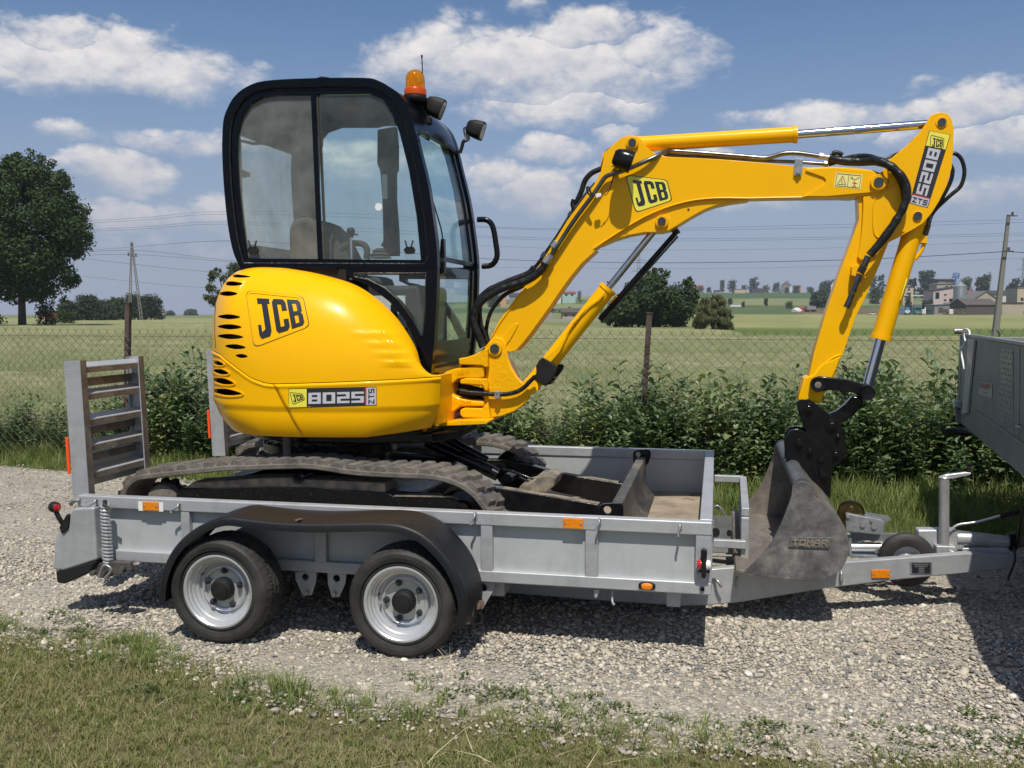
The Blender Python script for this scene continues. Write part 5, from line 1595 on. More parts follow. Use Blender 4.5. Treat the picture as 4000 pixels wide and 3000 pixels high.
# == the flatbed trailer
TR = empty('flatbed_trailer', (-1.75, 5.3, 0), 'long silver tandem axle plant trailer carrying the yellow excavator', 'trailer')
SV = M['silver']
YN, YF, XR, XF = 4.20, 6.45, -3.07, -.005
box('floor', (XR, YN + .045, .30), (XF - .04, YF - .04, .332), M['deck'], TR, smooth=0)
# near side: rails, posts, panel
box('top_rail', (XR, YN, .548), (XF, YN + .055, .608), SV, TR, bevel=.007)
box('bottom_rail', (XR, YN + .002, .288), (XF, YN + .055, .343), SV, TR, bevel=.007)
box('side_panel', (XR + .02, YN + .034, .338), (XF - .03, YN + .040, .552), M['panel'], TR, smooth=0)
for xa, xb in ((-.075, -.007), (-.553, -.497), (-1.028, -.973), (-1.83, -1.77), (-2.516, -2.469)):
 box('side_post', (xa, YN + .003, .338), (xb, YN + .036, .552), SV, TR, bevel=.005)
# far side
box('top_rail', (XR, YF - .055, .548), (XF, YF, .610), SV, TR, bevel=.007)
box('side_panel', (XR + .02, YF - .046, .300), (XF - .03, YF - .038, .552), M['panel'], TR, smooth=0)
box('bottom_rail', (XR, YF - .037, .288), (XF, YF - .001, .343), SV, TR, bevel=.005)
# head board
box('headboard_rail', (XF - .055, YN + .0555, .546), (XF + .0015, YF - .0555, .6095), SV, TR, bevel=.007)
box('headboard_panel', (XF - .040, YN + .05, .300), (XF - .032, YF - .05, .55), M['panel'], TR, smooth=0)
box('headboard_rail', (XF - .031, YN + .058, .290), (XF + .001, YF - .058, .342), SV, TR, bevel=.005)
for y in (YN + .06, 5.0, 5.7, YF - .1):
 box('headboard_post', (XF - .031, y, .343), (XF - .002, y + .05, .545), SV, TR, bevel=.004)
for u in (640, 945, 1235, 1810):
 p = d3(u, 132, YF - .048)
 cyl('rivet', p, p - Vector((0, .006, 0)), .006, M['zinc'], TR, n=10)
# chassis beam under the near side and the tapering drawbar arm
def arm(ysgn):
 near = ysgn > 0
 def yy(x):
  y = 4.75 if x <= 0 else 4.75 + (5.27 - 4.75) * x / 1.5
  return y if near else 2 * 5.325 - y - .02
 pts = []
 if near:
  bot = [(1930, 2313), (2300, 2345), (2665, 2369), (2774, 2365), (2900, 2352), (3240, 2298), (3500, 2266), (3775, 2240), (3967, 2221)]
  top = [(3967, 2174), (3775, 2161), (3310, 2195), (3000, 2206), (2774, 2222), (2665, 2222), (1930, 2190)]
 def solve(px, py):
  # intersect with the arm's plane
  q = P(px, py, 4.75)
  if q.x > 0:
   d = ray(px, py); k = (5.27 - 4.75) / 1.5
   t = 4.75 / (d.y - k * d.x); q = CAM + d * t
  return q
 P3 = [solve(*p) for p in bot] + [solve(*p) for p in top]
 if not near: P3 = [Vector((p.x, 2 * 5.325 - p.y - .05, p.z)) for p in P3]
 v, f = prism_vf(P3, (0, .05, 0))
 return v, f, solve
bot = [(1930, 2313), (2300, 2345), (2665, 2369), (2774, 2365), (2900, 2352), (3240, 2298), (3500, 2266), (3775, 2240), (3967, 2221)]
top = [(3967, 2174), (3775, 2161), (3310, 2195), (3000, 2206), (2774, 2222), (2665, 2222), (1930, 2190)]
KA = (5.27 - 4.75) / 1.5
def on_arm(px, py, lift=0):
 q = P(px, py, 4.75)
 if q.x > 0:
  d = ray(px, py); q = CAM + d * (4.75 / (d.y - KA * d.x))
 return q + Vector((0, -lift, 0))
ARM = [on_arm(*p) for p in bot] + [on_arm(*p) for p in top]
nb = len(bot)
def strip_beam(name, fl, dy, low=0):
 """beam as a strip of quads (bottom i <-> top), flanged"""
 B = [on_arm(*p) for p in bot]
 xs = [b.x for b in B]
 Tt = [on_arm(*p) for p in top][::-1]
 def ztop(x): return float(np.interp(x, [t.x for t in Tt], [t.z for t in Tt]))
 def zbot(x): return float(np.interp(x, xs, [b.z for b in B]))
 X = sorted(set([round(x, 3) for x in list(np.linspace(B[0].x, B[-1].x, 24)) + xs + [0.0]]))
 V = []
 for x in X:
  y = 4.75 + max(0, x) * KA
  if fl: y = 2 * 5.31 - y
  zt_ = max(zbot(x) + .05, ztop(x) - low)
  for (yy, zz) in ((y, zbot(x)), (y, zt_), (y + dy, zt_), (y + dy, zbot(x))): V.append(Vector((x, yy, zz)))
 F = []
 for i in range(len(X) - 1):
  for k in range(4):
   a, b_ = i * 4 + k, i * 4 + (k + 1) % 4
   F.append((a, b_, b_ + 4, a + 4))
 F += [(0, 1, 2, 3), tuple(len(V) - 4 + k for k in (3, 2, 1, 0))]
 return mk(name, V, F, SV, TR, bevel=.008, smooth=30)
strip_beam('drawbar_arm', False, .055)
strip_beam('drawbar_arm', True, -.055, .06)
for x in (-.2, -1.0, -2.6):
 box('cross_member', (x, YN + .1, .20), (x + .06, YF - .1, .285), SV, TR, smooth=0)
box('rear_beam', (-3.03, YN + .06, .20), (-2.97, YF - .06, .29), SV, TR, smooth=0)
# axles
for cx in (-1.318, -2.18):
 box('axle_beam', (cx - .04, 4.13, .19), (cx + .04, 6.62, .27), M['black_matt'], TR, smooth=0, bevel=.01)
# hanging spring brackets with a round opening
def bracket(pts, hole, rust=False):
 y = YN + .03
 o = [d2(u, v, y) for u, v in pts]
 hc = d2(*hole[:2], y); r = hole[2] * .6329 / FOC * 4.2
 inner = [hc + Vector((r * math.cos(a), 0, r * math.sin(a))) for a in np.linspace(0, 6.283, 17)[:-1]]
 ring('spring_bracket', o, inner, (0, .012, 0), M['silver'], TR, smooth=0)
 q = d2(hole[3], hole[4], y)
 cyl('bolt', q + Vector((0, .01, 0)), q - Vector((0, .014, 0)), .012, M['zinc'], TR, n=6)
bracket([(952, 528), (1085, 528), (1080, 590), (1055, 670), (1000, 675), (955, 575)], (1015, 560, 25, 1028, 655))
bracket([(1152, 533), (1268, 537), (1262, 600), (1225, 682), (1180, 685), (1155, 600)], (1208, 568, 25, 1195, 662))
bracket([(2052, 592), (2182, 592), (2178, 640), (2115, 745), (2075, 740), (2052, 640)], (2113, 625, 26, 2080, 730))
for (x0, x1) in ((-1.70, -1.56),):
 box('suspension_unit', (-1.80, 4.28, .13), (-1.55, 4.44, .27), M['black_matt'], TR, bevel=.02)
# wheels
def wheel(cx, cz, y0, seed, spin, hub_r=.052, back=False):
 s = 1 if not back else -1
 e = empty('wheel', (cx, y0, cz)); e.parent = TR; e.location = Vector((cx, y0, cz)) - WL['flatbed_trailer']
 del WL[e.name]; WL[e.name] = Vector((cx, y0, cz))
 o = Vector((cx, y0, cz)); ax = Vector((0, s, 0))
 R = .247; ri = .162; wd = .185
 prof = [(ri, .012), (ri + .006, .002), (ri + .014, -.001), (ri + .022, .004), (.188, -.006), (.205, -.010), (.221, -.008), (.2315, .000), (.240, .014), (R - .0015, .028), (R, .032),
   (R, .056), (R - .011, .057), (R - .011, .066), (R, .067), (R + .001, .088), (R - .011, .089), (R - .011, .098), (R + .001, .099), (R, .119), (R - .011, .120), (R - .011, .129), (R, .130),
   (R, wd - .032), (.240, wd - .014), (.2315, wd), (.205, wd + .008), (.18, wd + .004), (ri, wd - .012)]
 n = 168
 v, f = lathe_vf(prof, o, ax, n, closed=True)
 # sipes: every other slice of the shoulder rows sinks a little
 axv = ax.normalized(); x_, y_ = frame_of(axv)
 m = len(prof)
 for i, (r, h) in enumerate(prof):
  if r > .238 and i not in (12, 13, 16, 17, 20, 21):
   for k in range(n):
    if (k + int(h * 60)) % 4 == 0:
     p = v[i * n + k]; d = p - o; d -= axv * d.dot(axv)
     v[i * n + k] = p - d.normalized() * .0035
 t = mk('tyre', v, f, M['rubber'], e, smooth=19)
 rp = [(ri + .004, .006), (ri + .006, -.002), (ri - .002, -.003), (ri - .007, .002), (.152, .014), (.146, .017), (.143, .032), (.137, .036), (.133, .046), (.123, .050), (.119, .066), (.112, .069), (.107, .058), (.099, .052), (.092, .055), (.087, .062), (.075, .064),
          (.060, .062), (.05, .062), (.05, .075), (.12, .085), (ri - .02, .11), (ri, .17)]
 lathe('rim', rp, o, ax, M['rim'], e, n=56, smooth=28, caps=False)
 q = o + ax * .062
 lathe('hub_cap', [(hub_r, .0), (hub_r, -.030), (hub_r - .004, -.038), (hub_r - .014, -.043), (hub_r - .016, -.050), (.004, -.056)], q, ax, M['black_matt'], e, n=30)
 for k in range(5):
  a = spin + k * 2 * math.pi / 5
  c = o + Vector((.0835 * math.cos(a), 0, .0835 * math.sin(a))) + ax * .064
  MB().cyl(c, c - ax * .014, .0145, 16).cyl(c - ax * .013, c - ax * .024, .0105, 6).cyl(c - ax * .024, c - ax * .032, .005, 10).done('wheel_nut', M['pin'], e)
 c = o + Vector((.112 * math.cos(spin + 2.2), 0, .112 * math.sin(spin + 2.2))) + ax * .035
 MB().cyl(c, c - ax * .03 + Vector((.004, 0, 0)), .004, 8).done('valve', M['black_matt'], e)
wheel(-1.318, .247, 3.935, 1, .63)
wheel(-2.180, .252, 3.935, 2, .25)
wheel(-1.318, .247, 6.70, 3, .2, back=True)
wheel(-2.180, .252, 6.70, 4, .9, back=True)
# mudguard
def fender():
 lip = [(118, 735), (122, 640), (140, 545), (180, 445), (240, 360), (320, 290), (410, 240), (520, 208), (640, 219), (800, 237), (950, 246), (1100, 249), (1250, 246), (1400, 243), (1520, 246), (1620, 263), (1730, 313), (1830, 400), (1915, 510), (1970, 630), (1995, 750), (1975, 872)]
 path = [d2(u, v, 3.905) for u, v in lip]
 path = catmull(path, 4)
 m = len(path)
 nrm = []
 for i in range(m):
  t = (path[min(m - 1, i + 1)] - path[max(0, i - 1)]).normalized()
  nrm.append(Vector((-t.z, 0, t.x)))
  if nrm[-1].z < -.3 and i: pass
 # cross-section: (across y, outwards)
 sec = [(.0, -.022), (.001, -.012), (.0, .0), (.004, .008), (.012, .013), (.022, .012), (.032, .007), (.05, .009), (.10, .016), (.16, .018), (.22, .018), (.275, .015), (.285, .0)]
 V, F = [], []
 for side in (0, -.004):
  for i in range(m):
   for (a, b) in sec: V.append(path[i] + Vector((0, a - side * .5 if a > .01 else a, 0)) + nrm[i] * (b + side))
 k = len(sec)
 for s in (0, 1):
  o = s * m * k
  for i in range(m - 1):
   for j in range(k - 1):
    q = (o + i * k + j, o + i * k + j + 1, o + (i + 1) * k + j + 1, o + (i + 1) * k + j)
    F.append(q if s == 0 else q[::-1])
 o = m * k
 for i in range(m - 1):
  F.append((i * k, (i + 1) * k, o + (i + 1) * k, o + i * k)); F.append((i * k + k - 1, o + i * k + k - 1, o + (i + 1) * k + k - 1, (i + 1) * k + k - 1))
 for j in range(k - 1):
  F.append((j, o + j, o + j + 1, j + 1)); e = (m - 1) * k; F.append((e + j, e + j + 1, o + e + j + 1, o + e + j))
 fo = mk('mudguard', V, F, M['fender'], TR, smooth=50)
 # far side one, mirrored
 V2 = [Vector((p.x, 10.65 - p.y, p.z)) for p in V]
 mk('mudguard', V2, [q[::-1] for q in F], M['fender'], TR, smooth=50)
 # steel strap over the middle
 a, b = d2(960, 226, 3.93), d2(1092, 182, 4.19)
 a.z += .012; b.z += .004
 m_ = MB(); m_.bar(a, b, .016, .004); m_.done('strap', M['rust'], fo, smooth=0)
 for t in (.12, .85):
  q = a.lerp(b, t); cyl('rivet', q, q + Vector((0, 0, .006)), .005, M['rust'], fo, n=8)
 # rusty stay at the front end
 y = 4.02
 prism('mudguard_stay', [d2(2003, 800, y), (d2(2035, 745, y)), d2(2055, 745, y), d2(2052, 790, y), d2(2028, 850, y), d2(2000, 852, y)], (0, .006, 0), M['zinc'], TR, smooth=0)
 prism('mudguard_stay', [d2(2056, 706, 4.1), d2(2115, 708, 4.1), d2(2118, 750, 4.1), d2(2098, 762, 4.1), d2(2058, 762, 4.1)], (0, .008, 0), M['rust'], TR, smooth=0)
 p = d2(2085, 735, 4.098); cyl('bolt', p, p - Vector((0, .02, 0)), .013, M['rust'], TR, n=6)
fender()
# rope hooks, reflectors, lamps
def hook(cr, top, bottom, dx=0):
 y = YN
 a = cr(*top, y); b = cr(*bottom, y)
 pts = [b + Vector((0, -.028, -.004)), b + Vector((0, -.026, .008)), a + Vector((0, -.022, -.012)), a + Vector((0, -.012, .0)), a + Vector((.002, .0, -.004)), a + Vector((.004, .001, -.03))]
 tube('rope_hook', pts, .0055, M['zinc'], TR, n=8, sm=4)
hook(d5, (290, 192), (268, 262)); hook(d5, (1183, 235), (1167, 308)); hook(d5, (1763, 264), (1752, 345))
hook(d1, (832, 1037), (800, 1080)); hook(d1, (345, 1012), (308, 1060))
def under_hook(px, py, y, s=1):
 q = P(px, py, y)
 tube('rope_hook', [q, q + Vector((.0, -.01, -.03)), q + Vector((.004, -.02, -.05)), q + Vector((.012, -.022, -.058))], .0065, M['zinc'], TR, n=8)
under_hook(2392, 2306, YN + .04)
q = P(2320, 2304, YN + .02); prism('frame_gusset', [q, q + Vector((.025, 0, 0)), q + Vector((.012, 0, -.035)), q + Vector((.004, 0, -.035))], (0, .006, 0), SV, TR, smooth=0)
def refl(cr, u0, v0, u1, v1, y, base=None):
 a = cr(u0, v1, y); b = cr(u1, v0, y)
 o = box('side_reflector', (a.x, y - .008, a.z), (b.x, y - .0005, b.z), M['amber'], TR, bevel=.003)
 for t in (.12, .88):
  x = a.x + (b.x - a.x) * t; z = (a.z + b.z) / 2
  cyl('screw', (x, y - .007, z), (x, y - .0105, z), .0045, M['zinc'], o, n=10)
 return o
a = d1(590, 1077, YN); b = d1(735, 1030, YN)
box('sticker', (a.x, YN - .0012, a.z), (b.x, YN - .0003, b.z), M['white_paint'], TR, smooth=0)
refl(d1, 618, 1028, 710, 1074, YN - .0015)
refl(d5, 920, 232, 1067, 300, YN)
a, b = on_arm(2780 + .663 * 940, 1280 + .663 * 1474), on_arm(2780 + .663 * 1050, 1280 + .663 * 1424)
def arm_plate(name, u0, v0, u1, v1, th, m_, lift=.001, **kw):
 pts = [on_arm(2780 + .663 * u, 1280 + .663 * v, lift) for u, v in ((u0, v1), (u1, v1), (u1, v0), (u0, v0))]
 return prism(name, pts, (0, -th, 0), m_, TR, smooth=0, **kw)
o = arm_plate('side_reflector', 941, 1425, 1050, 1473, .008, M['amber'], bevel=.003)
for u in (953, 1038):
 p = on_arm(2780 + .663 * u, 1280 + .663 * 1448, .008); cyl('screw', p, p - Vector((0, .004, 0)), .0045, M['zinc'], o, n=10)
o = arm_plate('data_plate', 1170, 1380, 1298, 1452, .002, M['zinc'])
def on_plate(name, u0, v0, u1, v1, mm, lift=.0035):
 pts = [on_arm(2780 + .663 * u, 1280 + .663 * v, lift) for u, v in ((u0, v1), (u1, v1), (u1, v0), (u0, v0))]
 prism(name, pts, (0, -.0006, 0), mm, o, smooth=0)
on_plate('print', 1180, 1386, 1288, 1446, M['letter_black'])
for k, (a_, b_) in enumerate(((1188, 1278), (1196, 1270), (1218, 1252), (1218, 1252), (1218, 1252))):
 on_plate('print', a_, 1391 + k * 11, b_, 1397 + k * 11, M['zinc'], .0045)
# oval side lamp
c = d5(1525, 715, YN)
def oval(name, c, rx, rz, y0, y1, mm, par, n=28, **kw):
 prof = [(1.0, y0), (1.0, y0 + (y1 - y0) * .5), (.86, y0 + (y1 - y0) * .85), (.5, y1), (.05, y1)]
 V = [];
 for r, y in prof:
  for k in range(n):
   a = 2 * math.pi * k / n; V.append(Vector((c.x + rx * r * math.copysign(abs(math.cos(a)) ** .8, math.cos(a)), y, c.z + rz * r * math.copysign(abs(math.sin(a)) ** .8, math.sin(a)))))
 F = [(i * n + k, i * n + (k + 1) % n, (i + 1) * n + (k + 1) % n, (i + 1) * n + k) for i in range(len(prof) - 1) for k in range(n)]
 F += [tuple(range(n)), tuple(range((len(prof) - 1) * n, len(prof) * n))]
 return mk(name, V, F, mm, par, smooth=40, **kw)
lo = oval('side_lamp', c, .037, .0175, YN, YN - .012, M['black_matt'], TR)
oval('lens', c, .025, .0145, YN - .008, YN - .024, M['amber'], lo)
# rubber marker lamp with red and clear lenses on the front corner
c = d5(1935, 485, YN - .03)
zt, zb = d5(1930, 436, YN).z, d5(1930, 645, YN).z
pts = []
for k in range(9): a = math.pi * k / 8; pts.append(Vector((c.x + .0135 * math.cos(a), YN - .045, zt - .0135 + .0135 * math.sin(a))))
for k in range(9): a = math.pi + math.pi * k / 8; pts.append(Vector((c.x + .010 * math.cos(a), YN - .045, zb + .012 + .012 * math.sin(a))))
lamp = prism('corner_lamp', pts, (0, .03, 0), M['hose'], TR, bevel=.004)
box('mounting_plate', (c.x - .026, YN - .014, zb + .018), (c.x + .026, YN - .001, zb + .065), M['black_matt'], lamp, bevel=.003)
lc = Vector((c.x, YN - .030, (zt + d5(0, 520, YN).z) / 2 - .012))
lathe('red_lens', [(.020, .010), (.0205, .022), (.017, .029), (.002, .030)], lc, (-1, 0, 0), M['red_lens'], lamp, n=24)
lathe('clear_lens', [(.020, .010), (.0205, .022), (.017, .029), (.002, .030)], lc, (1, 0, 0), M['white_lens'], lamp, n=24)
p = d5(1925, 740, YN); cyl('plug', p, p - Vector((0, .004, 0)), .009, M['black_matt'], TR, n=14)
for u, v in ((1897, 598), (1958, 598)):
 p = d5(u, v, YN - .013); cyl('bolt', p, p - Vector((0, .004, 0)), .0055, M['zinc'], lamp, n=10)
# rear corner: light box, marker lamp, ramp spring
y = YN - .04
hs = prism('rear_light_housing', [d1(80, 1428, y), d1(95, 1240, y), d1(160, 1130, y), d1(205, 1065, y), d1(325, 1058, y), d1(345, 1370, y), d1(150, 1432, y)], (0, .12, 0), SV, TR, bevel=.012)
prism('rubber_buffer', [d1(100, 1435, y), d1(340, 1375, y), d1(300, 1440, y), d1(150, 1512, y), d1(108, 1505, y)], (0, .13, 0), M['fender'], TR, bevel=.008)
box('rear_light_housing', (-3.22, YF - .08, .22), (-2.98, YF + .04, .55), SV, TR, bevel=.012)
p = d1(95, 1057, y); q = d1(140, 1170, y)
ml = tube('marker_lamp', [p + Vector((0, .0, 0)), p.lerp(q, .5), q + Vector((.01, .02, -.02))], .012, M['hose'], TR, n=10)
lathe('lamp_body', [(.004, -.024), (.020, -.022), (.027, -.012), (.027, .012), (.020, .022), (.004, .024)], p, Vector((1, -.5, 0)), M['hose'], ml, n=22)
lathe('red_lens', [(.018, .0), (.017, .006), (.002, .009)], p + Vector((.9, -.45, 0)).normalized() * .022, Vector((1, -.5, 0)), M['red_lens'], ml, n=20)
prism('lamp_foot', [d1(120, 1180, y - .01), d1(165, 1100, y - .01), d1(182, 1105, y - .01), d1(175, 1180, y - .01), d1(140, 1215, y - .01)], (0, .03, 0), M['black_matt'], ml, bevel=.003)
pts = []
sa, sb = d1(392, 1040, y), d1(412, 1385, y)
N_ = 17
for k in range(N_ * 10 + 1):
 t = k / (N_ * 10); a = t * N_ * 2 * math.pi
 c = sa.lerp(sb, t); pts.append(c + Vector((.0195 * math.cos(a), .0195 * math.sin(a), 0)))
v, f = tube_vf(pts, .0068, 6, 1); mk('ramp_spring', v, f, M['rim'], TR, smooth=60)
cyl('spring_rod', sa + Vector((0, 0, .02)), sb - Vector((0, 0, .03)), .010, M['pin'], TR)
prism('spring_bracket', [d1(355, 1390, y - .02), d1(440, 1380, y - .02), d1(535, 1385, y - .02), d1(545, 1430, y - .02), d1(470, 1450, y - .02), d1(400, 1478, y - .02), d1(350, 1475, y - .02), d1(330, 1445, y - .02)], (0, .035, 0), M['dark_fitting'], TR, bevel=.004)
p = d1(500, 1420, y - .02); cyl('pivot_bolt', p, p - Vector((0, .03, 0)), .017, M['dark_fitting'], TR, n=12)
p = d1(335, 1440, y - .01); cyl('pivot_bolt', p, p - Vector((0, .03, 0)), .013, M['dark_fitting'], TR, n=12)
tube('locking_hook', [d1(355, 1470, y - .045), d1(385, 1400, y - .045), d1(430, 1425, y - .045), d1(390, 1478, y - .045)], .006, M['zinc'], TR)
MB().bar(d1(380, 1040, y - .02), d1(435, 1075, y - .02), .012, .01).done('spring_clip', M['dark_fitting'], TR)
q = d1(222, 1015, YN); tube('hinge_pin', [q + Vector((-.03, 0, -.02)), q + Vector((0, -.01, 0)), q + Vector((.03, -.01, .0))], .012, M['zinc'], TR)
q = d1(255, 1035, YN); box('side_lug', (q.x - .02, YN - .004, q.z - .012), (q.x + .025, YN - .0005, q.z + .016), SV, TR, bevel=.004)
# ramps (part > rungs)
def ramp(y0, y1, top, bot, k):
 """upright loading ramp; y0/y1 outer faces of its side rails"""
 xb, zb = bot; xt, zt = top
 dirv = Vector((xt - xb, 0, zt - zb)); H = dirv.length; dirv.normalize()
 nx = Vector((dirv.z, 0, -dirv.x))     # towards the cab
 O = Vector((xb, 0, zb))
 def T(a, y, h): return O + nx * a + dirv * h + Vector((0, y, 0))
 def bx(mb, a0, a1, ya, yb_, h0, h1, m=0):
  v = [T(a, y, h) for h in (h0, h1) for (a, y) in ((a0, ya), (a1, ya), (a1, yb_), (a0, yb_))]
  mb.add(v, BOXF, m)
 r = MB(); bx(r, -.070, .022, y0, y0 + .006, 0, H); bx(r, .016, .022, y0 + .0062, y0 + .05, 0, H); bx(r, -.070, -.064, y0 + .0062, y0 + .03, 0, H)
 root = r.done('loading_ramp', M['silver'], TR, smooth=0)
 r = MB(); bx(r, -.070, .022, y1 - .006, y1, 0, H); bx(r, .016, .022, y1 - .05, y1 - .0062, 0, H); bx(r, -.070, -.064, y1 - .03, y1 - .0062, 0, H); r.done('side_rail', M['silver'], root, smooth=0)
 r = MB(); bx(r, .0222, .0234, y0 + .002, y0 + .049, 0, H); r.done('wear_strip', M['ramp_worn_shade'], root, smooth=0)
 r = MB(); bx(r, .0222, .0234, y1 - .049, y1 - .002, 0, H); r.done('wear_strip', M['ramp_worn_shade'], root, smooth=0)
 for h in (.965, .765, .575, .385, .18):
  hh = H * h
  r = MB(); r.add([T(a, y, h_) for y in (y0 + .0065, y1 - .0065) for a, h_ in ((-.045, hh + .012), (.014, hh - .010), (.014, hh - .015), (-.045, hh + .007))], [(0, 1, 2, 3), (7, 6, 5, 4), (0, 4, 5, 1), (1, 5, 6, 2), (2, 6, 7, 3), (3, 7, 4, 0)]); rg = r.done('rung', M['silver'], root, smooth=0)
  r = MB(); bx(r, .009, .0135, y0 + .0065, y1 - .0065, hh - .042, hh - .0155); r.done('rung_flange', M['ramp_worn_shade'], root, smooth=0)  # darker steel than the rung top: shade of the unlit front put into the colour
 for h in (.865, .50, .30):
  hh = H * h
  r = MB(); bx(r, -.060, -.055, y0 + .0065, y1 - .0065, hh - .045, hh); bx(r, -.054, -.030, y0 + .0065, y1 - .0065, hh - .004, hh); r.done('rung', M['ramp_worn_shade'], root, smooth=0)
 r = MB(); bx(r, -.086, -.0705, y0 - .012, y0 - .0005, H * .17, H * .44); r.done('reflector', M['orange_refl'], root, bevel=.004)
 r = MB(); bx(r, -.064, -.058, y0 + .0065, y1 - .0065, H * .05, H * .26); r.done('foot_plate', M['silver'], root, smooth=0)
ramp(4.37, 4.93, (-3.178, 1.262), (-3.150, .565), 1)
ramp(5.83, 6.39, (-3.205, 1.262), (-3.175, .565), 2)
# drawbar: bucket rest, winch, jockey wheel, coupling
def sq(name, a, b, w=.04, par=TR, mm=SV, **kw):
 return MB().bar(a, b, w, w, up=(0, 0, 1)).done(name, mm, par, bevel=.004, **kw)
yA, yB = 6.0, 5.45
pA = d3(1885, 495, 6.0)
def rest():
 y0, y1 = 5.62, 4.92
 # a rectangular tube frame ahead of the headboard, seen left of the bucket
 a = d3(1900, 500, 6.05); b = d3(2052, 505, 5.95)
 sq('bucket_rest_tube', Vector((.0, 6.0, .50)), Vector((.172, 6.0, .50)))
 sq('bucket_rest_tube', Vector((.0, 4.95, .345)), Vector((.16, 4.95, .345)))
 sq('bucket_rest_tube', Vector((.17, 5.98, .50)), Vector((.155, 4.97, .505)), par=TR)
 sq('bucket_rest_tube', Vector((.155, 4.97, .48)), Vector((.155, 4.97, .20)))
 sq('bucket_rest_tube', Vector((.172, 6.0, .48)), Vector((.172, 6.0, .20)))
 sq('bucket_rest_tube', Vector((.165, 5.97, .35)), Vector((.155, 4.98, .345)))
rest()
o = [Vector((.06, 5.5, .22)), Vector((.165, 5.35, .22)), Vector((.165, 5.35, .40)), Vector((.06, 5.5, .40))]
outer = [d3(1885, 632, 5.6), d3(2028, 640, 5.6), d3(2028, 830, 5.6), d3(1885, 830, 5.6)]
hc = d3(1905, 760, 5.6)
v_, f_, _, _ = ring_vf(outer, [d3(1905, 760, 5.6) + Vector((.035 * math.cos(a), 0, .035 * math.sin(a))) for a in np.linspace(0, 6.283, 15)[:-1]], (0, .006, 0), 32) if False else (None,) * 4
prism('perforated_plate', outer, (0, .006, 0), M['zinc'], TR, smooth=0)
for (u, v, r) in ((1900, 760, 34), (2010, 765, 22)):
 c = d3(u, v, 5.598); rr = r * .4973 / FOC * 5.45
 cyl('opening', c, c - Vector((0, .002, 0)), rr, M['letter_black'], TR)
tube('rope_hook', [d3(1890, 565, 5.7), d3(1915, 555, 5.7), d3(1945, 580, 5.7), d3(1965, 620, 5.7)], .007, M['zinc'], TR)
tube('rope_hook', [d3(1868, 1130, 4.75), d3(1895, 1128, 4.74), d3(1920, 1150, 4.72), d3(1950, 1192, 4.72)], .008, M['zinc'], TR)
q = on_arm(*c6(148, 1500), .004); cyl('rope_hook', q + Vector((0, 0, .025)), q - Vector((0, 0, .025)), .007, M['zinc'], TR, n=10)
q = on_arm(*c6(762, 1470), .006); tube('rope_hook', [q + Vector((0, .004, .028)), q + Vector((0, -.008, .018)), q + Vector((0, -.010, -.015)), q + Vector((0, .002, -.025))], .008, M['zinc'], TR)
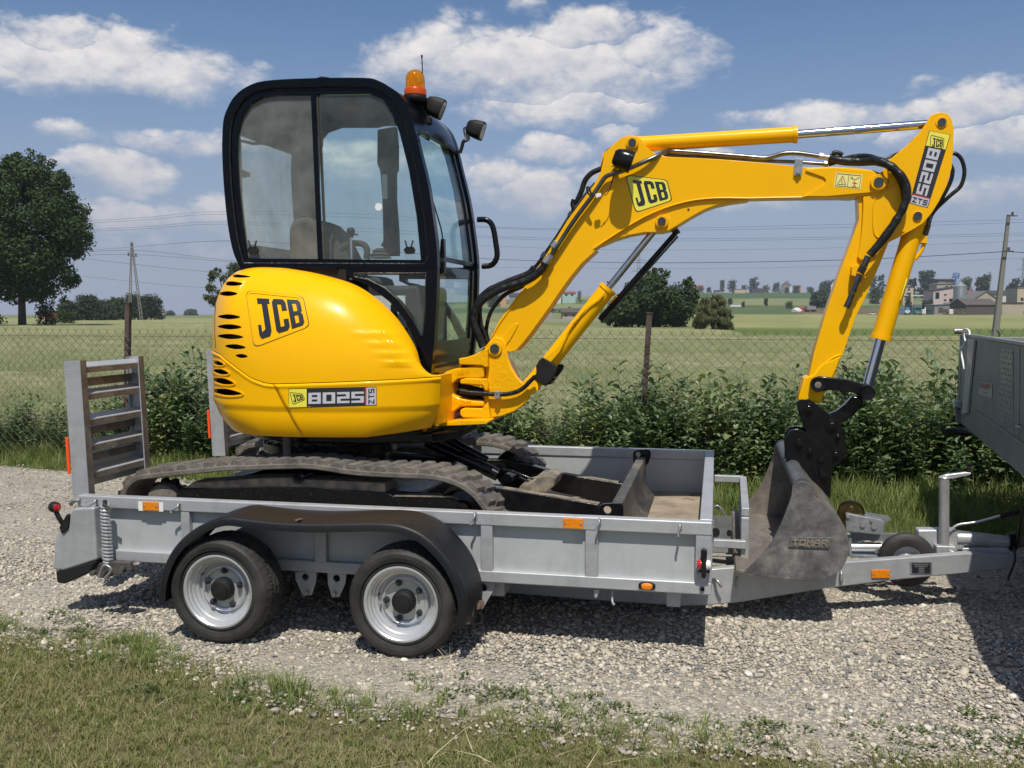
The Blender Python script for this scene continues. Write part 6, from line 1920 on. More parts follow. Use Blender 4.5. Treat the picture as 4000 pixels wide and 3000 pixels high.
# thin round bar between headboard and rest
cyl('support_rod', d3(1870, 945, 5.2), d3(2035, 948, 5.2), .006, M['zinc'], TR, n=10)
def coupling():
 yc = 5.31
 # inner tube and plates
 MB().cyl(c6(800, 1293, yc), c6(1010, 1293, yc), .024, 20).done('drawbar_tube', M['rim'], TR)
 prism('tube_flange', [c6(808, 1240, yc - .03), c6(824, 1240, yc - .03), c6(826, 1340, yc - .03), c6(808, 1350, yc - .03)], (0, .06, 0), M['zinc'], TR, smooth=0)
 prism('drawbar_plate', [c6(820, 1342, yc - .05), c6(980, 1350, yc - .05), c6(980, 1362, yc - .05), c6(820, 1356, yc - .05)], (0, .12, 0), M['zinc'], TR, smooth=0)
 prism('winch_base', [c6(820, 1210, yc + .05), c6(1120, 1218, yc + .05), c6(1120, 1262, yc + .05), c6(820, 1250, yc + .05)], (0, .03, 0), M['zinc'], TR, smooth=0)
 # winch box, strap wheel
 w = prism('winch', [c6(790, 1103, yc - .05), c6(800, 1095, yc - .05), c6(1000, 1133, yc - .05), c6(1018, 1148, yc - .05), c6(1015, 1225, yc - .05), c6(790, 1200, yc - .05)], (0, .10, 0), M['zinc'], TR, bevel=.004)
 for u, v in ((890, 1162), (956, 1172), (803, 1113), (940, 1135)):
  p = c6(u, v, yc - .05); r = .0125 if v > 1150 else .007
  MB().cyl(p, p - Vector((0, .003, 0)), r * 1.5, 18).cyl(p, p - Vector((0, .009, 0)), r, 6).done('bolt', M['zinc'], w)
 prism('winch_gear', [c6(905, 1090, yc + .06), c6(1040, 1112, yc + .06), c6(1058, 1128, yc + .06), c6(1010, 1160, yc + .06), c6(905, 1140, yc + .06)], (0, .02, 0), M['zinc'], w, smooth=0)
 md = mat('brass_coloured_zinc', (.22, .17, .07), .25, metal=.9, nscale=9, col2=(.07, .055, .03))
 c = c6(820, 1092, yc)
 lathe('strap_wheel', [(.006, -.016), (.034, -.014), (.038, -.008), (.060, -.008), (.0665, -.016), (.0685, -.012), (.0685, .012), (.060, .014), (.006, .014)], c, Vector((.12, 1, 0)), md, w, n=40)
 # jockey wheel lying beside the arm
 c = c6(1148, 1365, yc - .06); JS = 1.36
 jw = lathe('jockey_wheel', [(r * JS, h) for r, h in ((.055, -.034), (.075, -.038), (.092, -.032), (.101, -.020), (.103, .0), (.101, .020), (.092, .032), (.075, .038), (.055, .034))], c, (0, 1, 0), M['rubber'], TR, n=48, closed=True)
 lathe('rim', [(r * JS, h) for r, h in ((.006, -.020), (.020, -.022), (.022, -.012), (.046, -.010), (.052, -.024), (.057, -.026), (.058, .03), (.006, .03))], c, (0, 1, 0), M['rim'], jw, n=36)
 cyl('axle_nut', c - Vector((0, .022, 0)), c - Vector((0, .032, 0)), .010, M['zinc'], jw, n=6)
 # jack post with crank
 y = yc - .02
 a, b = c6(1370, 890, y), c6(1368, 1285, y)
 jk = MB().cyl(a, b, .0255, 28).done('jack_post', layered('scraped_jack_paint', [(.30, (.22, .07, .03)), (.345, (.30, .29, .28)), (.55, (.40, .40, .40)), (.68, (.46, .46, .45))], rough=.4, metal=.45, scale=7, stretch=(1, 1, .45)), TR)
 lathe('cap', [(.026, 0), (.028, .006), (.024, .012), (.012, .018), (.003, .020)], a, (0, 0, 1), M['rim'], jk, n=24)
 prism('crank_arm', [c6(1372, 868, y - .015), c6(1372, 892, y - .015), c6(1420, 892, y - .015), c6(1528, 868, y - .015), c6(1530, 855, y - .015), c6(1500, 852, y - .015)], (0, .03, 0), M['rim'], jk, bevel=.004)
 p = c6(1516, 850, y)
 lathe('crank_knob', [(.013, 0), (.011, .006), (.0105, .032), (.015, .038), (.015, .046), (.003, .048)], p, (0, 0, 1), M['black_matt'], jk, n=20)
 prism('jack_clamp', [c6(1322, 1285, y - .035), c6(1440, 1290, y - .035), c6(1445, 1320, y - .035), c6(1412, 1336, y - .035), c6(1325, 1334, y - .035)], (0, .07, 0), M['silver'], TR, bevel=.006)
 tube('clamp_handle', [c6(1402, 1315, y - .045), c6(1430, 1330, y - .06), c6(1500, 1362, y - .07), c6(1556, 1387, y - .075)], .009, M['rim'], TR, n=12)
 # overrun coupling body
 prism('coupling_housing', [c6(1212, 1190, yc + .0), c6(1440, 1192, yc), c6(1470, 1215, yc), c6(1492, 1290, yc), c6(1490, 1330, yc), c6(1230, 1320, yc), c6(1215, 1290, yc)], (0, .08, 0), M['rim'], TR, bevel=.012)
 MB().cyl(c6(1440, 1240, yc + .03), c6(1600, 1248, yc + .03), .040, 28, r2=.034).cyl(c6(1600, 1248, yc + .03), c6(1745, 1262, yc + .03), .034, 28, r2=.031).done('coupling_shaft', M['rim'], TR)
 prism('coupling_foot', [c6(1440, 1300, yc), c6(1700, 1295, yc), c6(1755, 1300, yc), c6(1755, 1332, yc), c6(1440, 1338, yc)], (0, .07, 0), M['silver'], TR, bevel=.006)
 for u in (1470, 1545, 1590):
  p = c6(u, 1305, yc + .02); cyl('bolt', p, p + Vector((0, 0, .016)), .009, M['zinc'], TR, n=6)
 c = c6(1768, 1262, yc + .03)
 lathe('rubber_gaiter', [(.030, -.02), (.048, -.016), (.040, -.008), (.052, -.002), (.043, .006), (.053, .012), (.040, .022), (.030, .03)], c, (1, 0, 0), M['hose'], TR, n=28)
 MB().cyl(c + Vector((.03, 0, 0)), c + Vector((.12, .0, .0)), .026, 20).done('coupling_head', M['rust'], TR)
 tube('brake_lever', [c6(1405, 1200, yc - .01), c6(1450, 1162, yc - .01), c6(1560, 1145, yc - .01), c6(1700, 1108, yc - .01)], .0065, M['rim'], TR, n=12)
 a, b = c6(1700, 1110, yc - .01), c6(1818, 1082, yc - .01)
 v, f = tube_vf([a.lerp(b, k / 12) for k in range(13)], lambda t: .012 + .0015 * math.sin(t * 38), 14, 1); mk('lever_grip', v, f, M['foam'], TR, smooth=50)
 tube('breakaway_cable', [c6(1780, 1290, yc - .03), c6(1788, 1360, yc - .06), c6(1770, 1420, yc - .07), c6(1752, 1465, yc - .07), c6(1748, 1490, yc - .07)], .006, M['hose'], TR)
 tube('light_cable', [c6(1838, 1050, yc - .1), c6(1822, 1130, yc - .1), c6(1812, 1200, yc - .08), c6(1800, 1260, yc - .04)], .007, M['hose'], TR)
 tube('breakaway_cable', [c6(1700, 1430, yc - .04), c6(1712, 1460, yc - .04), c6(1730, 1470, yc - .04)], .008, M['zinc'], TR)
coupling()
# small loose things on the deck
lf = mat('dry_leaf', (.42, .20, .06), .8)
def leaf_thing(u, v, s, mm, label, name='dry_leaf', cat='leaf'):
 px, py = d3(u, v); d = ray(px, py); p = CAM + d * ((.338 - CAMH) / d.z)
 vs = [p + Vector((s * math.cos(a) * (1 + .3 * math.sin(3 * a)), s * .6 * math.sin(a), .006 + .008 * math.cos(2 * a))) for a in np.linspace(0, 6.283, 11)[:-1]]
 V, F = prism_vf(vs, (0, 0, .0015)); mk(name, V, F, mm, label=label, cat=cat)
leaf_thing(1708, 465, .018, lf, 'small orange dry leaf on the trailer floor at the head board')
px, py = d3(1680, 503); d = ray(px, py); p = CAM + d * ((.336 - CAMH) / d.z)
tube('twig', [p + Vector((-.03, 0, 0)), p + Vector((-.01, .01, .004)), p + Vector((.02, 0, .002)), p + Vector((.04, .008, 0))], .0022, mat('twig_bark', (.20, .14, .08), .9), n=6, label='thin twig lying on the trailer floor near the orange leaf', cat='twig')
mr = mat('red_rag', (.45, .06, .04), .7)
for u, v, lb in ((897, 512, 'larger red lump of rag lying between the blade arms'), (955, 515, 'smaller red lump of rag lying between the blade arms')):
 px, py = d3(u, v); d = ray(px, py); p = CAM + d * ((.345 - CAMH) / d.z)
 bm = bmesh.new(); bmesh.ops.create_icosphere(bm, subdivisions=2, radius=1)
 vs = [p + Vector((vv.co.x * .02, vv.co.y * .016, vv.co.z * .013)) * 1.0 + vv.co * .003 * noise.noise(vv.co * 3 + p) for vv in bm.verts]; fs = [tuple(x.index for x in f.verts) for f in bm.faces]; bm.free()
 mk('rag', vs, fs, mr, smooth=60, label=lb, cat='rag')
# == grey box trailer on the right
def grey_trailer():
 # side wall runs towards the camera along the right edge of the view
 A = PH(3752, 6.9, 0); B = PH(4000, 4.62, 0)
 dirv = (B - A).normalized(); L = 3.0
 nrm = Vector((-dirv.y, dirv.x, 0))
 if nrm.dot(RT) < 0: nrm = -nrm           # into the trailer
 e = empty('box_trailer', (A.x, A.y, 0), 'grey sheet metal box trailer cut off by the right edge of the photo', 'trailer')
 G = M['grey_plate']; M['grey_light'] = mat('light_grey_sheet', (.24, .26, .265), .5, metal=.2, nscale=6, col2=(.19, .205, .21))
 def T(l, n_, z): return A + dirv * l + nrm * n_ + Vector((0, 0, z))
 def pb(name, l0, l1, n0, n1, z0, z1, mm=G, par=e, bevel=.003):
  v = [T(l, n_, z) for z in (z0, z1) for (l, n_) in ((l0, n0), (l1, n0), (l1, n1), (l0, n1))]
  return mk(name, v, BOXF, mm, par, bevel=bevel, smooth=30)
 W = 1.45
 L = 3.9
 zt = 1.345
 pb('side_wall', 0.055, L, 0, .022, .895, zt)
 pb('side_wall', 0.055, L, W - .022, W, .895, zt)
 pb('tailgate', .0, .024, .024, W - .024, .90, zt - .01)
 pb('front_board', L + .002, L + .03, 0, W, .895, zt)
 pb('floor', .026, L, .024, W - .024, .86, .893, M['deck'])
 pb('top_lip', .055, L, -.006, .026, zt + .001, zt + .020, M['zinc'])
 pb('chassis_rail', -.012, L, .03, .075, .745, .858)
 pb('chassis_rail', -.012, L, W - .075, W - .03, .745, .858)
 pb('skirt', .0, L, .002, .028, .735, .892)
 pb('corner_post', -.035, .0545, -.004, .03, .745, zt + .004, M['grey_light'])
 pb('corner_post', -.035, .0545, W - .03, W + .004, .745, zt + .004, M['grey_plate'])
 # joint bead and hinge strap
 pb('bead', .06, L, -.004, -.0005, .886, .893, M['zinc'], bevel=.001)
 pb('hinge_block', -.02, .16, -.03, -.001, .845, .885, M['zinc'])
 pb('hinge_block', .02, .07, -.038, -.031, .835, .89, M['white_paint'])
 # latch with its bent wire handle
 c = T(.0, -.02, 1.375)
 lk = MB().cyl(c - nrm * .02 - dirv * .03, c + nrm * .03 - dirv * .03, .020, 16).done('latch', M['zinc'], e)
 cyl('latch_pin', T(.015, -.03, 1.372), T(.015, .03, 1.372), .014, M['rust'], lk, n=14)
 q2 = lambda px, py: CAM + ray(px, py) * ((A - nrm * .045 - CAM).dot(nrm) / ray(px, py).dot(nrm))
 tube('latch_handle', [q2(3500 + .663 * u, 1250 + .663 * v) for u, v in ((434, 88), (431, 64), (414, 53), (400, 62), (399, 95), (407, 122), (397, 148), (380, 172), (384, 196), (395, 250), (403, 292))], .0062, M['white_paint'], lk, sm=4)
 # chequer strips, studs, maker's plate
 mc = layered('chequered_strip', [(.35, (.20, .215, .225)), (.5, (.26, .28, .29)), (.65, (.34, .36, .37))], rough=.4, metal=.5, scale=14, bump=.5, bscale=60)
 pl = (A - nrm * .001, nrm)
 S = Surf(plane=pl)
 def wq(u0, v0, u1, v1):
  return None
 def on(px, py, l=.0): return S.at(px, py, l)
 v = [on(3792, 1326, .003), on(3816, 1328, .003), on(3786, 1612, .003), on(3764, 1618, .003)]
 mk('hinge_strap', *prism_vf(v, nrm * -.012), M['silver'], e, smooth=0)
 for (xa, ya0, ya1, xb, yb0, yb1) in ((3908, 1362, 1655, 3958, 1370, 1680),):
  v = [on(xa, ya1), on(xb, yb1), on(xb, yb0), on(xa, ya0)]
  st = mk('chequer_strip', *prism_vf(v, nrm * -.0025), mc, e, smooth=0)
  for i in range(9):
   for j in range(14):
    t, s = (j + .5) / 14, (i + .5) / 9
    if (i + j) % 2: continue
    c = v[3].lerp(v[2], s).lerp(v[0].lerp(v[1], s), t) - nrm * .0035
    MB().bar(c - dirv * .012 + Vector((0, 0, .006 if i % 4 < 2 else -.006)), c + dirv * .012 - Vector((0, 0, .006 if i % 4 < 2 else -.006)), .004, .003).done('stud', mc, st, smooth=0)
 v = [on(3978, 1720), on(3981, 1720), on(3984, 1358), on(3981, 1358)]
 mk('edge_bead', *prism_vf(v, nrm * -.003), M['zinc'], e, smooth=0)
 quad = [(3827, 1490), (3878, 1500), (3876, 1555), (3824, 1540)]
 pm = MB(); sheet_on(quad, S, .002, 1, 1, pm); mp = pm.done('maker_plate', mat('faded_plate', (.34, .35, .34), .5), e, smooth=0)
 tq = [(3829, 1494), (3873, 1503), (3872, 1526), (3829, 1514)]
 mr_ = mat('faded_red_print', (.30, .07, .05), .6)
 for ch, pp in word_polys('KRAPF', .22):
  lb = MB(); raised(pp, tq, S, .0028, .0036, lb); lb.done('letter', mr_, mp, smooth=0)
 lb = MB(); raised([rect_poly()], [(3842, 1531), (3860, 1535), (3860, 1538), (3842, 1534)], S, .0028, .0034, lb); lb.done('print', mr_, mp, smooth=0)
 # rubber buffer and bracket below
 c0, c1_ = PH(3695, 6.95, zat(1690, 6.95)), PH(3790, 7.0, zat(1692, 7.0))
 v_, f_ = tube_vf([c0, c0.lerp(c1_, .4) + Vector((0, 0, .01)), c1_], lambda t: .022 + .012 * t, 12, 3); mk('rubber_buffer', v_, f_, M['hose'], e, smooth=60)
 MB().bar(T(.10, -.02, .84), T(.15, -.01, .74), .035, .01).done('bracket', G, e, smooth=0)
 tube('rope_hook', [on(3982, 1660, .0), on(3990, 1664, .02), on(4010, 1672, .02)], .006, M['zinc'], e)
 # running gear outside the picture
 for n_ in (.12, W - .12):
  c = T(2.75, n_, .30)
  w = lathe('wheel', [(.17, -.09), (.24, -.10), (.29, -.08), (.30, -.05), (.30, .05), (.29, .08), (.24, .10), (.17, .09)], c, nrm, M['rubber'], e, n=48, closed=True)
  lathe('rim', [(.02, -.03), (.15, -.02), (.17, -.08), (.18, -.08), (.18, .08), (.02, .04)], c, nrm, M['rim'], w, n=36)
 pb('axle_beam', 2.71, 2.79, .2, W - .2, .26, .34, M['black_matt'])
 pb('suspension_arm', 2.71, 2.79, .12, .2, .30, .745, M['black_matt'])
 pb('suspension_arm', 2.71, 2.79, W - .2, W - .12, .30, .745, M['black_matt'])
grey_trailer()
# == the mini excavator
EX = empty('mini_excavator', (-2.1, 5.43, .333), 'yellow tracked mini excavator with a black cab standing on the flatbed trailer', 'excavator')
YE, YC, BG = M['yellow'], M['yellow_cast'], M['black_gloss']
YM = 5.43
def pl(name, cr, pts, y, th, mm=None, par=EX, bevel=.004, smooth=30, rnd=0, **kw):
 """plate traced in the photo on its own plane y, th thick away from the camera"""
 if rnd: pts = round_poly(pts, rnd, 3)
 return prism(name, [cr(u, v, y) for u, v in pts], (0, th, 0), mm or YE, par, bevel=bevel, smooth=smooth, **kw)
# tracks
def track(y0, wdt, par):
 pin = [e4(u, v, 4.67) for u, v in ((0, 306), (200, 298), (400, 291), (550, 290), (680, 305), (800, 325), (950, 338), (1100, 346), (1250, 352), (1350, 362), (1430, 382), (1500, 412), (1560, 455), (1600, 500))]
 pts = [(p.x, p.z) for p in pin] + [(-1.105, .47), (-1.13, .415), (-1.20, .386), (-1.5, .380), (-2.1, .379), (-2.7, .380), (-2.98, .384), (-3.075, .41), (-3.12, .47), (-3.105, .545), (-3.045, .598), (-2.95, .615)]
 P3 = catmull([Vector((x, 0, z)) for x, z in pts], 5, closed=True)
 P3 = resample(P3 + [P3[0]], 241)[:-1]
 n = len(P3); th = .036
 nr = []
 for i in range(n):
  t = (P3[(i + 1) % n] - P3[i - 1]).normalized(); nr.append(Vector((-t.z, 0, t.x)))
 V, F = [], []
 sec = [(0, .006), (0, .024), (.008, th), (wdt - .008, th), (wdt, .024), (wdt, .006), (wdt - .01, 0), (.01, 0)]
 k = len(sec)
 for i in range(n):
  for (a, b) in sec: V.append(Vector((P3[i].x, y0 + a, P3[i].z)) + nr[i] * b)
 for i in range(n):
  for j in range(k):
   F.append((i * k + j, i * k + (j + 1) % k, ((i + 1) % n) * k + (j + 1) % k, ((i + 1) % n) * k + j))
 mb = MB().add(V, F)
 step = 240 / 54
 def at(s, y, h):
  s %= n; i = int(s); t = s - i
  p = P3[i].lerp(P3[(i + 1) % n], t); q = nr[i].lerp(nr[(i + 1) % n], t)
  return Vector((p.x, y0 + y, p.z)) + q * h
 for j in range(54):
  for row in (0, 1):
   s0 = (j + .5 * row) * step
   ya, yb = ((.004, wdt * .56), (wdt * .44, wdt - .004))[row]
   sk = (.9, -.9)[row]
   sl = []
   for (yy, o) in ((ya, 0 if row == 0 else sk), (yb, sk if row == 0 else 0)):
    for (ds, h) in ((-.06 * step, th - .004), (.10 * step, th + .018), (.62 * step, th + .018), (.82 * step, th - .004)):
     sl.append(at(s0 + ds + o, yy, h))
   mb.add(sl, [(0, 1, 2, 3), (7, 6, 5, 4), (0, 4, 5, 1), (1, 5, 6, 2), (2, 6, 7, 3), (3, 7, 4, 0)])
 tr_ = mb.done('rubber_track', M['track'], par, smooth=28)
 f = 1 if y0 < YM else 0
 yy = (y0 + .03, y0 + wdt - .03)
 # sprocket, idler, rollers, frame
 sp = MB()
 c = Vector((-2.93, 0, .485))
 q = []
 for i in range(44):
  a = 2 * math.pi * i / 44; r = .118 if i % 4 < 2 else .100
  q.append(Vector((c.x + r * math.cos(a), y0 + .10, c.z + r * math.sin(a))))
 prism('sprocket', q, (0, .04, 0), M['dusty_black'], tr_, smooth=20)
 lathe('final_drive', [(.094, .0), (.098, -.02), (.088, -.055), (.05, -.066), (.004, -.07)] if f else [(.094, .0), (.098, .02), (.09, .05), (.004, .06)], Vector((c.x, y0 + .10 if f else y0 + .14, c.z)), (0, 1, 0), M['track'], tr_, n=36)
 c = Vector((-1.245, 0, .512))
 lathe('idler_wheel', [(.004, .05), (.03, .04), (.045, .06), (.09, .07), (.125, .05), (.132, .08), (.132, wdt - .08), (.125, wdt - .05), (.09, wdt - .07), (.004, wdt - .05)], Vector((c.x, y0, c.z)), (0, 1, 0), M['greasy'], tr_, n=40)
 r = P(850 + .6329 * 500, 1650 + .6329 * 343, 4.73)
 lathe('carrier_roller', [(.004, .05), (.022, .048), (.033, .055), (.034, .17), (.022, .175), (.004, .176)], Vector((r.x, y0, r.z)), (0, 1, 0), M['greasy'], tr_, n=24)
 for x in (-2.62, -2.32, -2.0, -1.7): lathe('track_roller', [(.004, .05), (.055, .05), (.055, wdt - .05), (.004, wdt - .05)], Vector((x, y0, .435)), (0, 1, 0), M['greasy'], tr_, n=20)
 ya = 4.72
 o = pl('track_frame', e4, [(-330, 560), (-230, 405), (0, 405), (300, 395), (560, 394), (800, 416), (1045, 431), (1088, 460), (1440, 465), (1492, 480), (1500, 560)], ya, .13, M['dusty_black'], par, .006)
 o2 = pl('frame_cover', e4, [(-200, 410), (-160, 372), (250, 345), (450, 340), (540, 352), (1030, 372), (1040, 440), (800, 420), (560, 398), (0, 408)], ya + .005, .16, M['dust'], par, .006)
 pl('weld_strip', e4, [(1090, 450), (1440, 455), (1490, 472), (1490, 478), (1440, 463), (1090, 458)], ya - .004, .03, M['dust'], o, 0)
 if y0 > YM:
  for x in (o, o2): x.location.y += y0 - 4.67
 return tr_
track(4.67, .27, EX)
track(5.935, .27, EX)
# undercarriage centre
BK = M['greasy']
MB().box((-2.75, 4.86, .44), (-1.50, 6.0, .56)).done('centre_frame', BK, EX, bevel=.02)
cf = MB()
for s in (-1, 1):
 for x in (-2.65, -1.75):
  cf.bar((-2.2 + (x + 2.2) * .4, YM + s * .2, .60), (x, YM + s * .55, .53), .14, .12)
cf.done('cross_leg', BK, EX, bevel=.015)
MB().cyl((-2.24, YM, .54), (-2.24, YM, .70), .36, 48).cyl((-2.24, YM, .70), (-2.24, YM, .75), .40, 48).cyl((-2.24, YM, .755), (-2.24, YM, .80), .37, 48).done('slew_ring', BK, EX, smooth=40)
for k in range(26):
 a = k * 2 * math.pi / 26; p = Vector((-2.24 + .385 * math.cos(a), YM + .385 * math.sin(a), .75))
 if p.y < 5.5: cyl('ring_bolt', p, p + Vector((0, 0, .012)), .010, BK, EX, n=6)
MB().cyl((-2.25, 4.83, .74), (-2.25, 4.83, .845), .022, 14).done('drain_stub', M['track'], EX)
prism('slew_platform', [(-2.66, 5.2, .80), (-2.52, 5.02, .80), (-2.30, 4.90, .80), (-1.85, 4.92, .80), (-1.50, 5.03, .80), (-1.40, 5.2, .80), (-1.40, 5.65, .80), (-1.6, 5.9, .80), (-2.2, 5.96, .80), (-2.6, 5.8, .80)], (0, 0, .055), BK, EX, bevel=.01)
# dozer blade
def blade_part():
 prof = [(-.484, .588), (-.432, .590), (-.425, .54), (-.428, .48), (-.422, .43), (-.405, .385), (-.378, .354), (-.370, .345), (-.392, .341), (-.43, .35), (-.46, .40), (-.485, .46), (-.490, .53)]
 o = prism('dozer_blade', [Vector((x, 4.665, z)) for x, z in prof], (0, 1.52, 0), layered('dusty_blade', [(.33, (.02, .021, .023)), (.5, (.075, .07, .062)), (.66, (.21, .175, .125))], rough=.45, rough2=.7, scale=3, stretch=(1, .6, 1)), EX, bevel=.004, smooth=40)
 hc = d3(1050, 588, 4.645); r = 32 * .4973 / FOC * 4.65
 hole = lambda c, r: [c + Vector((r * math.cos(a), 0, r * math.sin(a))) for a in np.linspace(0, 6.283, 19)[:-1]]
 ring('blade_lug', [d3(u, v, 4.645) for u, v in round_poly([(985, 660), (990, 540), (1160, 535), (1182, 575), (1168, 660)], .3, 3)], hole(hc, r), (0, .02, 0), BG, o, smooth=0)
 hc = d3(1292, 150, 6.187); r = 20 * .4973 / FOC * 6.2
 ring('blade_lug', [d3(u, v, 6.187) for u, v in round_poly([(1255, 240), (1250, 118), (1385, 110), (1395, 150), (1372, 230), (1300, 250)], .3, 3)], hole(hc, r), (0, .02, 0), BG, o, smooth=0)
 pl('blade_arm', d3, [(120, 405), (215, 420), (640, 486), (985, 547), (985, 640), (500, 640), (120, 560)], 4.93, .075, BG, EX, .006)
 pl('arm_dust', d3, [(225, 424), (640, 491), (980, 549), (980, 543), (640, 484), (225, 417)], 4.936, .062, M['dust'], EX, 0)
 pl('blade_arm', d3, [(250, 200), (430, 232), (690, 305), (1185, 383), (1175, 480), (1100, 545), (640, 445), (250, 300)], 5.86, .075, BG, EX, .006)
 pl('arm_dust', d3, [(700, 310), (1180, 388), (1180, 381), (700, 303)], 5.866, .062, M['dust'], EX, 0)
 pl('cross_tube', d3, [(345, 430), (372, 392), (440, 372), (500, 325), (600, 312), (650, 335), (632, 400), (570, 455), (420, 448)], 5.30, .24, M['dust'], EX, .01, smooth=20)
 # lift cylinder
 a, b = e4(1290, 120, YM), e4(1400, 165, YM)
 c, d = e4(1600, 262, YM), e4(1775, 345, YM)
 cy = MB().cyl(a, c, .030, 24).cyl(c - (c - a).normalized() * .01, c.lerp(d, .75), .037, 24).done('blade_cylinder', BG, EX)
 MB().cyl(e4(1430, 110, YM + .08), e4(1660, 235, YM + .08), .026, 18).cyl(e4(1330, 60, YM + .08), e4(1430, 110, YM + .08), .018, 14).done('blade_cylinder', BK, EX)
 for (u, v, r) in ((1785, 350, .030),):
  p = e4(u, v, YM - .06); MB().cyl(p, p + Vector((0, .14, 0)), r, 24).cyl(p - Vector((0, .01, 0)), p + Vector((0, .15, 0)), r * .62, 18).done('cylinder_eye', BK, cy)
 tube('grease_pipe', [d3(230, 268, 5.38), d3(300, 285, 5.37), d3(400, 320, 5.36), d3(545, 378, 5.36), d3(530, 395, 5.36), d3(460, 375, 5.36), d3(360, 330, 5.36)], .0065, BG, cy)
blade_part()
# body: cover, counterweight, side skirt
HALF = [(-1.425, 4.955), (-1.45, 4.905), (-1.50, 4.855), (-1.58, 4.80), (-1.72, 4.738), (-1.90, 4.687), (-2.12, 4.66), (-2.36, 4.675), (-2.55, 4.74), (-2.68, 4.86), (-2.775, 5.01), (-2.865, 5.20), (-2.925, 5.43)]
OUT = HALF + [(x, 2 * YM - y) for x, y in HALF[-2::-1]]
OUT[-1] = (-1.425, 5.90)
TOPI = [(-1.50, 4.945, 1.175), (-1.512, 4.945, 1.185), (-1.535, 4.95, 1.235), (-1.575, 4.965, 1.335), (-1.70, 4.99, 1.50), (-1.885, 5.0, 1.640), (-2.09, 5.0, 1.708), (-2.29, 5.0, 1.745), (-2.44, 5.04, 1.756), (-2.54, 5.12, 1.758), (-2.60, 5.22, 1.758), (-2.66, 5.33, 1.758), (-2.69, 5.43, 1.758), (-2.66, 5.53, 1.758), (-2.60, 5.64, 1.758), (-2.54, 5.74, 1.758), (-2.44, 5.82, 1.756), (-2.29, 5.86, 1.70)]
OC = catmull([Vector((x, y, 0)) for x, y in OUT], 10)
IC = catmull([Vector(p) for p in TOPI], 10)
def inward(i, L):
 t = (L[min(i + 1, len(L) - 1)] - L[max(i - 1, 0)]).normalized()
 return Vector((t.y, -t.x, 0)).normalized()  # refined below
def seam_z(x, y):
 """height of the joint between the upper cover and the parts below it"""
 if y > YM: y = 2 * YM - y
 if x > -2.23: return float(np.interp(x, [-2.23, -1.43], [1.137, 1.168]))
 # rises in a curve towards the back corner
 s = float(np.interp(x, [-2.93, -2.87, -2.73, -2.60, -2.50, -2.375, -2.29, -2.23], [1.285, 1.295, 1.30, 1.285, 1.234, 1.166, 1.141, 1.137]))
 return s
def proj(p):
 v = p - CAM; z = v.dot(FW)
 return 2000 + FOC * v.dot(RT) / z, 1500 - FOC * v.dot(UP) / z
RIBS = [(955, 1325, 527), (1030, 1352, 590), (1100, 1378, 655), (1150, 1398, 715)]
def rib_bump(p):
 px, py = proj(p); u = (px - 780) / .6027; v = (py - 980) / .6027
 h = 0
 for (ua, ub, vv) in RIBS:
  if ua < u < ub and -4 < v - vv < 44:
   s = (u - ua) / (ub - ua)
   w = math.sin(math.pi * min(1, s ** 1.6)) ** .7
   d = v - vv
   h += .0115 * w * (max(0, 1 - d / 44) ** .8 if d > 0 else (1 + d / 4))
 return h
def body_shell():
 nI = len(IC)
 rows = 96
 V, F = [], []
 ctr = Vector((-2.2, YM, 0))
 for i in range(nI):
  o = OC[i]; t = IC[i]
  z0 = seam_z(o.x, o.y) + .002
  O3 = Vector((o.x, o.y, z0)); T3 = Vector((t.x, t.y, max(t.z, z0 + .008)))
  for j in range(rows + 1):
   a = math.pi / 2 * j / rows
   e = .78 if o.x < -2.5 else .86
   ca = math.cos(a) ** e; sa = math.sin(a) ** (e * 1.0)
   # slight tumblehome of the flank
   p = Vector((T3.x + (O3.x - T3.x) * ca, T3.y + (O3.y - T3.y) * ca, O3.z + (T3.z - O3.z) * sa))
   if p.y < 5.0 and -2.05 < p.x < -1.4:
    n_ = Vector((0, -1, .1)); p += n_ * rib_bump(p)
   V.append(p)
 for i in range(nI - 1):
  for j in range(rows):
   q = i * (rows + 1) + j
   F.append((q, q + 1, q + rows + 2, q + rows + 1))
 # lid over the back, towards the cab
 c0 = len(V); V.append(Vector((-2.35, YM, 1.752)))
 for i in range(60, nI - 1):
  F.append((i * (rows + 1) + rows, c0, (i + 1) * (rows + 1) + rows))
 return V, F
def vent_cutters(lst):
 bm = bmesh.new()
 for (u, v, a, b, tilt, yy) in lst:
  c = c2(u, v, yy); k = .6027 / FOC * 5.0
  x_ = RT.copy(); z_ = Vector((0, 0, 1)); x_ = (RT * math.cos(tilt) - z_ * math.sin(tilt)); zz = (RT * math.sin(tilt) + z_ * math.cos(tilt))
  d = (c - CAM).normalized()
  n = 26; r0, r1 = [], []
  for i in range(n):
   t = 2 * math.pi * i / n
   # pointed lens
   sx = math.cos(t); sz = math.sin(t) * (1 - .25 * abs(math.cos(t)))
   p = c + x_ * (a * k * sx) + zz * (b * k * sz)
   r0.append(bm.verts.new(p - d * .35)); r1.append(bm.verts.new(p + d * .16))
  bm.faces.new(r0); bm.faces.new(r1[::-1])
  for i in range(n): bm.faces.new((r0[i], r1[i], r1[(i + 1) % n], r0[(i + 1) % n]))
 bmesh.ops.recalc_face_normals(bm, faces=bm.faces)
 me = bpy.data.meshes.new('cutter'); bm.to_mesh(me); bm.free()
 o = bpy.data.objects.new('cutter', me); COL.objects.link(o)
 return o
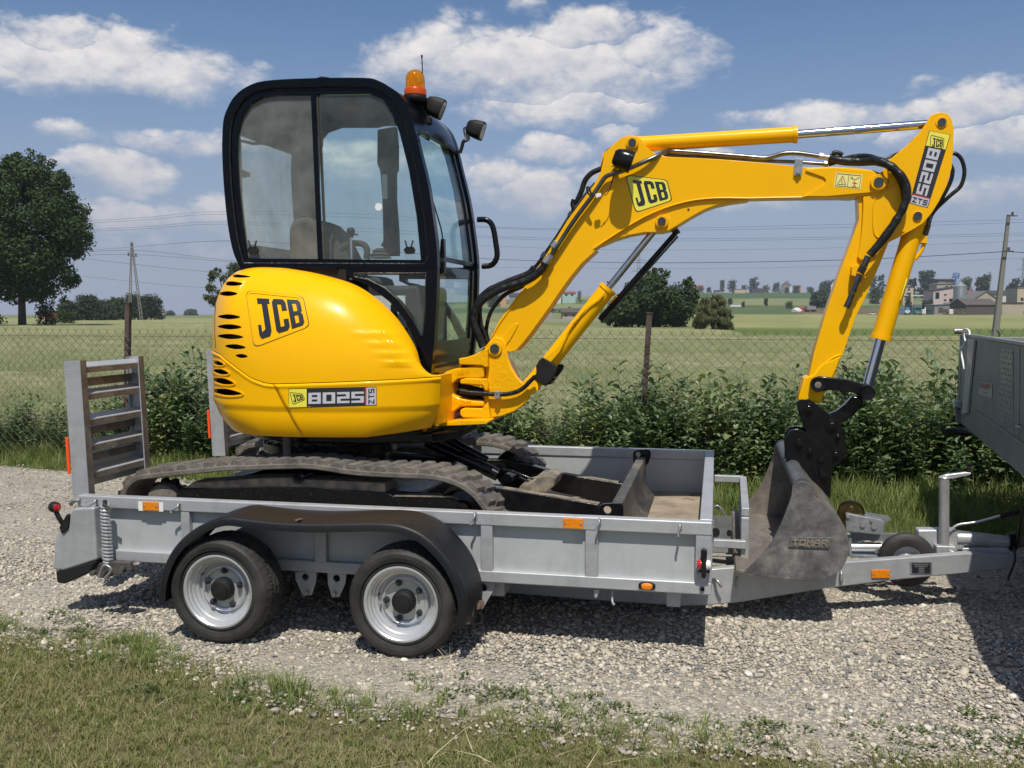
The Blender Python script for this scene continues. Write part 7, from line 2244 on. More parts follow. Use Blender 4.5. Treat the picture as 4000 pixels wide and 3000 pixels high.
def carve(o, cutter, thick):
 s = o.modifiers.new('thickness', 'SOLIDIFY'); s.thickness = thick; s.offset = -1
 # the cutters are modelled in world space, the part has its own origin
 cutter.location = (0, 0, 0)
 b = o.modifiers.new('vents', 'BOOLEAN'); b.operation = 'DIFFERENCE'; b.object = cutter; b.solver = 'EXACT'; b.use_self = True
 bpy.context.view_layer.update()
 dg = bpy.context.evaluated_depsgraph_get()
 me = bpy.data.meshes.new_from_object(o.evaluated_get(dg))
 o.modifiers.clear()
 o.data = me
 me.shade_smooth(); me.set_sharp_from_angle(angle=R_(32))
 bpy.data.objects.remove(cutter)
V_, F_ = body_shell()
cover = mk('engine_cover', V_, F_, YE, EX, smooth=40)
if cover.data.polygons[0].normal.dot(Vector((-1, -1, 0))) == 0: pass
bpy.context.view_layer.update()
def outwards(o, c):
 me = o.data; w = WL[o.name]; s = sum((p.center + w - c).normalized().dot(p.normal) * p.area for p in me.polygons)
 if s < 0: me.flip_normals()
outwards(cover, Vector((-2.2, YM, 1.3)))
carve(cover, vent_cutters([(248, 163, 86, 11, .06, 4.95), (210, 212, 75, 16, .03, 4.95), (183, 277, 64, 17, .0, 4.98), (190, 427, 75, 17, .03, 4.92), (194, 492, 80, 18, .03, 4.92), (198, 555, 86, 18, .05, 4.9), (231, 621, 68, 17, .08, 4.85), (272, 681, 40, 14, .08, 4.82)]), .012)
cov_s = Surf(obj=cover)
def lower(name, ia, ib, shear_a, shear_b, mm=YE):
 """lower body piece between columns ia..ib of the plan; its ends may lean"""
 rows = 40; V, F = [], []
 n = max(8, int((ib - ia) * 1))
 for i in range(n + 1):
  for j in range(rows + 1):
   t = j / rows
   f = i / n
   s = ia + (ib - ia) * f + (shear_a * (1 - f) + shear_b * f) * t
   s = min(max(s, 0), len(OC) - 1.001); k = int(s)
   o = OC[k].lerp(OC[k + 1], s - k)
   zt = seam_z(o.x, o.y) - .002
   rear = min(1, max(0, (-2.35 - o.x) / .5)); front = min(1, max(0, (o.x + 1.75) / .3))
   zb = .858 + .028 * front + .004 * rear
   z = zt + (zb - zt) * t
   # tuck under
   h = (z - zb)
   tuck = max(0, 1 - h / (.13 + .06 * rear)) ** 2.2 * (.035 + .075 * rear + .02 * front)
   tuck += .010 * max(0, min(1, (1.02 - z) / .03)) + .02 * front * t
   c = Vector((-2.2, YM, 0)); d = (c - o); d.z = 0; d.normalize()
   bead = .006 * max(0, 1 - abs(z - zt + .012) / .012)
   V.append(Vector((o.x, o.y, z)) + d * (tuck - bead))
 for i in range(n):
  for j in range(rows):
   q = i * (rows + 1) + j
   F.append((q, q + 1, q + rows + 2, q + rows + 1))
 o = mk(name, V, F, mm, EX, smooth=40)
 outwards(o, Vector((-2.2, YM, 1.0)))
 return o
# find the plan column below the seam corner (x = -2.23) and where the joint meets the bottom (x = -2.09)
def col_at(x): return min((abs(p.x - x), i) for i, p in enumerate(OC[:120]))[1]
cA, cB = col_at(-2.235), col_at(-2.10)
skirt = lower('side_skirt', 0, cA, 0, cB - cA)
sm_ = skirt.modifiers.new('thickness', 'SOLIDIFY'); sm_.thickness = .012; sm_.offset = -1
cw = lower('counterweight', cA + .12, 170, cB - cA, 0)
carve(cw, vent_cutters([(118, 727, 40, 14, .25, 5.0), (137, 784, 52, 16, .2, 5.0), (150, 845, 72, 19, .2, 4.98), (170, 915, 100, 21, .12, 4.95)]), .02)
sk2 = lower('side_skirt', 170.2, len(OC) - 1.01, 0, 0)
sm_ = sk2.modifiers.new('thickness', 'SOLIDIFY'); sm_.thickness = .012; sm_.offset = -1
# lips round the counterweight vents
cw_s = Surf(obj=cw)
lip = MB()
for (u, v, a, b, tilt) in ((118, 727, 46, 19, .25), (137, 784, 60, 23, .2), (150, 845, 82, 26, .2), (172, 917, 114, 28, .12)):
 pts = []
 for i in range(28):
  t = 2 * math.pi * i / 28
  x, y = a * math.cos(t), b * math.sin(t) * (1 - .25 * abs(math.cos(t)))
  pts.append((780 + .6027 * (u + x * math.cos(tilt) + y * math.sin(tilt) * -1), 980 + .6027 * (v + x * math.sin(tilt) + y * math.cos(tilt))))
 path_ribbon(pts, cw_s, 4.5, -.002, .0045, lip)
if lip.v: lip.done('vent_lip', YE, cw, smooth=60)
# dark grille behind the vents and a closing floor
iv, if_ = [], []
cc = Vector((-2.2, YM, 0))
for i in range(0, len(OC), 4):
 for z in (.87, 1.0, 1.2, 1.4, 1.55, 1.66):
  o = OC[i]; d = (cc - o).normalized()
  k = .05 + (.10 if z < 1.05 else 0) + (.10 if z > 1.5 else 0) + (.08 if z > 1.6 else 0)
  zz = z
  if o.x > -2.3: zz = min(z, float(np.interp(o.x, [-2.3, -1.9, -1.7, -1.5], [1.6, 1.5, 1.35, 1.1])))
  iv.append(Vector((o.x, o.y, zz)) + d * k)
nc = len(range(0, len(OC), 4))
for i in range(nc - 1):
 for j in range(5): q = i * 6 + j; if_.append((q, q + 1, q + 7, q + 6))
mk('inner_grille', iv, if_, M['black_matt'], EX, smooth=0)
prism('body_floor', [OC[i] * 1.0 + (cc - OC[i]).normalized() * .09 + Vector((0, 0, .862)) for i in range(0, len(OC), 6)], (0, 0, .01), BK, EX, smooth=0)
# front beam of the revolving frame
box('front_plate', (-1.475, 4.99, .90), (-1.455, 5.87, 1.17), YE, EX, bevel=.005)
g = MB(); path_ribbon([(780 + .6027 * p.x, 980 + .6027 * p.y) for p in catmull([Vector((a, b, 0)) for a, b in ((238, 122), (165, 170), (120, 250), (102, 380), (98, 520), (104, 632))], 6)], cov_s, 2.6, .0002, .0009, g, closed=False); g.done('panel_gap', M['letter_black'], cover, smooth=0)
# embossed badge on the cover
q2 = [(780 + .6027 * u, 980 + .6027 * v) for u, v in ((300, 258), (670, 296), (712, 490), (352, 628))]
rp = []
for a in round_poly(q2, .11, 4): rp.append(a)
def dens(pts, k=4):
 out = []
 for i in range(len(pts)):
  a, b = pts[i], pts[(i + 1) % len(pts)]
  m_ = max(1, int(math.hypot(b[0] - a[0], b[1] - a[1]) / 8))
  for j in range(m_): out.append((a[0] + (b[0] - a[0]) * j / m_, a[1] + (b[1] - a[1]) * j / m_))
 return out
rp = dens(rp)
g = MB(); path_ribbon(rp, cov_s, 3.0, .0002, .0009, g); g.done('badge_groove', M['letter_black'], cover, smooth=0)
cx_, cy_ = sum(p[0] for p in rp) / len(rp), sum(p[1] for p in rp) / len(rp)
g = MB(); path_ribbon([(cx_ + (x - cx_) * .955, cy_ + (y - cy_) * .955) for x, y in rp], cov_s, 7, -.001, .0035, g); g.done('badge_frame', YE, cover, smooth=60)
SPAN = {'J': (.13, .39), 'C': (.43, .67), 'B': (.70, .93)}
for (ch, polys) in big_letters():
 a, b = SPAN[ch]
 # subdivide the polygons into small pieces that follow the curved cover
 pp = [[(a + (b - a) * x, .13 + .76 * y) for x, y in p] for p in polys]
 lm = MB(); raised(pp, q2, cov_s, -.002, .0040, lm, 3)
 if lm.v: lm.done('letter', M['letter_black'], cover, smooth=0)
def model_decal(quad, surf, par, badge_quad, sub=4, lift=.0008):
 m_ = MB()
 sheet_on(quad, surf, lift, 14, 3, m_, 1)
 sheet_on(quad, surf, lift + .0007, 4, 3, m_, 0, .006, .03, .205, .97)
 sheet_on(quad, surf, lift + .0007, 1, 3, m_, 2, .868, .03, .882, .97)
 sheet_on(quad, surf, lift + .0007, 3, 3, m_, 3, .884, .04, .994, .96)
 pl_ = m_.done('model_plate', [M['badge_yellow'], M['letter_black'], M['letter_red'], M['letter_grey']], par, smooth=0)
 for ch, pp in word_polys('8025', .15, WIDE8):
  lm = MB(); raised([[(.225 + .63 * x, .24 + .58 * y) for x, y in p] for p in pp], quad, surf, lift + .0006, lift + .0018, lm, 1)
  lm.done('digit', M['letter_grey'], pl_, smooth=0)
 zq = [bil(quad, .905, .90), bil(quad, .905, .10), bil(quad, .975, .10), bil(quad, .975, .90)]
 for ch, pp in word_polys('ZTS', .25):
  lm = MB(); raised(pp, zq, surf, lift + .0008, lift + .0020, lm, 1)
  lm.done('letter', M['letter_black'], pl_, smooth=0)
 g = MB(); path_ribbon(round_poly(badge_quad, .12, 2), surf, 2.2, lift + .0008, lift + .0015, g); g.done('badge_frame', M['letter_black'], pl_, smooth=0)
 for (ch, polys) in big_letters():
  a, b = SPAN[ch]
  lm = MB(); raised([[(a + (b - a) * x, .16 + .70 * y) for x, y in p] for p in polys], badge_quad, surf, lift + .0008, lift + .002, lm, 1)
  lm.done('letter', M['letter_black'], pl_, smooth=0)
 return pl_
sk_s = Surf(obj=skirt)
tq = lambda L, cr=c2: [cr(u, v) for u, v in L]
model_decal(tq([(577, 893), (1147, 880), (1147, 1003), (577, 1018)]), sk_s, skirt, tq([(585, 916), (668, 928), (682, 965), (606, 995)]))
# swing casting, bracket
kc = pl('swing_casting', c4, [(215, 545), (250, 538), (300, 500), (360, 480), (440, 468), (520, 458), (570, 462), (572, 545), (520, 553), (430, 548), (385, 556), (345, 585), (332, 625), (345, 665), (390, 690), (470, 708), (572, 716), (572, 752), (470, 752), (400, 755), (350, 790), (320, 850), (305, 890), (160, 898), (120, 905)], 5.285, .29, YC, EX, .010)
pl('casting_plate', c4, [(60, 905), (170, 872), (320, 862), (420, 852), (590, 848), (607, 860), (590, 880), (180, 898), (60, 915)], 5.18, .50, YC, EX, .006)
pl('swing_lug', c4, [(388, 406), (450, 396), (520, 372), (560, 345), (600, 330), (600, 470), (575, 470), (560, 458), (392, 452)], 5.274, .31, YC, EX, .008)
pl('swing_lug', c4, [(398, 560), (440, 548), (585, 552), (600, 600), (600, 640), (578, 640), (560, 602), (400, 590)], 5.274, .31, YC, EX, .008)
pl('swing_lug', c4, [(400, 776), (430, 762), (560, 766), (578, 740), (600, 720), (620, 840), (560, 838), (420, 832), (398, 812)], 5.274, .31, YC, EX, .008)
for (va, vb) in ((452, 470), (545, 562), (700, 780), (845, 865)):
 a, b = c4(480, va, YM), c4(480, vb, YM); cyl('swing_pin', a, b, .055, BK, EX)
sb = pl('swing_bracket', c4, [(560, 340), (592, 305), (625, 266), (660, 252), (700, 264), (722, 292), (735, 335), (742, 400), (768, 470), (808, 540), (852, 585), (880, 600), (905, 652), (895, 695), (850, 748), (790, 790), (700, 824), (610, 838), (572, 790), (572, 640), (555, 605), (572, 560), (585, 520), (580, 470), (560, 452)], 5.315, .04, YC, EX, .008)
pl('swing_bracket', c4, [(560, 340), (592, 305), (625, 266), (660, 252), (700, 264), (722, 292), (735, 335), (742, 400), (768, 470), (808, 540), (852, 585), (880, 600), (905, 652), (895, 695), (850, 748), (790, 790), (700, 824), (610, 838), (572, 790), (572, 640), (555, 605), (572, 560), (585, 520), (580, 470), (560, 452)], 5.50, .04, YC, EX, .008)
pl('bracket_web', c4, [(590, 420), (745, 430), (800, 560), (840, 640), (780, 760), (600, 810)], 5.356, .143, YC, EX, .004)
def pin_boss(cr, u, v, y, r_out, r_in, par=EX, mm=YC, out=.012, depth=.20, pinmat='pin'):
 p = cr(u, v, y)
 b = MB().cyl(p - Vector((0, out, 0)), p + Vector((0, depth, 0)), r_out, 36).done('pin_boss', mm, par, bevel=.003)
 cyl('pivot_pin', p - Vector((0, out + .006, 0)), p + Vector((0, depth + .008, 0)), r_in, M[pinmat], b, n=28)
 return b
pin_boss(c4, 653, 335, 5.315, .041, .026, depth=.235)
# cast numbers
for word, q in (('35-7', [(385, 500), (470, 487), (472, 512), (388, 525)]), ('333-10420', [(318, 710), (480, 712), (480, 738), (318, 736)])):
 S_ = Surf(y=5.2845)
 lm = MB()
 for ch, pp in word_polys(word, .35): raised(pp, tq(q, c4), S_, 0, .0025, lm)
 lm.done('cast_number', YC, kc, smooth=0, kind='stuff')
# boom
low_edge = [(1110, 576), (960, 578), (800, 582), (680, 580), (560, 584), (440, 602), (320, 638), (200, 690), (100, 748), (0, 812), (-90, 872)]
c35 = lambda L: [((2380 + .6781 * u - 1780) / .4973, (380 + .6781 * v - 580) / .4973) for u, v in L]
boom_pts = [(272, 1495), (340, 1352), (460, 1190), (545, 1080), (640, 940), (720, 820), (800, 690), (880, 560), (985, 420), (1085, 285), (1140, 180), (1165, 60)] + \
 c35([(-52, 400), (-35, 320), (20, 275), (70, 232), (110, 222), (150, 222), (185, 245), (212, 285), (262, 322), (330, 342), (420, 346), (560, 352), (700, 362), (900, 378), (1060, 396), (1115, 404), (1300, 400), (1420, 408), (1520, 420), (1570, 438), (1602, 470), (1608, 505), (1590, 535), (1545, 557), (1400, 577), (1330, 574)]) + c35(low_edge) + \
 [(1100, 800), (990, 900), (900, 1010), (820, 1120), (740, 1240), (660, 1350), (580, 1460), (520, 1535), (470, 1588), (420, 1600), (385, 1570), (350, 1530)]
boom = pl('boom', c3, boom_pts, 5.335, .16, YE, EX, .006, smooth=25)
pl('boom_lug', c5, [(805, 592), (700, 606), (610, 625), (545, 650), (470, 692), (400, 735), (372, 752), (345, 768), (300, 778), (200, 780), (110, 796), (20, 824), (-58, 858), (0, 808), (100, 742), (200, 684), (320, 632), (440, 596), (560, 578), (680, 574), (800, 576)], 5.345, .14, YE, EX, .005)
# flange strip along the inner edge and stiffening swage at the foot
st = [c3(u, v, 5.333) for u, v in c35(low_edge)]
tube('weld_bead', [p + Vector((0, .0, .0)) for p in st], .0045, YE, boom, n=6, sm=2)
tube('weld_bead', [c3(u, v, 5.333) for u, v in ((285, 1480), (350, 1365), (468, 1205), (552, 1092))], .004, YE, boom, n=6, sm=2)
pl('foot_stiffener', c3, [(385, 1560), (360, 1500), (430, 1400), (470, 1370), (492, 1376), (480, 1410), (430, 1500)], 5.329, .008, YE, boom, .003)
pl('boom_end_stiffener', c5, [(1130, 425), (1135, 410), (1300, 403), (1520, 425), (1565, 445), (1590, 490), (1560, 545), (1250, 572), (1120, 572), (1240, 500), (1248, 480), (1235, 462)], 5.326, .010, YE, boom, .004)
pin_boss(c5, 1550, 490, 5.322, .040, .024, depth=.19)
pin_boss(c5, 133, 263, 5.330, .033, .021, depth=.17)
pin_boss(c5, 303, 716, 5.340, .035, .022, depth=.16)
p = c5(456, 646, 5.343); cyl('drilled_hole', p, p - Vector((0, .0006, 0)), .006, M['letter_black'], boom, n=12)
# clamp for the pipes
pl('pipe_clamp', c5, [(1070, 352), (1118, 355), (1108, 452), (1062, 450)], 5.322, .006, M['zinc'], boom, .002)
p = c5(1089, 430, 5.322); cyl('bolt', p, p - Vector((0, .012, 0)), .011, M['zinc'], boom, n=6)
# badge and warning sticker
bs = Surf(y=5.335)
badge(tq([(1330, 205), (1662, 245), (1703, 410), (1412, 507)], c3), bs, boom)
qd = tq([(1306, 432), (1460, 446), (1447, 530), (1293, 515)], c5)
ws = Surf(y=5.326); wm = MB(); sheet_on(qd, ws, .0008, 1, 1, wm); wst = wm.done('warning_sticker', mat('pale_sticker', (.80, .72, .24), .5), boom, smooth=0)
ln = MB()
def line(a, b, w=.02):
 A, B = bil(qd, *a), bil(qd, *b)
 path_ribbon([A, B], ws, w * 90, .0012, .0018, ln, closed=False)
for a, b in (((.05, .08), (.5, .08)), ((.5, .08), (.5, .92)), ((.5, .92), (.05, .92)), ((.05, .92), (.05, .08)), ((.5, .08), (.95, .08)), ((.95, .08), (.95, .92)), ((.95, .92), (.5, .92)),
             ((.27, .2), (.12, .8)), ((.12, .8), (.43, .8)), ((.43, .8), (.27, .2)), ((.27, .4), (.24, .6)), ((.24, .6), (.32, .72)), ((.56, .28), (.72, .42)), ((.72, .42), (.90, .2)), ((.60, .18), (.66, .36))): line(a, b)
ln.done('pictogram', M['letter_black'], wst, smooth=0)
ln = MB()
for a, b in (((.66, .62), (.84, .62)), ((.75, .5), (.75, .78)), ((.75, .75), (.68, .92)), ((.75, .75), (.82, .92))): line(a, b, .035)
ln.done('pictogram', M['letter_red'], wst, smooth=0)
# rams
def ram(name, a, b, c, r, rr, cap=1.12, mm=YE):
 """barrel a-b, chromed rod b-c"""
 d = (b - a).normalized()
 m_ = MB().cyl(a, b, r, 36).cyl(b - d * .02, b, r * cap, 36).cyl(a, a + d * .025, r * 1.06, 30)
 o = m_.done(name, mm, EX, smooth=40)
 cyl('rod', b, c, rr, M['chrome'], o, n=30)
 return o
YR = 5.415
b1 = ram('boom_cylinder', c4(905, 610, YR), P(2378, 1123, YR), P(2578, 872, YR), .047, .019)
MB().cyl(c4(905, 612, YR - .09), c4(905, 612, YR + .09), .045, 30).done('cylinder_eye', YE, b1)
pl('guard_plate', c3, [(1160, 1115), (1130, 1155), (1085, 1195), (1040, 1225), (900, 1390), (850, 1480), (790, 1560), (690, 1650), (640, 1720), (700, 1740), (820, 1600), (880, 1480), (930, 1385), (1060, 1250), (1130, 1200), (1165, 1160)], YR - .058, .022, YE, b1, .008)
# black rod beside it
cyl('hose_guard_rod', c3(1130, 1345, YR + .06), c3(1735, 655, YR + .06), .014, BG, b1, n=16)
cyl('hose_guard_rod', c3(1165, 1340, YR + .085), c3(1745, 690, YR + .085), .006, M['pipe'], b1, n=10)
pl('rod_bracket', c3, [(1205, 1215), (1255, 1155), (1270, 1160), (1215, 1220)], YR + .02, .05, YE, b1, .002)
tube('elbow', [c3(1700, 640, YR + .06), c3(1735, 648, YR + .06), c3(1748, 670, YR + .06)], .014, M['pin'], b1)
p = c3(1193, 1050, YR - .048); cyl('bleed_hole', p + Vector((0, .01, 0)), p - Vector((0, .0005, 0)), .005, M['letter_black'], b1, n=10)
# black clamp block
pl('cylinder_clamp', c4, [(945, 462), (965, 425), (990, 398), (1050, 430), (1100, 465), (1092, 505), (1060, 560), (1015, 607), (985, 595), (925, 540), (950, 510)], YR - .075, .035, M['black_matt'], EX, .006)
pl('cylinder_clamp', c4, [(1050, 470), (1120, 445), (1146, 458), (1135, 490), (1060, 590), (1010, 600)], YR + .03, .035, M['black_matt'], EX, .006)
for u, v in ((1080, 545), (1062, 575)):
 p = c4(u, v, YR + .0); cyl('bolt', p, p + Vector((.012, -.01, 0)), .008, M['zinc'], EX, n=6)
ram('arm_cylinder', c5(150, 272, YR), c5(1083, 214, YR), c5(1905, 150, YR), .041, .0225)
pc = c5(1905, 148, YR)
b3 = ram('bucket_cylinder', c5(1770, 700, YR), c5(1562, 1395, YR), c6(912, 372, YR), .049, .0275)
pl('port_block', c5, [(1778, 800), (1790, 792), (1836, 798), (1832, 845), (1780, 840)], YR - .02, .05, YE, b3, .005)
tube('port_pipe', [c5(1815, 842, YR), c5(1795, 890, YR), c5(1760, 935, YR)], .010, YE, b3)
MB().cyl(c5(1818, 795, YR), c5(1836, 735, YR), .016, 6).cyl(c5(1836, 735, YR), c5(1850, 680, YR), .013, 16).done('hose_fitting', M['pipe'], b3)
pl('yellow_label', c5, [(1712, 1035), (1718, 1050), (1680, 1165), (1675, 1168)], YR - .052, .004, M['badge_yellow'], b3, 0)
# dipper arm
stick = pl('dipper_arm', c5, [(1432, 560), (1470, 520), (1620, 380), (1760, 320), (1850, 600), (1720, 740), (1612, 830), (1560, 960), (1482, 1140), (1418, 1270), (1348, 1475), (1310, 1560), (1290, 1625), (1205, 1660), (1145, 1625), (1160, 1560), (1178, 1475), (1250, 1232), (1330, 1000), (1400, 815), (1438, 700)], 5.352, .126, YE, EX, .003)
head = [(1606, 370), (1650, 330), (1720, 272), (1790, 200), (1828, 145), (1850, 108), (1880, 90), (1915, 86), (1950, 95), (1975, 125), (1984, 180), (1982, 300), (1975, 400), (1945, 510), (1900, 600), (1860, 665), (1810, 725), (1760, 758), (1690, 795), (1612, 835), (1560, 900), (1500, 925), (1450, 940), (1430, 920), (1440, 870), (1455, 760), (1462, 640), (1462, 572), (1560, 548), (1605, 520), (1612, 470)]
hd = pl('arm_cheek', c5, head, 5.336, .0155, YE, EX, .004)
pl('arm_cheek', c5, head, 5.4785, .0155, YE, EX, .004)
pl('arm_web', c5, [(1700, 300), (1800, 210), (1860, 640), (1700, 760), (1600, 800)], 5.36, .11, YE, EX, 0)
tube('seam_bead', [c5(u, v, 5.3345) for u, v in ((1690, 452), (1620, 520), (1540, 570), (1520, 640), (1530, 790), (1600, 810), (1700, 770))], .004, YE, hd, n=6)
pin_boss(c5, 1915, 145, 5.336, .030, .020, depth=.16, out=.004)
pin_boss(c5, 1776, 684, 5.336, .026, .021, depth=.16, out=.003)
pl('foot_plate', c6, [(545, 300), (560, 290), (600, 280), (650, 215), (765, 165), (735, 245), (700, 320), (660, 400), (640, 450), (560, 430), (515, 450), (510, 410), (530, 345)], 5.342, .146, YE, stick, .008)
tube('weld_bead', [c6(u, v, 5.350) for u, v in ((655, 225), (690, 195), (720, 175), (760, 160))], .006, YE, stick, n=8)
hs_ = Surf(y=5.336)
model_decal(tq([(1967, 215), (1834, 638), (1729, 610), (1843, 191)], c5), hs_, hd, tq([(1852, 218), (1928, 238), (1924, 292), (1848, 300)], c5))
# clip for the spare hose
pl('hose_clip', c5, [(1398, 975), (1420, 962), (1440, 970), (1425, 1010), (1470, 1022), (1482, 1040), (1450, 1048), (1395, 1025)], 5.30, .05, YE, stick, .003)
# bucket links and quick hitch
lk = pl('link', c6, [(590, 310), (630, 285), (700, 292), (800, 305), (870, 325), (920, 342), (962, 372), (960, 405), (925, 432), (880, 425), (862, 390), (800, 378), (700, 368), (640, 378), (600, 365)], 5.318, .024, BG, EX, .008)
pl('link', c6, [(590, 310), (630, 285), (700, 292), (800, 305), (870, 325), (920, 342), (962, 372), (960, 405), (925, 432), (880, 425), (862, 390), (800, 378), (700, 368), (640, 378), (600, 365)], 5.490, .024, BG, EX, .008)
def eye(cr, u, v, y, r, th, mm=BG, par=EX):
 p = cr(u, v, y)
 o = lathe('link_eye', [(r * .55, -.004), (r * .95, -.006), (r, .0), (r, th), (r * .55, th)], p, (0, 1, 0), mm, par, n=36)
 cyl('pivot_pin', p + Vector((0, .002, 0)), p + Vector((0, th - .01, 0)), r * .56, M['pin'] if mm is not BG else BG, o, n=24)
 return o
eye(c6, 627, 335, 5.310, .040, .22); eye(c6, 918, 383, 5.310, .040, .22)
p = c6(627, 337, 5.306); cyl('pin_end', p + Vector((0, .01, 0)), p - Vector((0, .001, 0)), .017, M['dust'], EX, n=14)
pl('link', c6, [(872, 405), (900, 430), (885, 465), (850, 505), (800, 545), (745, 575), (700, 590), (660, 560), (690, 510), (740, 490), (790, 450), (830, 405)], 5.38, .07, BG, EX, .012)
qh = [(500, 440), (520, 424), (570, 420), (610, 445), (670, 490), (735, 540), (762, 570), (775, 620), (800, 712), (802, 742), (760, 790), (712, 822), (690, 800), (640, 720), (560, 640), (535, 560), (512, 500)]
hitch = pl('quick_hitch', c6, qh, 5.300, .022, BG, EX, .005)
pl('quick_hitch', c6, qh, 5.508, .022, BG, EX, .005)
pl('hitch_block', c6, [(540, 470), (600, 490), (720, 580), (750, 720), (700, 780), (600, 640), (560, 570)], 5.325, .18, BK, EX, .01)
for u, v, r in ((572, 474, .026), (706, 574, .030), (742, 640, .014), (730, 742, .022)):
 p = c6(u, v, 5.300); MB().cyl(p, p - Vector((0, .012, 0)), r, 24).cyl(p - Vector((0, .012, 0)), p - Vector((0, .022, 0)), r * .55, 6).done('hitch_bolt', BG, hitch, bevel=.002)
ear = [(436, 690), (440, 640), (462, 605), (500, 595), (545, 610), (600, 655), (650, 695), (690, 715), (712, 745), (712, 800), (700, 1005), (640, 960), (570, 905), (500, 870), (440, 790)]
ears = pl('hitch_ear', c6, ear, 5.275, .022, BG, EX, .005)
pl('hitch_ear', c6, ear, 5.530, .022, BG, EX, .005)
pl('hitch_ear', c6, [(u - 8, v - 18) for u, v in ear], 5.40, .03, BK, EX, .005)
for u, v, r in ((516, 680, .021), (578, 730, .019), (648, 778, .020), (660, 868, .017)):
 p = c6(u, v, 5.275); MB().cyl(p, p - Vector((0, .010, 0)), r, 24).cyl(p - Vector((0, .010, 0)), p - Vector((0, .022, 0)), r * .6, 18).done('hitch_bolt', BG, ears, bevel=.002)
pl('bolt_lug', c6, [(622, 770), (650, 755), (678, 780), (690, 870), (680, 895), (655, 900), (640, 880)], 5.262, .012, BG, ears, .003)
# grading bucket
NP = [(472, 985), (476, 940), (500, 915), (535, 905), (575, 915), (602, 940), (616, 972), (615, 998), (650, 1028), (700, 1070), (750, 1128), (785, 1190), (803, 1255), (805, 1315), (792, 1378), (765, 1425), (722, 1460), (665, 1483), (600, 1492), (540, 1491), (440, 1485), (350, 1474), (250, 1458), (185, 1444), (235, 1400), (300, 1335), (355, 1262), (400, 1175), (432, 1100), (455, 1040)]
YB0, YB1 = 4.68, 6.15
near = [c6(u, v, YB0) for u, v in NP]
bk = prism('bucket_side', near, (0, .02, 0), M['bucket'], EX, bevel=.003, smooth=25)
prism('bucket_side', [p + Vector((0, YB1 - YB0 - .02, 0)) for p in near], (0, .02, 0), M['bucket_in'], EX, bevel=.003, smooth=25)
prof = [c6(v.x, v.y, YB0) for v in catmull([Vector((a, b, 0)) for a, b in ((560, 925), (612, 985), (650, 1035), (705, 1085), (748, 1140), (778, 1200), (793, 1258), (795, 1312), (782, 1370), (752, 1415), (712, 1448), (655, 1470), (600, 1478), (520, 1476), (430, 1470), (340, 1460), (250, 1445), (185, 1434), (150, 1427))], 3)]
V, F = [], []
m_ = len(prof)
for i in range(m_):
 t = (prof[min(i + 1, m_ - 1)] - prof[max(i - 1, 0)]).normalized(); nn = Vector((-t.z, 0, t.x))
 for (yy, o) in ((YB0 + .0205, 0), (YB1 - .0205, 0), (YB1 - .0205, .012), (YB0 + .0205, .012)):
  V.append(Vector((prof[i].x, yy, prof[i].z)) + nn * o)
for i in range(m_ - 1):
 for k in range(4): F.append((i * 4 + k, i * 4 + (k + 1) % 4, (i + 1) * 4 + (k + 1) % 4, (i + 1) * 4 + k))
F += [(0, 1, 2, 3), tuple((m_ - 1) * 4 + k for k in (3, 2, 1, 0))]
mk('bucket_shell', V, F, M['bucket_in'], EX, smooth=40)
# cutting edge and torque tube
a, b = prof[-1], prof[-7]
d = (a - b).normalized()
prism('cutting_edge', [a + d * .012 + Vector((0, YB0 - a.y + .001, -.012)), b + Vector((0, YB0 - b.y + .001, -.017)), b + Vector((0, YB0 - b.y + .001, -.001)), a + d * .004 + Vector((0, YB0 - a.y + .001, .003))], (0, YB1 - YB0 - .002, 0), M['bucket_in'], EX, bevel=.002)
tc_ = c6(540, 955, YB0)
cyl('torque_tube', tc_ + Vector((-.004, .0205, .012)), tc_ + Vector((-.004, YB1 - YB0 - .0205, .012)), .040, mat('tube_steel', (.055, .06, .07), .45, nscale=6, col2=(.10, .10, .10)), EX, n=30)
S_ = Surf(y=YB0)
qT = tq([(462, 1232), (707, 1236), (690, 1300), (450, 1290)], c6)
m_ = MB(); raised([rect_poly()], qT, S_, -.001, .007, m_); tp = m_.done('name_plate', M['bucket'], bk, bevel=.002, smooth=0)
edge = mat('rubbed_edge_steel', (.30, .25, .18), .5, metal=.3)
for ch, pp in word_polys('TOMAR', .22):
 lm = MB(); raised([[(.07 + .86 * x, .2 + .6 * y) for x, y in p] for p in pp], qT, S_, .0065, .012, lm); lm.done('letter', edge, tp, smooth=0)
# pipes and hoses
def hz(name, cr, pts, y, r, mm, n=12, sm=5, par=EX, wrinkle=0):
 q = [cr(*(p if len(p) == 2 else p[:2]), (y if len(p) == 2 else p[2])) for p in pts]
 if wrinkle:
  v, f = tube_vf(q, lambda t: r * (1 + wrinkle * math.sin(t * 41 + 3 * math.sin(t * 17)) + wrinkle * .7 * math.sin(t * 23 + 1)), n, 12)
  return mk(name, v, f, mm, par, smooth=60)
 return tube(name, q, r, mm, par, n=n, sm=sm)
PIP, HO = M['pipe'], M['hose']
q35 = lambda u, v: ((2380 + .6781 * u - 1780) / .4973, (380 + .6781 * v - 580) / .4973)
hz('hydraulic_pipe', c3, [(735, 860), (800, 765), (900, 610), (985, 490), (1065, 385), (1130, 290), (1175, 225), (1230, 200), (1330, 170), (1450, 118), (1560, 70, 5.32), (1640, 28, 5.36), (1700, 22, 5.40), (1900, 34, 5.40), (2250, 62, 5.40), (*q35(880, 350), 5.40), (*q35(930, 345), 5.40), (*q35(1000, 325), 5.40), (*q35(1080, 322), 5.40), (*q35(1210, 340), 5.40)], 5.305, .0125, PIP, sm=4)
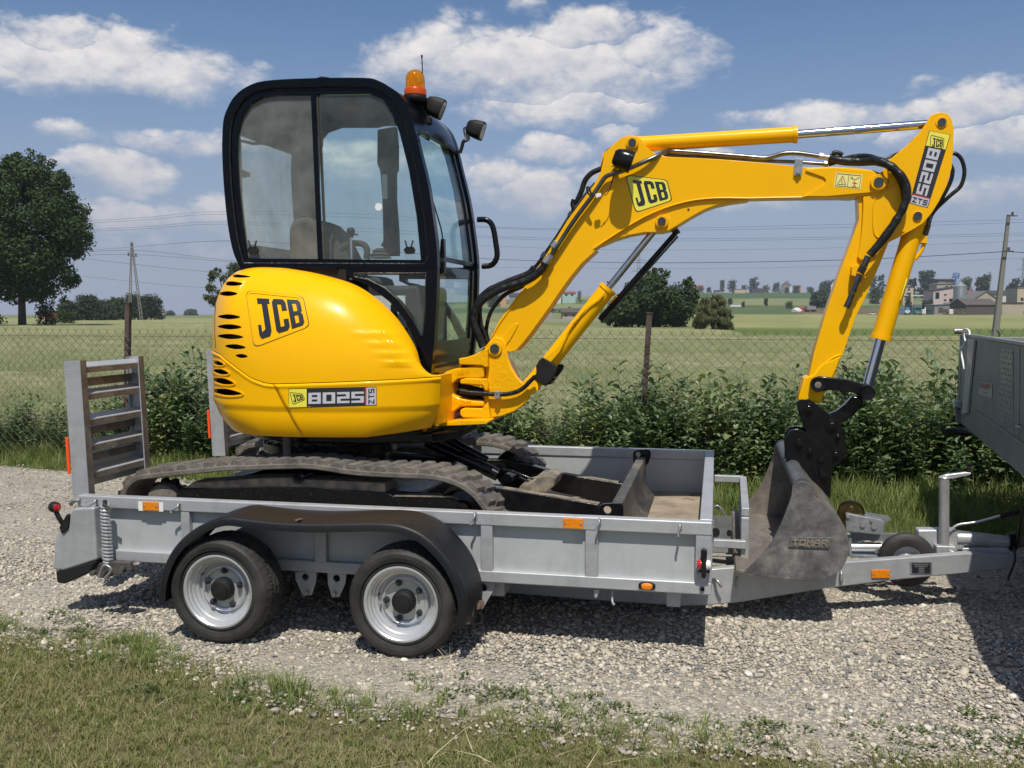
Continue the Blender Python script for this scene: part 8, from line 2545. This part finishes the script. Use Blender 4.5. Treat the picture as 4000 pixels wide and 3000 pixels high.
hz('hydraulic_pipe', c5, [(300, 330), (480, 342), (700, 352), (900, 366), (1060, 372), (1240, 384)], 5.45, .0095, PIP)
MB().cyl(c5(1208, 338, 5.40), c5(1232, 343, 5.40), .018, 6).cyl(c5(1236, 382, 5.45), c5(1262, 386, 5.45), .016, 6).cyl(c5(1234, 343, 5.40), c5(1275, 350, 5.40), .015, 14).done('hose_fitting', M['zinc'], EX)
hz('hydraulic_hose', c5, [(1265, 348, 5.40), (1340, 366, 5.40), (1450, 372, 5.38), (1540, 368, 5.33), (1610, 392, 5.29), (1670, 440), (1708, 500), (1714, 560), (1700, 620), (1665, 690), (1620, 760), (1560, 840), (1500, 910)], 5.275, .0215, HO, 14, wrinkle=.07)
hz('hydraulic_hose', c5, [(1262, 384, 5.44), (1400, 345, 5.42), (1500, 342, 5.38), (1580, 380), (1650, 440), (1690, 520), (1700, 600)], 5.315, .014, HO)
hz('torn_sleeve', c5, [(1285, 325), (1310, 318), (1345, 332)], 5.39, .012, HO, 8)
MB().cyl(c5(1492, 915, 5.285), c5(1466, 975, 5.29), .017, 18).cyl(c5(1466, 975, 5.29), c5(1446, 1012, 5.295), .021, 6).cyl(c5(1440, 1025, 5.295), c5(1425, 1065, 5.295), .019, 6).cyl(c5(1425, 1065, 5.295), c5(1405, 1120, 5.295), .014, 16).cyl(c5(1410, 1100, 5.295), c5(1402, 1122, 5.295), .018, 6) \
 .cyl(c5(1400, 1128, 5.295), c5(1380, 1180, 5.295), .0155, 16).cyl(c5(1384, 1175, 5.295), c5(1366, 1212, 5.295), .018, 10).done('hose_fitting', M['pipe'], EX, smooth=30)
hz('hydraulic_hose', c5, [(1960, 330), (1995, 325), (2030, 360), (2046, 430), (2025, 510), (1965, 565), (1905, 620), (1868, 660), (1845, 700)], 5.47, .0105, HO)
hz('hydraulic_hose', c5, [(1955, 370), (1978, 420), (1968, 480), (1940, 540), (1910, 590), (1870, 650), (1848, 700)], 5.45, .0105, HO)
hz('hydraulic_pipe', c5, [(1580, 358), (1650, 330), (1700, 305), (1760, 240)], 5.47, .0085, PIP)
hz('hydraulic_hose', c3, [(1175, 150), (1120, 168), (1060, 200), (1015, 255), (990, 330), (955, 410), (935, 450), (925, 490)], 5.40, .015, HO)
hz('hydraulic_hose', c3, [(928, 400), (918, 440), (930, 480), (905, 520)], 5.37, .013, HO)
hz('hydraulic_pipe', c3, [(1100, 270), (1040, 340), (990, 400), (930, 480)], 5.37, .010, PIP)
hz('hydraulic_pipe', c3, [(912, 505), (860, 590), (790, 700), (700, 830), (650, 900), (610, 945)], 5.36, .0105, HO)
MB().cyl(c3(915, 500, 5.36), c3(895, 535, 5.36), .016, 10).cyl(c3(705, 820, 5.36), c3(680, 860, 5.36), .016, 10).done('hose_fitting', M['pin'], EX)
MB().cyl(c3(752, 835, 5.305), c3(735, 862, 5.305), .019, 6).cyl(c3(733, 862, 5.305), c3(700, 905, 5.305), .021, 14).done('hose_fitting', M['zinc'], EX)
pl('pipe_clamp', c3, [(742, 760), (775, 718), (802, 740), (770, 785)], 5.295, .05, M['zinc'], EX, .003)
hz('hydraulic_hose', c3, [(705, 900), (680, 945), (620, 1000), (550, 1040), (480, 1065), (380, 1095), (290, 1140), (210, 1195), (160, 1260), (140, 1330), (150, 1400), (180, 1470), (215, 1560)], 5.285, .0215, HO, 14, wrinkle=.05)
hz('hydraulic_hose', c3, [(620, 935), (570, 985), (470, 1025), (370, 1065), (270, 1110), (200, 1170), (165, 1240), (160, 1330), (190, 1430), (235, 1550)], 5.36, .019, HO, 12, wrinkle=.04)
hz('hydraulic_hose', c3, [(600, 1040), (500, 1095), (400, 1140), (335, 1200), (290, 1260), (262, 1320), (245, 1390), (240, 1450), (262, 1530)], 5.39, .0115, HO, 10, wrinkle=.05)
hz('hydraulic_hose', c3, [(200, 1200), (190, 1290), (200, 1380), (225, 1450), (255, 1540)], 5.33, .012, HO)
hz('hydraulic_hose', c4, [(400, 640), (440, 648), (560, 658), (660, 665), (740, 662), (810, 645), (860, 615), (905, 570), (940, 535)], 5.285, .0125, HO)
hz('hydraulic_hose', c4, [(345, 605), (420, 602), (500, 625), (575, 640)], 5.43, .016, HO)
hz('hydraulic_hose', c4, [(350, 640), (430, 670), (500, 690), (575, 705)], 5.40, .014, HO)
hz('hydraulic_hose', c4, [(345, 655), (420, 680), (500, 672), (575, 668)], 5.36, .012, HO)
pl('pipe_clamp', c4, [(648, 640), (688, 642), (685, 698), (645, 695)], 5.270, .03, M['zinc'], EX, .003)
for v in (650, 688):
 p = c4(667, v, 5.270); cyl('bolt', p, p - Vector((0, .006, 0)), .006, M['zinc'], EX, n=6)
# wire and plug below the boom lamp
wr = mat('thin_red_wire', (.22, .03, .03), .5)
hz('lamp_wire', c3, [(1250, 150), (1240, 210), (1215, 280), (1180, 340), (1150, 368)], 5.25, .0022, wr, 6)
hz('lamp_wire', c3, [(1245, 150), (1235, 240), (1200, 340), (1165, 372)], 5.26, .0022, HO, 6)
pl('plug', c3, [(1096, 358), (1138, 348), (1146, 372), (1104, 390)], 5.25, .016, M['white_paint'], EX, .002)
hz('lamp_wire', c3, [(1070, 380), (1040, 350), (1030, 310), (1045, 305), (1060, 345), (1075, 375)], 5.26, .005, HO, 8)
# work lamps
def lamp(name, c, fwd, s, par, up=Vector((0, 0, 1)), shell=None, round_=False):
 fwd = fwd.normalized(); sd = fwd.cross(up).normalized(); uu = sd.cross(fwd)
 secs = [(-.062, .55), (-.050, .78), (-.02, .95), (.012, 1.0), (.030, 1.0)]
 V, F = [], []
 n = 24
 for (d_, k) in secs:
  for i in range(n):
   t = 2 * math.pi * i / n
   e = .55 if not round_ else .9
   x = math.copysign(abs(math.cos(t)) ** e, math.cos(t)); z = math.copysign(abs(math.sin(t)) ** e, math.sin(t))
   V.append(c + fwd * (d_ * s) + sd * (.052 * s * k * x) + uu * (.052 * s * k * z))
 m = len(secs)
 for i in range(m - 1):
  for k in range(n): F.append((i * n + k, i * n + (k + 1) % n, (i + 1) * n + (k + 1) % n, (i + 1) * n + k))
 F += [tuple(range(n)), tuple(range((m - 1) * n, m * n))]
 o = mk(name, V, F, shell or M['black_matt'], par, smooth=30)
 V = []
 for i in range(n):
  t = 2 * math.pi * i / n; e = .55 if not round_ else .9
  x = math.copysign(abs(math.cos(t)) ** e, math.cos(t)); z = math.copysign(abs(math.sin(t)) ** e, math.sin(t))
  V.append(c + fwd * (.0305 * s) + sd * (.043 * s * x) + uu * (.043 * s * z))
 mk('lens', *prism_vf(V, fwd * .002), mat('lamp_glass', (.34, .36, .30), .12, coat=1, nscale=60, col2=(.22, .23, .2)), o, smooth=0)
 return o
# lamp on the boom (round shell, black)
c = c3(1338, 95, 5.215)
bl = lamp('work_lamp', c + Vector((.0, 0, 0)), Vector((1.0, .12, -.35)), 1.12, EX, shell=M['black_gloss'], round_=True)
MB().bar(c + Vector((-.02, .02, -.03)), c3(1245, 140, 5.33), .03, .006).done('lamp_bracket', M['pin'], bl)
# cab
YN0, YF0 = 5.0, 5.95
outer = [(262, 1440), (215, 1330), (180, 1150), (155, 900), (145, 700), (145, 600), (153, 480), (180, 400), (225, 325), (300, 265), (420, 225), (700, 208), (1060, 205), (1160, 225), (1250, 275), (1320, 340), (1370, 450), (1420, 650), (1480, 900), (1510, 1100), (1535, 1300), (1540, 1440)]
inner = [(245, 900), (235, 700), (240, 560), (265, 460), (320, 370), (400, 325), (500, 312), (1090, 305), (1180, 340), (1240, 430), (1290, 560), (1350, 800), (1400, 1100), (1428, 1385), (300, 1375), (270, 1150)]
def loop(L, y, k=3): return [c1(p.x, p.y, y) for p in catmull([Vector((a, b, 0)) for a, b in L], k, closed=True)]
oL = [c1(*p, YN0) for p in outer]
# smooth all but the lower corners
sm = catmull(oL, 4)
oL = sm
iL = [c1(*p, YN0) for p in inner]
v, f, O, I = ring_vf(oL, iL, (0, .055, 0))
mid = [a.lerp(b, .5) for a, b in zip(O, I)]
CB = M['cab_black']
def loops_ring(name, A, B, y0, th, mm, par, bevel=.008):
 n = len(A)
 A = [Vector((p.x, y0, p.z)) for p in A]; B = [Vector((p.x, y0, p.z)) for p in B]
 off = Vector((0, th, 0))
 v = A + B + [p + off for p in A] + [p + off for p in B]
 f = []
 for i in range(n):
  j = (i + 1) % n
  f += [(i, j, n + j, n + i), (2 * n + j, 2 * n + i, 3 * n + i, 3 * n + j), (i, 2 * n + i, 2 * n + j, j), (n + i, n + j, 3 * n + j, 3 * n + i)]
 return mk(name, v, f, mm, par, bevel=bevel, smooth=35)
cab = loops_ring('cab', O, mid, YN0, .06, CB, EX, .012)
wf = loops_ring('window_frame', mid, I, YN0 + .014, .034, M['cab_black'], cab, .005)
lowo = [(950, 113), (1540, 113), (1535, 300), (1520, 600), (1498, 812), (1440, 818), (1440, 700), (1400, 600), (1330, 450), (1230, 330), (1100, 230), (950, 160)]
lowi = [(1000, 145), (1465, 145), (1462, 400), (1447, 545), (1432, 548), (1385, 450), (1295, 325), (1200, 240), (1090, 185), (1005, 168)]
ring('lower_frame', [c2(*p, YN0) for p in lowo], [c2(*p, YN0) for p in lowi], (0, .05, 0), CB, cab, mid=c2(1410, 205, YN0), bevel=.006)
pl('cab_beam', c2, [(262, 113), (950, 113), (950, 220), (880, 215), (262, 180)], YN0 + .004, .05, M['black_matt'], cab, .004)
pl('cab_beam', c2, [(575, 95), (890, 98), (893, 125), (575, 113)], YN0 - .012, .02, CB, cab, .004)
# gasket lines between the frames
tube('window_seal', [Vector((p.x, YN0 + .008, p.z)) for p in mid[::2]] + [Vector((mid[0].x, YN0 + .008, mid[0].z))], .006, M['hose'], cab, n=6, sm=1)
# panes
pn = [Vector((p.x, YN0 + .030, p.z)) for p in I]
div = [c1(730, 300, YN0), c1(780, 1385, YN0)]
xs_t, xs_b = div[0].x, div[1].x
def split(L, side):
 out = []
 for p in L:
  t = (p.z - div[1].z) / (div[0].z - div[1].z); xd = xs_b + (xs_t - xs_b) * t
  out.append((p, (p.x < xd) if side < 0 else (p.x > xd), xd))
 pts = []
 n = len(out)
 for i in range(n):
  p, k, xd = out[i]; q, k2, xd2 = out[(i + 1) % n]
  if k: pts.append(p)
  if k != k2: m = p.lerp(q, .5); pts.append(Vector(((xd + xd2) / 2, m.y, m.z)))
 return pts
prism('side_window', split(pn, -1), (0, .004, 0), M['glass_back'], cab, smooth=0)
prism('side_window', [p + Vector((0, -.008, 0)) for p in split(pn, 1)], (0, .004, 0), M['glass_side'], cab, smooth=0)
a, b = c1(737, 300, YN0 + .022), c1(783, 1385, YN0 + .022)
MB().bar(a, b, .026, .022, up=(0, 1, 0)).done('window_divider', CB, cab, bevel=.004)
MB().bar(a + Vector((.028, .006, 0)), b + Vector((.028, .006, 0)), .014, .012, up=(0, 1, 0)).done('window_divider', M['headliner'], cab, bevel=.002)
prism('lower_window', [c2(*p, YN0 + .03) for p in lowi], (0, .004, 0), M['glass_side'], cab, smooth=0)
tube('window_seal', [c2(*p, YN0 + .002) for p in lowi + [lowi[0]]], .0045, M['hose'], cab, n=6, sm=1)
# far side: same ring further back, with its own glass
far = again(cab, WL[cab.name] + Vector((0, YF0 - YN0 - .06, 0)), cab, name='far_side_frame'); far.name = 'far_side_frame'; WL[far.name] = WL[cab.name] + Vector((0, YF0 - YN0 - .06, 0))
f2 = again(wf, WL[wf.name] + Vector((0, YF0 - YN0 - .06, 0)), cab)
prism('far_side_window', [p + Vector((0, YF0 - YN0 - .05, 0)) for p in pn], (0, .004, 0), M['glass_side'], cab, smooth=0)
dy = YF0 - YN0 - .055
ring('far_side_frame', [c2(*p, YN0) + Vector((0, dy, 0)) for p in lowo], [c2(*p, YN0) + Vector((0, dy, 0)) for p in lowi], (0, .05, 0), CB, cab, mid=c2(1410, 205, YN0) + Vector((0, dy, 0)), bevel=.006)
# far door pillar with its sticker and the interior side panels
def far_pt(u, v, y): return c1(u, v, y)
pl('door_pillar', c1, [(1150, 540), (1270, 520), (1282, 640), (1282, 800), (1270, 820), (1270, 1000), (1285, 1200), (1290, 1360), (1190, 1360), (1182, 1000), (1168, 810), (1148, 760)], 5.84, .04, M['headliner'], cab, .008)
pl('door_sticker', c1, [(1180, 832), (1215, 830), (1218, 988), (1185, 990)], 5.836, .002, M['white_lens'], cab, 0)
pl('far_lining', c1, [(655, 740), (700, 600), (790, 560), (790, 640), (770, 720), (770, 1130), (680, 1110), (668, 900)], 5.86, .03, M['headliner'], cab, .004)
pl('far_lining', c1, [(560, 330), (1240, 330), (1260, 500), (1150, 528), (920, 528), (830, 560), (780, 620), (740, 720), (640, 740), (560, 670)], 5.86, .02, M['headliner'], cab, .004)
# rounded edge of the cab: roof, rear wall, windscreen follow the outer loop
top = [Vector((p.x, 0, p.z)) for p in sm]
R0 = resample(top, 121)
cent = Vector((-2.05, 0, 2.2))
def cab_strip(name, i0, i1, inset, th, mm, ya=YN0 + .058, yb=YF0 - .058, crown=.0, par=cab, ny=8, **kw):
 V, F = [], []
 idx = list(range(i0, i1 + 1)); n = len(idx)
 for s in (0, 1):
  for i in idx:
   t = (R0[min(i + 1, 120)] - R0[max(i - 1, 0)]).normalized(); nn = Vector((-t.z, 0, t.x))
   if nn.dot(cent - R0[i]) < 0: nn = -nn
   for j in range(ny + 1):
    f_ = j / ny; y = ya + (yb - ya) * f_
    V.append(Vector((R0[i].x, y, R0[i].z)) + nn * (inset + s * th - crown * math.sin(math.pi * f_)))
 m = ny + 1; o = n * m
 for i in range(n - 1):
  for j in range(ny):
   a = i * m + j
   F.append((a, a + 1, a + m + 1, a + m)); F.append((o + a + m, o + a + m + 1, o + a + 1, o + a))
 for j in range(ny): F.append((j, o + j, o + j + 1, j + 1)); e = (n - 1) * m; F.append((e + j + 1, o + e + j + 1, o + e + j, e + j))
 for i in range(n - 1): F.append((i * m, (i + 1) * m, o + (i + 1) * m, o + i * m)); F.append((i * m + ny, o + i * m + ny, o + (i + 1) * m + ny, (i + 1) * m + ny))
 return mk(name, V, F, mm, par, smooth=40, **kw)
# where along the loop things change: by height and side
def idx_of(test): return [i for i in range(121) if test(R0[i])]
L_ = c1(150, 560, YN0).z; rr_ = [i for i in range(121) if R0[i].x < -2.3 and R0[i].z > c1(0, 560, YN0).z]
i_rt = rr_[0]
fr_ = [i for i in range(121) if R0[i].x > -1.9 and R0[i].z < c1(1370, 520, YN0).z]
i_ft = fr_[0]
i_mid = min(i for i in range(i_ft, 121) if R0[i].z < c1(0, 1380, YN0).z)
cab_strip('roof', i_rt, i_ft, .002, .022, CB, crown=.012)
cab_strip('roof_lining', i_rt, i_ft - 2, .045, .01, M['headliner'])
cab_strip('rear_window', 6, i_rt, .015, .005, M['glass_back'])
cab_strip('rear_sill', 0, 6, .004, .03, CB)
cab_strip('windscreen', i_ft, i_mid, .022, .005, M['glass_front'])
cab_strip('screen_bar', i_mid - 1, i_mid, .012, .022, CB)
# lower front: glass with a dark panel below
zf = c1(0, 1380, YN0).z
lf_ = [c2(1540, 100, YN0), c2(1535, 300, YN0), c2(1520, 600, YN0), c2(1500, 800, YN0)]
def front_panel(name, va, vb, ya, yb, inset, th, mm, **kw):
 vs = np.linspace(va, vb, 8); V = []
 us = np.interp(vs, [100, 300, 600, 800], [1540, 1535, 1520, 1500])
 for s in (0, 1):
  for u, vv in zip(us, vs):
   p = c2(u, vv, YN0)
   for y in (ya, yb): V.append(Vector((p.x - inset - s * th, y, p.z)))
 n = 8; F = []
 for i in range(n - 1):
  a = 2 * i; o = 2 * n
  F += [(a, a + 1, a + 3, a + 2), (o + a + 2, o + a + 3, o + a + 1, o + a), (a, a + 2, o + a + 2, o + a), (a + 1, o + a + 1, o + a + 3, a + 3)]
 F += [(0, 2 * n, 2 * n + 1, 1), (2 * n - 2, 2 * n - 1, 4 * n - 1, 4 * n - 2)]
 return mk(name, V, F, mm, cab, smooth=40, **kw)
front_panel('lower_windscreen', 85, 590, YN0 + .055, YF0 - .055, .02, .005, M['glass_front'])
front_panel('front_panel', 590, 812, YN0 + .055, YF0 - .055, .012, .012, M['black_gloss'])
front_panel('screen_edge', 85, 812, YN0 + .052, YN0 + .10, .012, .02, CB)
front_panel('screen_edge', 85, 812, YF0 - .14, YF0 - .052, .012, .02, CB)
cab_strip('screen_edge', i_ft, i_mid, .012, .012, CB, YF0 - .14, YF0 - .058, ny=2)
cab_strip('screen_edge', i_ft, i_mid, .012, .012, CB, YN0 + .058, YN0 + .085, ny=2)
# cab floor, sill and back panel hide the machinery
box('cab_floor', (-2.62, YN0 + .06, 1.20), (-1.50, YF0 - .06, 1.24), M['black_matt'], cab, smooth=0)
box('rear_wall', (-2.60, YN0 + .06, 1.24), (-2.575, YF0 - .06, 1.66), M['headliner'], cab, smooth=0)
# seat, levers, console
pl('seat', c1, [(575, 1420), (570, 1250), (572, 1180), (590, 1135), (630, 1110), (680, 1105), (745, 1130), (800, 1185), (850, 1270), (900, 1370), (905, 1420)], 5.28, .42, M['seat'], cab, .03)
box('seat', (-2.35, 5.26, 1.40), (-1.92, 5.72, 1.72), M['seat'], cab, bevel=.05)
box('armrest', (-2.25, 5.17, 1.70), (-1.93, 5.24, 1.76), M['headliner'], cab, bevel=.015)
lv = MB(); a, b = c1(985, 1400, 5.22), c1(980, 1215, 5.22); lv.cyl(a, b, .008, 12); lv.done('lever', M['chrome'], cab)
v_, f_ = lathe_vf([(.004, -.03), (.012, -.028), (.020, -.012), (.024, .006), (.022, .018), (.012, .026), (.003, .027)], c1(980, 1208, 5.22), (0, 0, 1), 24); mk('lever_knob', v_, f_, M['black_gloss'], cab, smooth=50)
cyl('lever_button', c1(1005, 1220, 5.21), c1(1022, 1222, 5.20), .006, M['pin'], cab, n=10)
tube('armrest_loop', [c1(915, 1325, 5.25), c1(940, 1295, 5.25), c1(1000, 1278, 5.25), (c1(1060, 1285, 5.25)), c1(1085, 1320, 5.25), c1(1080, 1380, 5.25)], .018, M['headliner'], cab)
MB().cyl(c1(1190, 1300, 5.45), c1(1235, 1215, 5.45), .016, 14).cyl(c1(1235, 1215, 5.45), c1(1262, 1190, 5.45), .020, 14, r2=.013).done('joystick', M['headliner'], cab)
lathe('gaiter', [(.07, 0), (.055, .012), (.06, .02), (.042, .034), (.046, .042), (.028, .055), (.004, .06)], c1(1170, 1375, 5.45), (0, 0, 1), M['headliner'], cab, n=24)
box('console', (-1.95, 5.30, 1.24), (-1.62, 5.80, 1.66), M['headliner'], cab, bevel=.03)
box('notice_sheet', (-1.90, 5.20, 1.42), (-1.70, 5.204, 1.60), M['white_lens'], cab, smooth=0)
box('notice_print', (-1.785, 5.198, 1.47), (-1.745, 5.1995, 1.55), M['letter_black'], cab, smooth=0)
# round white sticker and window catches
c = c1(1160, 1042, YN0 + .018); cyl('round_sticker', c, c - Vector((0, .0012, 0)), .0205, M['white_lens'], cab, n=28)
for u in (342, 1357):
 c = c1(u, 1335, YN0 + .012)
 ct = prism('window_catch', [c1(u - 38, 1320, YN0), c1(u - 20, 1300, YN0), c1(u + 25, 1300, YN0), c1(u + 38, 1320, YN0), c1(u + 30, 1345, YN0), c1(u - 22, 1348, YN0)], (0, .014, 0), M['black_matt'], cab, bevel=.003)
 for du in (-1, 1):
  MB().bar(c1(u + du * 14, 1302, YN0), c1(u + du * 26, 1260, YN0), .007, .007).done('catch_finger', M['pin'], ct)
# wiring and catch inside the rear window
tube('rear_wiper', [c1(245, 612, 5.2), c1(300, 620, 5.25), c1(345, 632, 5.3), c1(400, 630, 5.35), c1(455, 640, 5.4)], .009, M['headliner'], cab)
tube('rear_wiper', [c1(262, 600, 5.2), c1(268, 800, 5.2), c1(275, 1100, 5.2), c1(285, 1350, 5.2)], .006, M['headliner'], cab)
pl('rear_bracket', c1, [(245, 805), (275, 800), (315, 820), (312, 845), (270, 850), (245, 848)], 5.2, .03, M['headliner'], cab, .004)
# wiper on the windscreen
wy = YN0 + .13
tube('wiper_arm', [c1(1462, 800, wy), c1(1490, 930, wy), c1(1525, 1050, wy), c1(1568, 1200, wy), c1(1575, 1300, wy), c1(1572, 1390, wy)], .004, M['hose'], cab)
pl('wiper_motor', c1, [(1560, 1250), (1582, 1245), (1588, 1400), (1585, 1470), (1560, 1478), (1545, 1470), (1550, 1400)], wy - .03, .04, M['black_gloss'], cab, .006)
MB().bar(c1(1540, 1385, wy - .02), c1(1590, 1385, wy - .02), .02, .02).done('wiper_pivot', M['pin'], cab)
tube('washer_hose', [c1(1400, 560, 5.12), c1(1440, 580, 5.12), c1(1480, 600, 5.12), c1(1475, 565, 5.12), c1(1445, 560, 5.12)], .004, M['hose'], cab)
# grab handle on the far pillar
tube('grab_handle', [c1(1800, 1125, 5.96), c1(1850, 1125, 5.96), c1(1885, 1145, 5.96), c1(1905, 1190, 5.96), c1(1920, 1280, 5.96), c1(1928, 1350, 5.96), c1(1915, 1395, 5.96), c1(1885, 1422, 5.96), c1(1830, 1428, 5.96)], .0175, M['black_gloss'], cab, n=14)
# roof hatch lump
pl('roof_vent', c1, [(750, 208), (785, 195), (830, 200), (850, 208)], 5.3, .15, M['black_matt'], cab, .004)
# beacon, aerial and lamps
yb = 5.26
bb = c1(1398, 352, yb); sB = .6027 / FOC * 5.25
lathe('beacon', [(.004, -.010), (.055, -.010), (.062, 0), (.064, .012), (.061, .022), (.004, .022)], bb, (0, 0, 1), M['black_matt'], cab, n=36)
bo = WL
oranged = mat('orange_beacon_base', (.50, .065, .001), .25, coat=.1, spec=.3)
ambg = bpy.data.materials.new('amber_beacon_dome'); ambg.use_nodes = True
bs_ = ambg.node_tree.nodes['Principled BSDF']; bs_.inputs['Base Color'].default_value = (.95, .36, .02, 1); bs_.inputs['Transmission Weight'].default_value = .75; bs_.inputs['Roughness'].default_value = .06; bs_.inputs['IOR'].default_value = 1.12
beb = lathe('beacon_base', [(.058, .0225), (.062, .026), (.062, .056), (.058, .062), (.054, .066), (.004, .066)], bb, (0, 0, 1), oranged, cab, n=40)
lathe('beacon_dome', [(.0535, .0665), (.0535, .112), (.050, .130), (.042, .147), (.029, .159), (.013, .165), (.001, .1665)], bb, (0, 0, 1), ambg, cab, n=40)
MB().cyl(bb + Vector((0, 0, .068)), bb + Vector((0, 0, .10)), .030, 20).box((bb.x - .028, bb.y - .004, bb.z + .10), (bb.x + .0, bb.y + .026, bb.z + .145)).done('beacon_reflector', mat('beacon_reflector', (.85, .5, .12), .3, metal=.6), cab)
tube('aerial', [c1(1446, 230, 5.32), c1(1443, 150, 5.32), c1(1440, 62, 5.32)], .0032, M['hose'], cab, n=6)
cyl('aerial_tip', c1(1440, 75, 5.32), c1(1439, 58, 5.32), .0055, M['hose'], cab, n=8)
pl('beacon_bracket', e5, [(300, 640), (520, 640), (560, 700), (560, 830), (600, 860), (600, 930), (540, 950), (520, 1060), (490, 1060), (500, 900), (430, 880), (430, 760), (380, 680)], 5.30, .05, M['black_matt'], cab, .006)
l1 = lamp('work_lamp', e5(690, 735, 5.34), Vector((1.0, .10, -.42)), 1.08, cab)
MB().bar(e5(560, 720, 5.34), e5(620, 760, 5.34), .03, .02).done('lamp_bracket', M['black_matt'], l1)
l2 = lamp('work_lamp', e5(1215, 1020, 5.93), Vector((1.0, .02, -.34)), 1.1, cab)
tube('lamp_stem', [e5(985, 1320, 5.93), e5(1010, 1240, 5.93), e5(1030, 1170, 5.93), e5(1075, 1150, 5.93), e5(1090, 1100, 5.93)], .011, M['black_matt'], l2)
MB().bar(e5(1080, 1050, 5.925), e5(1082, 1160, 5.925), .012, .03).done('lamp_bracket', M['zinc'], l2)
tube('lamp_wire', [e5(1090, 1000, 5.94), e5(1055, 990, 5.94), e5(1035, 1010, 5.94), e5(1045, 1080, 5.94), e5(1060, 1130, 5.94)], .005, M['hose'], l2)
tube('lamp_wire', [e5(430, 1110, 5.2), e5(480, 1070, 5.25), e5(540, 1130, 5.28), e5(585, 1150, 5.3), e5(560, 1080, 5.3)], .004, M['hose'], cab)
# == summer haze
hm = bpy.data.materials.new('haze'); hm.use_nodes = True
hm.node_tree.nodes.clear()
HN = NT(hm.node_tree)
pv = HN.n('ShaderNodeVolumePrincipled', {'Color': (0.80, 0.87, 1.0, 1), 'Density': 0.00024, 'Anisotropy': 0.2})
ho = HN.n('ShaderNodeOutputMaterial'); hm.node_tree.links.new(pv.outputs[0], ho.inputs['Volume'])
hz_ = MB().box((-1600, -1600, -1.2), (1600, 1600, 64)).done('haze', hm, smooth=0, kind='stuff', label='thin blue summer haze over the fields')
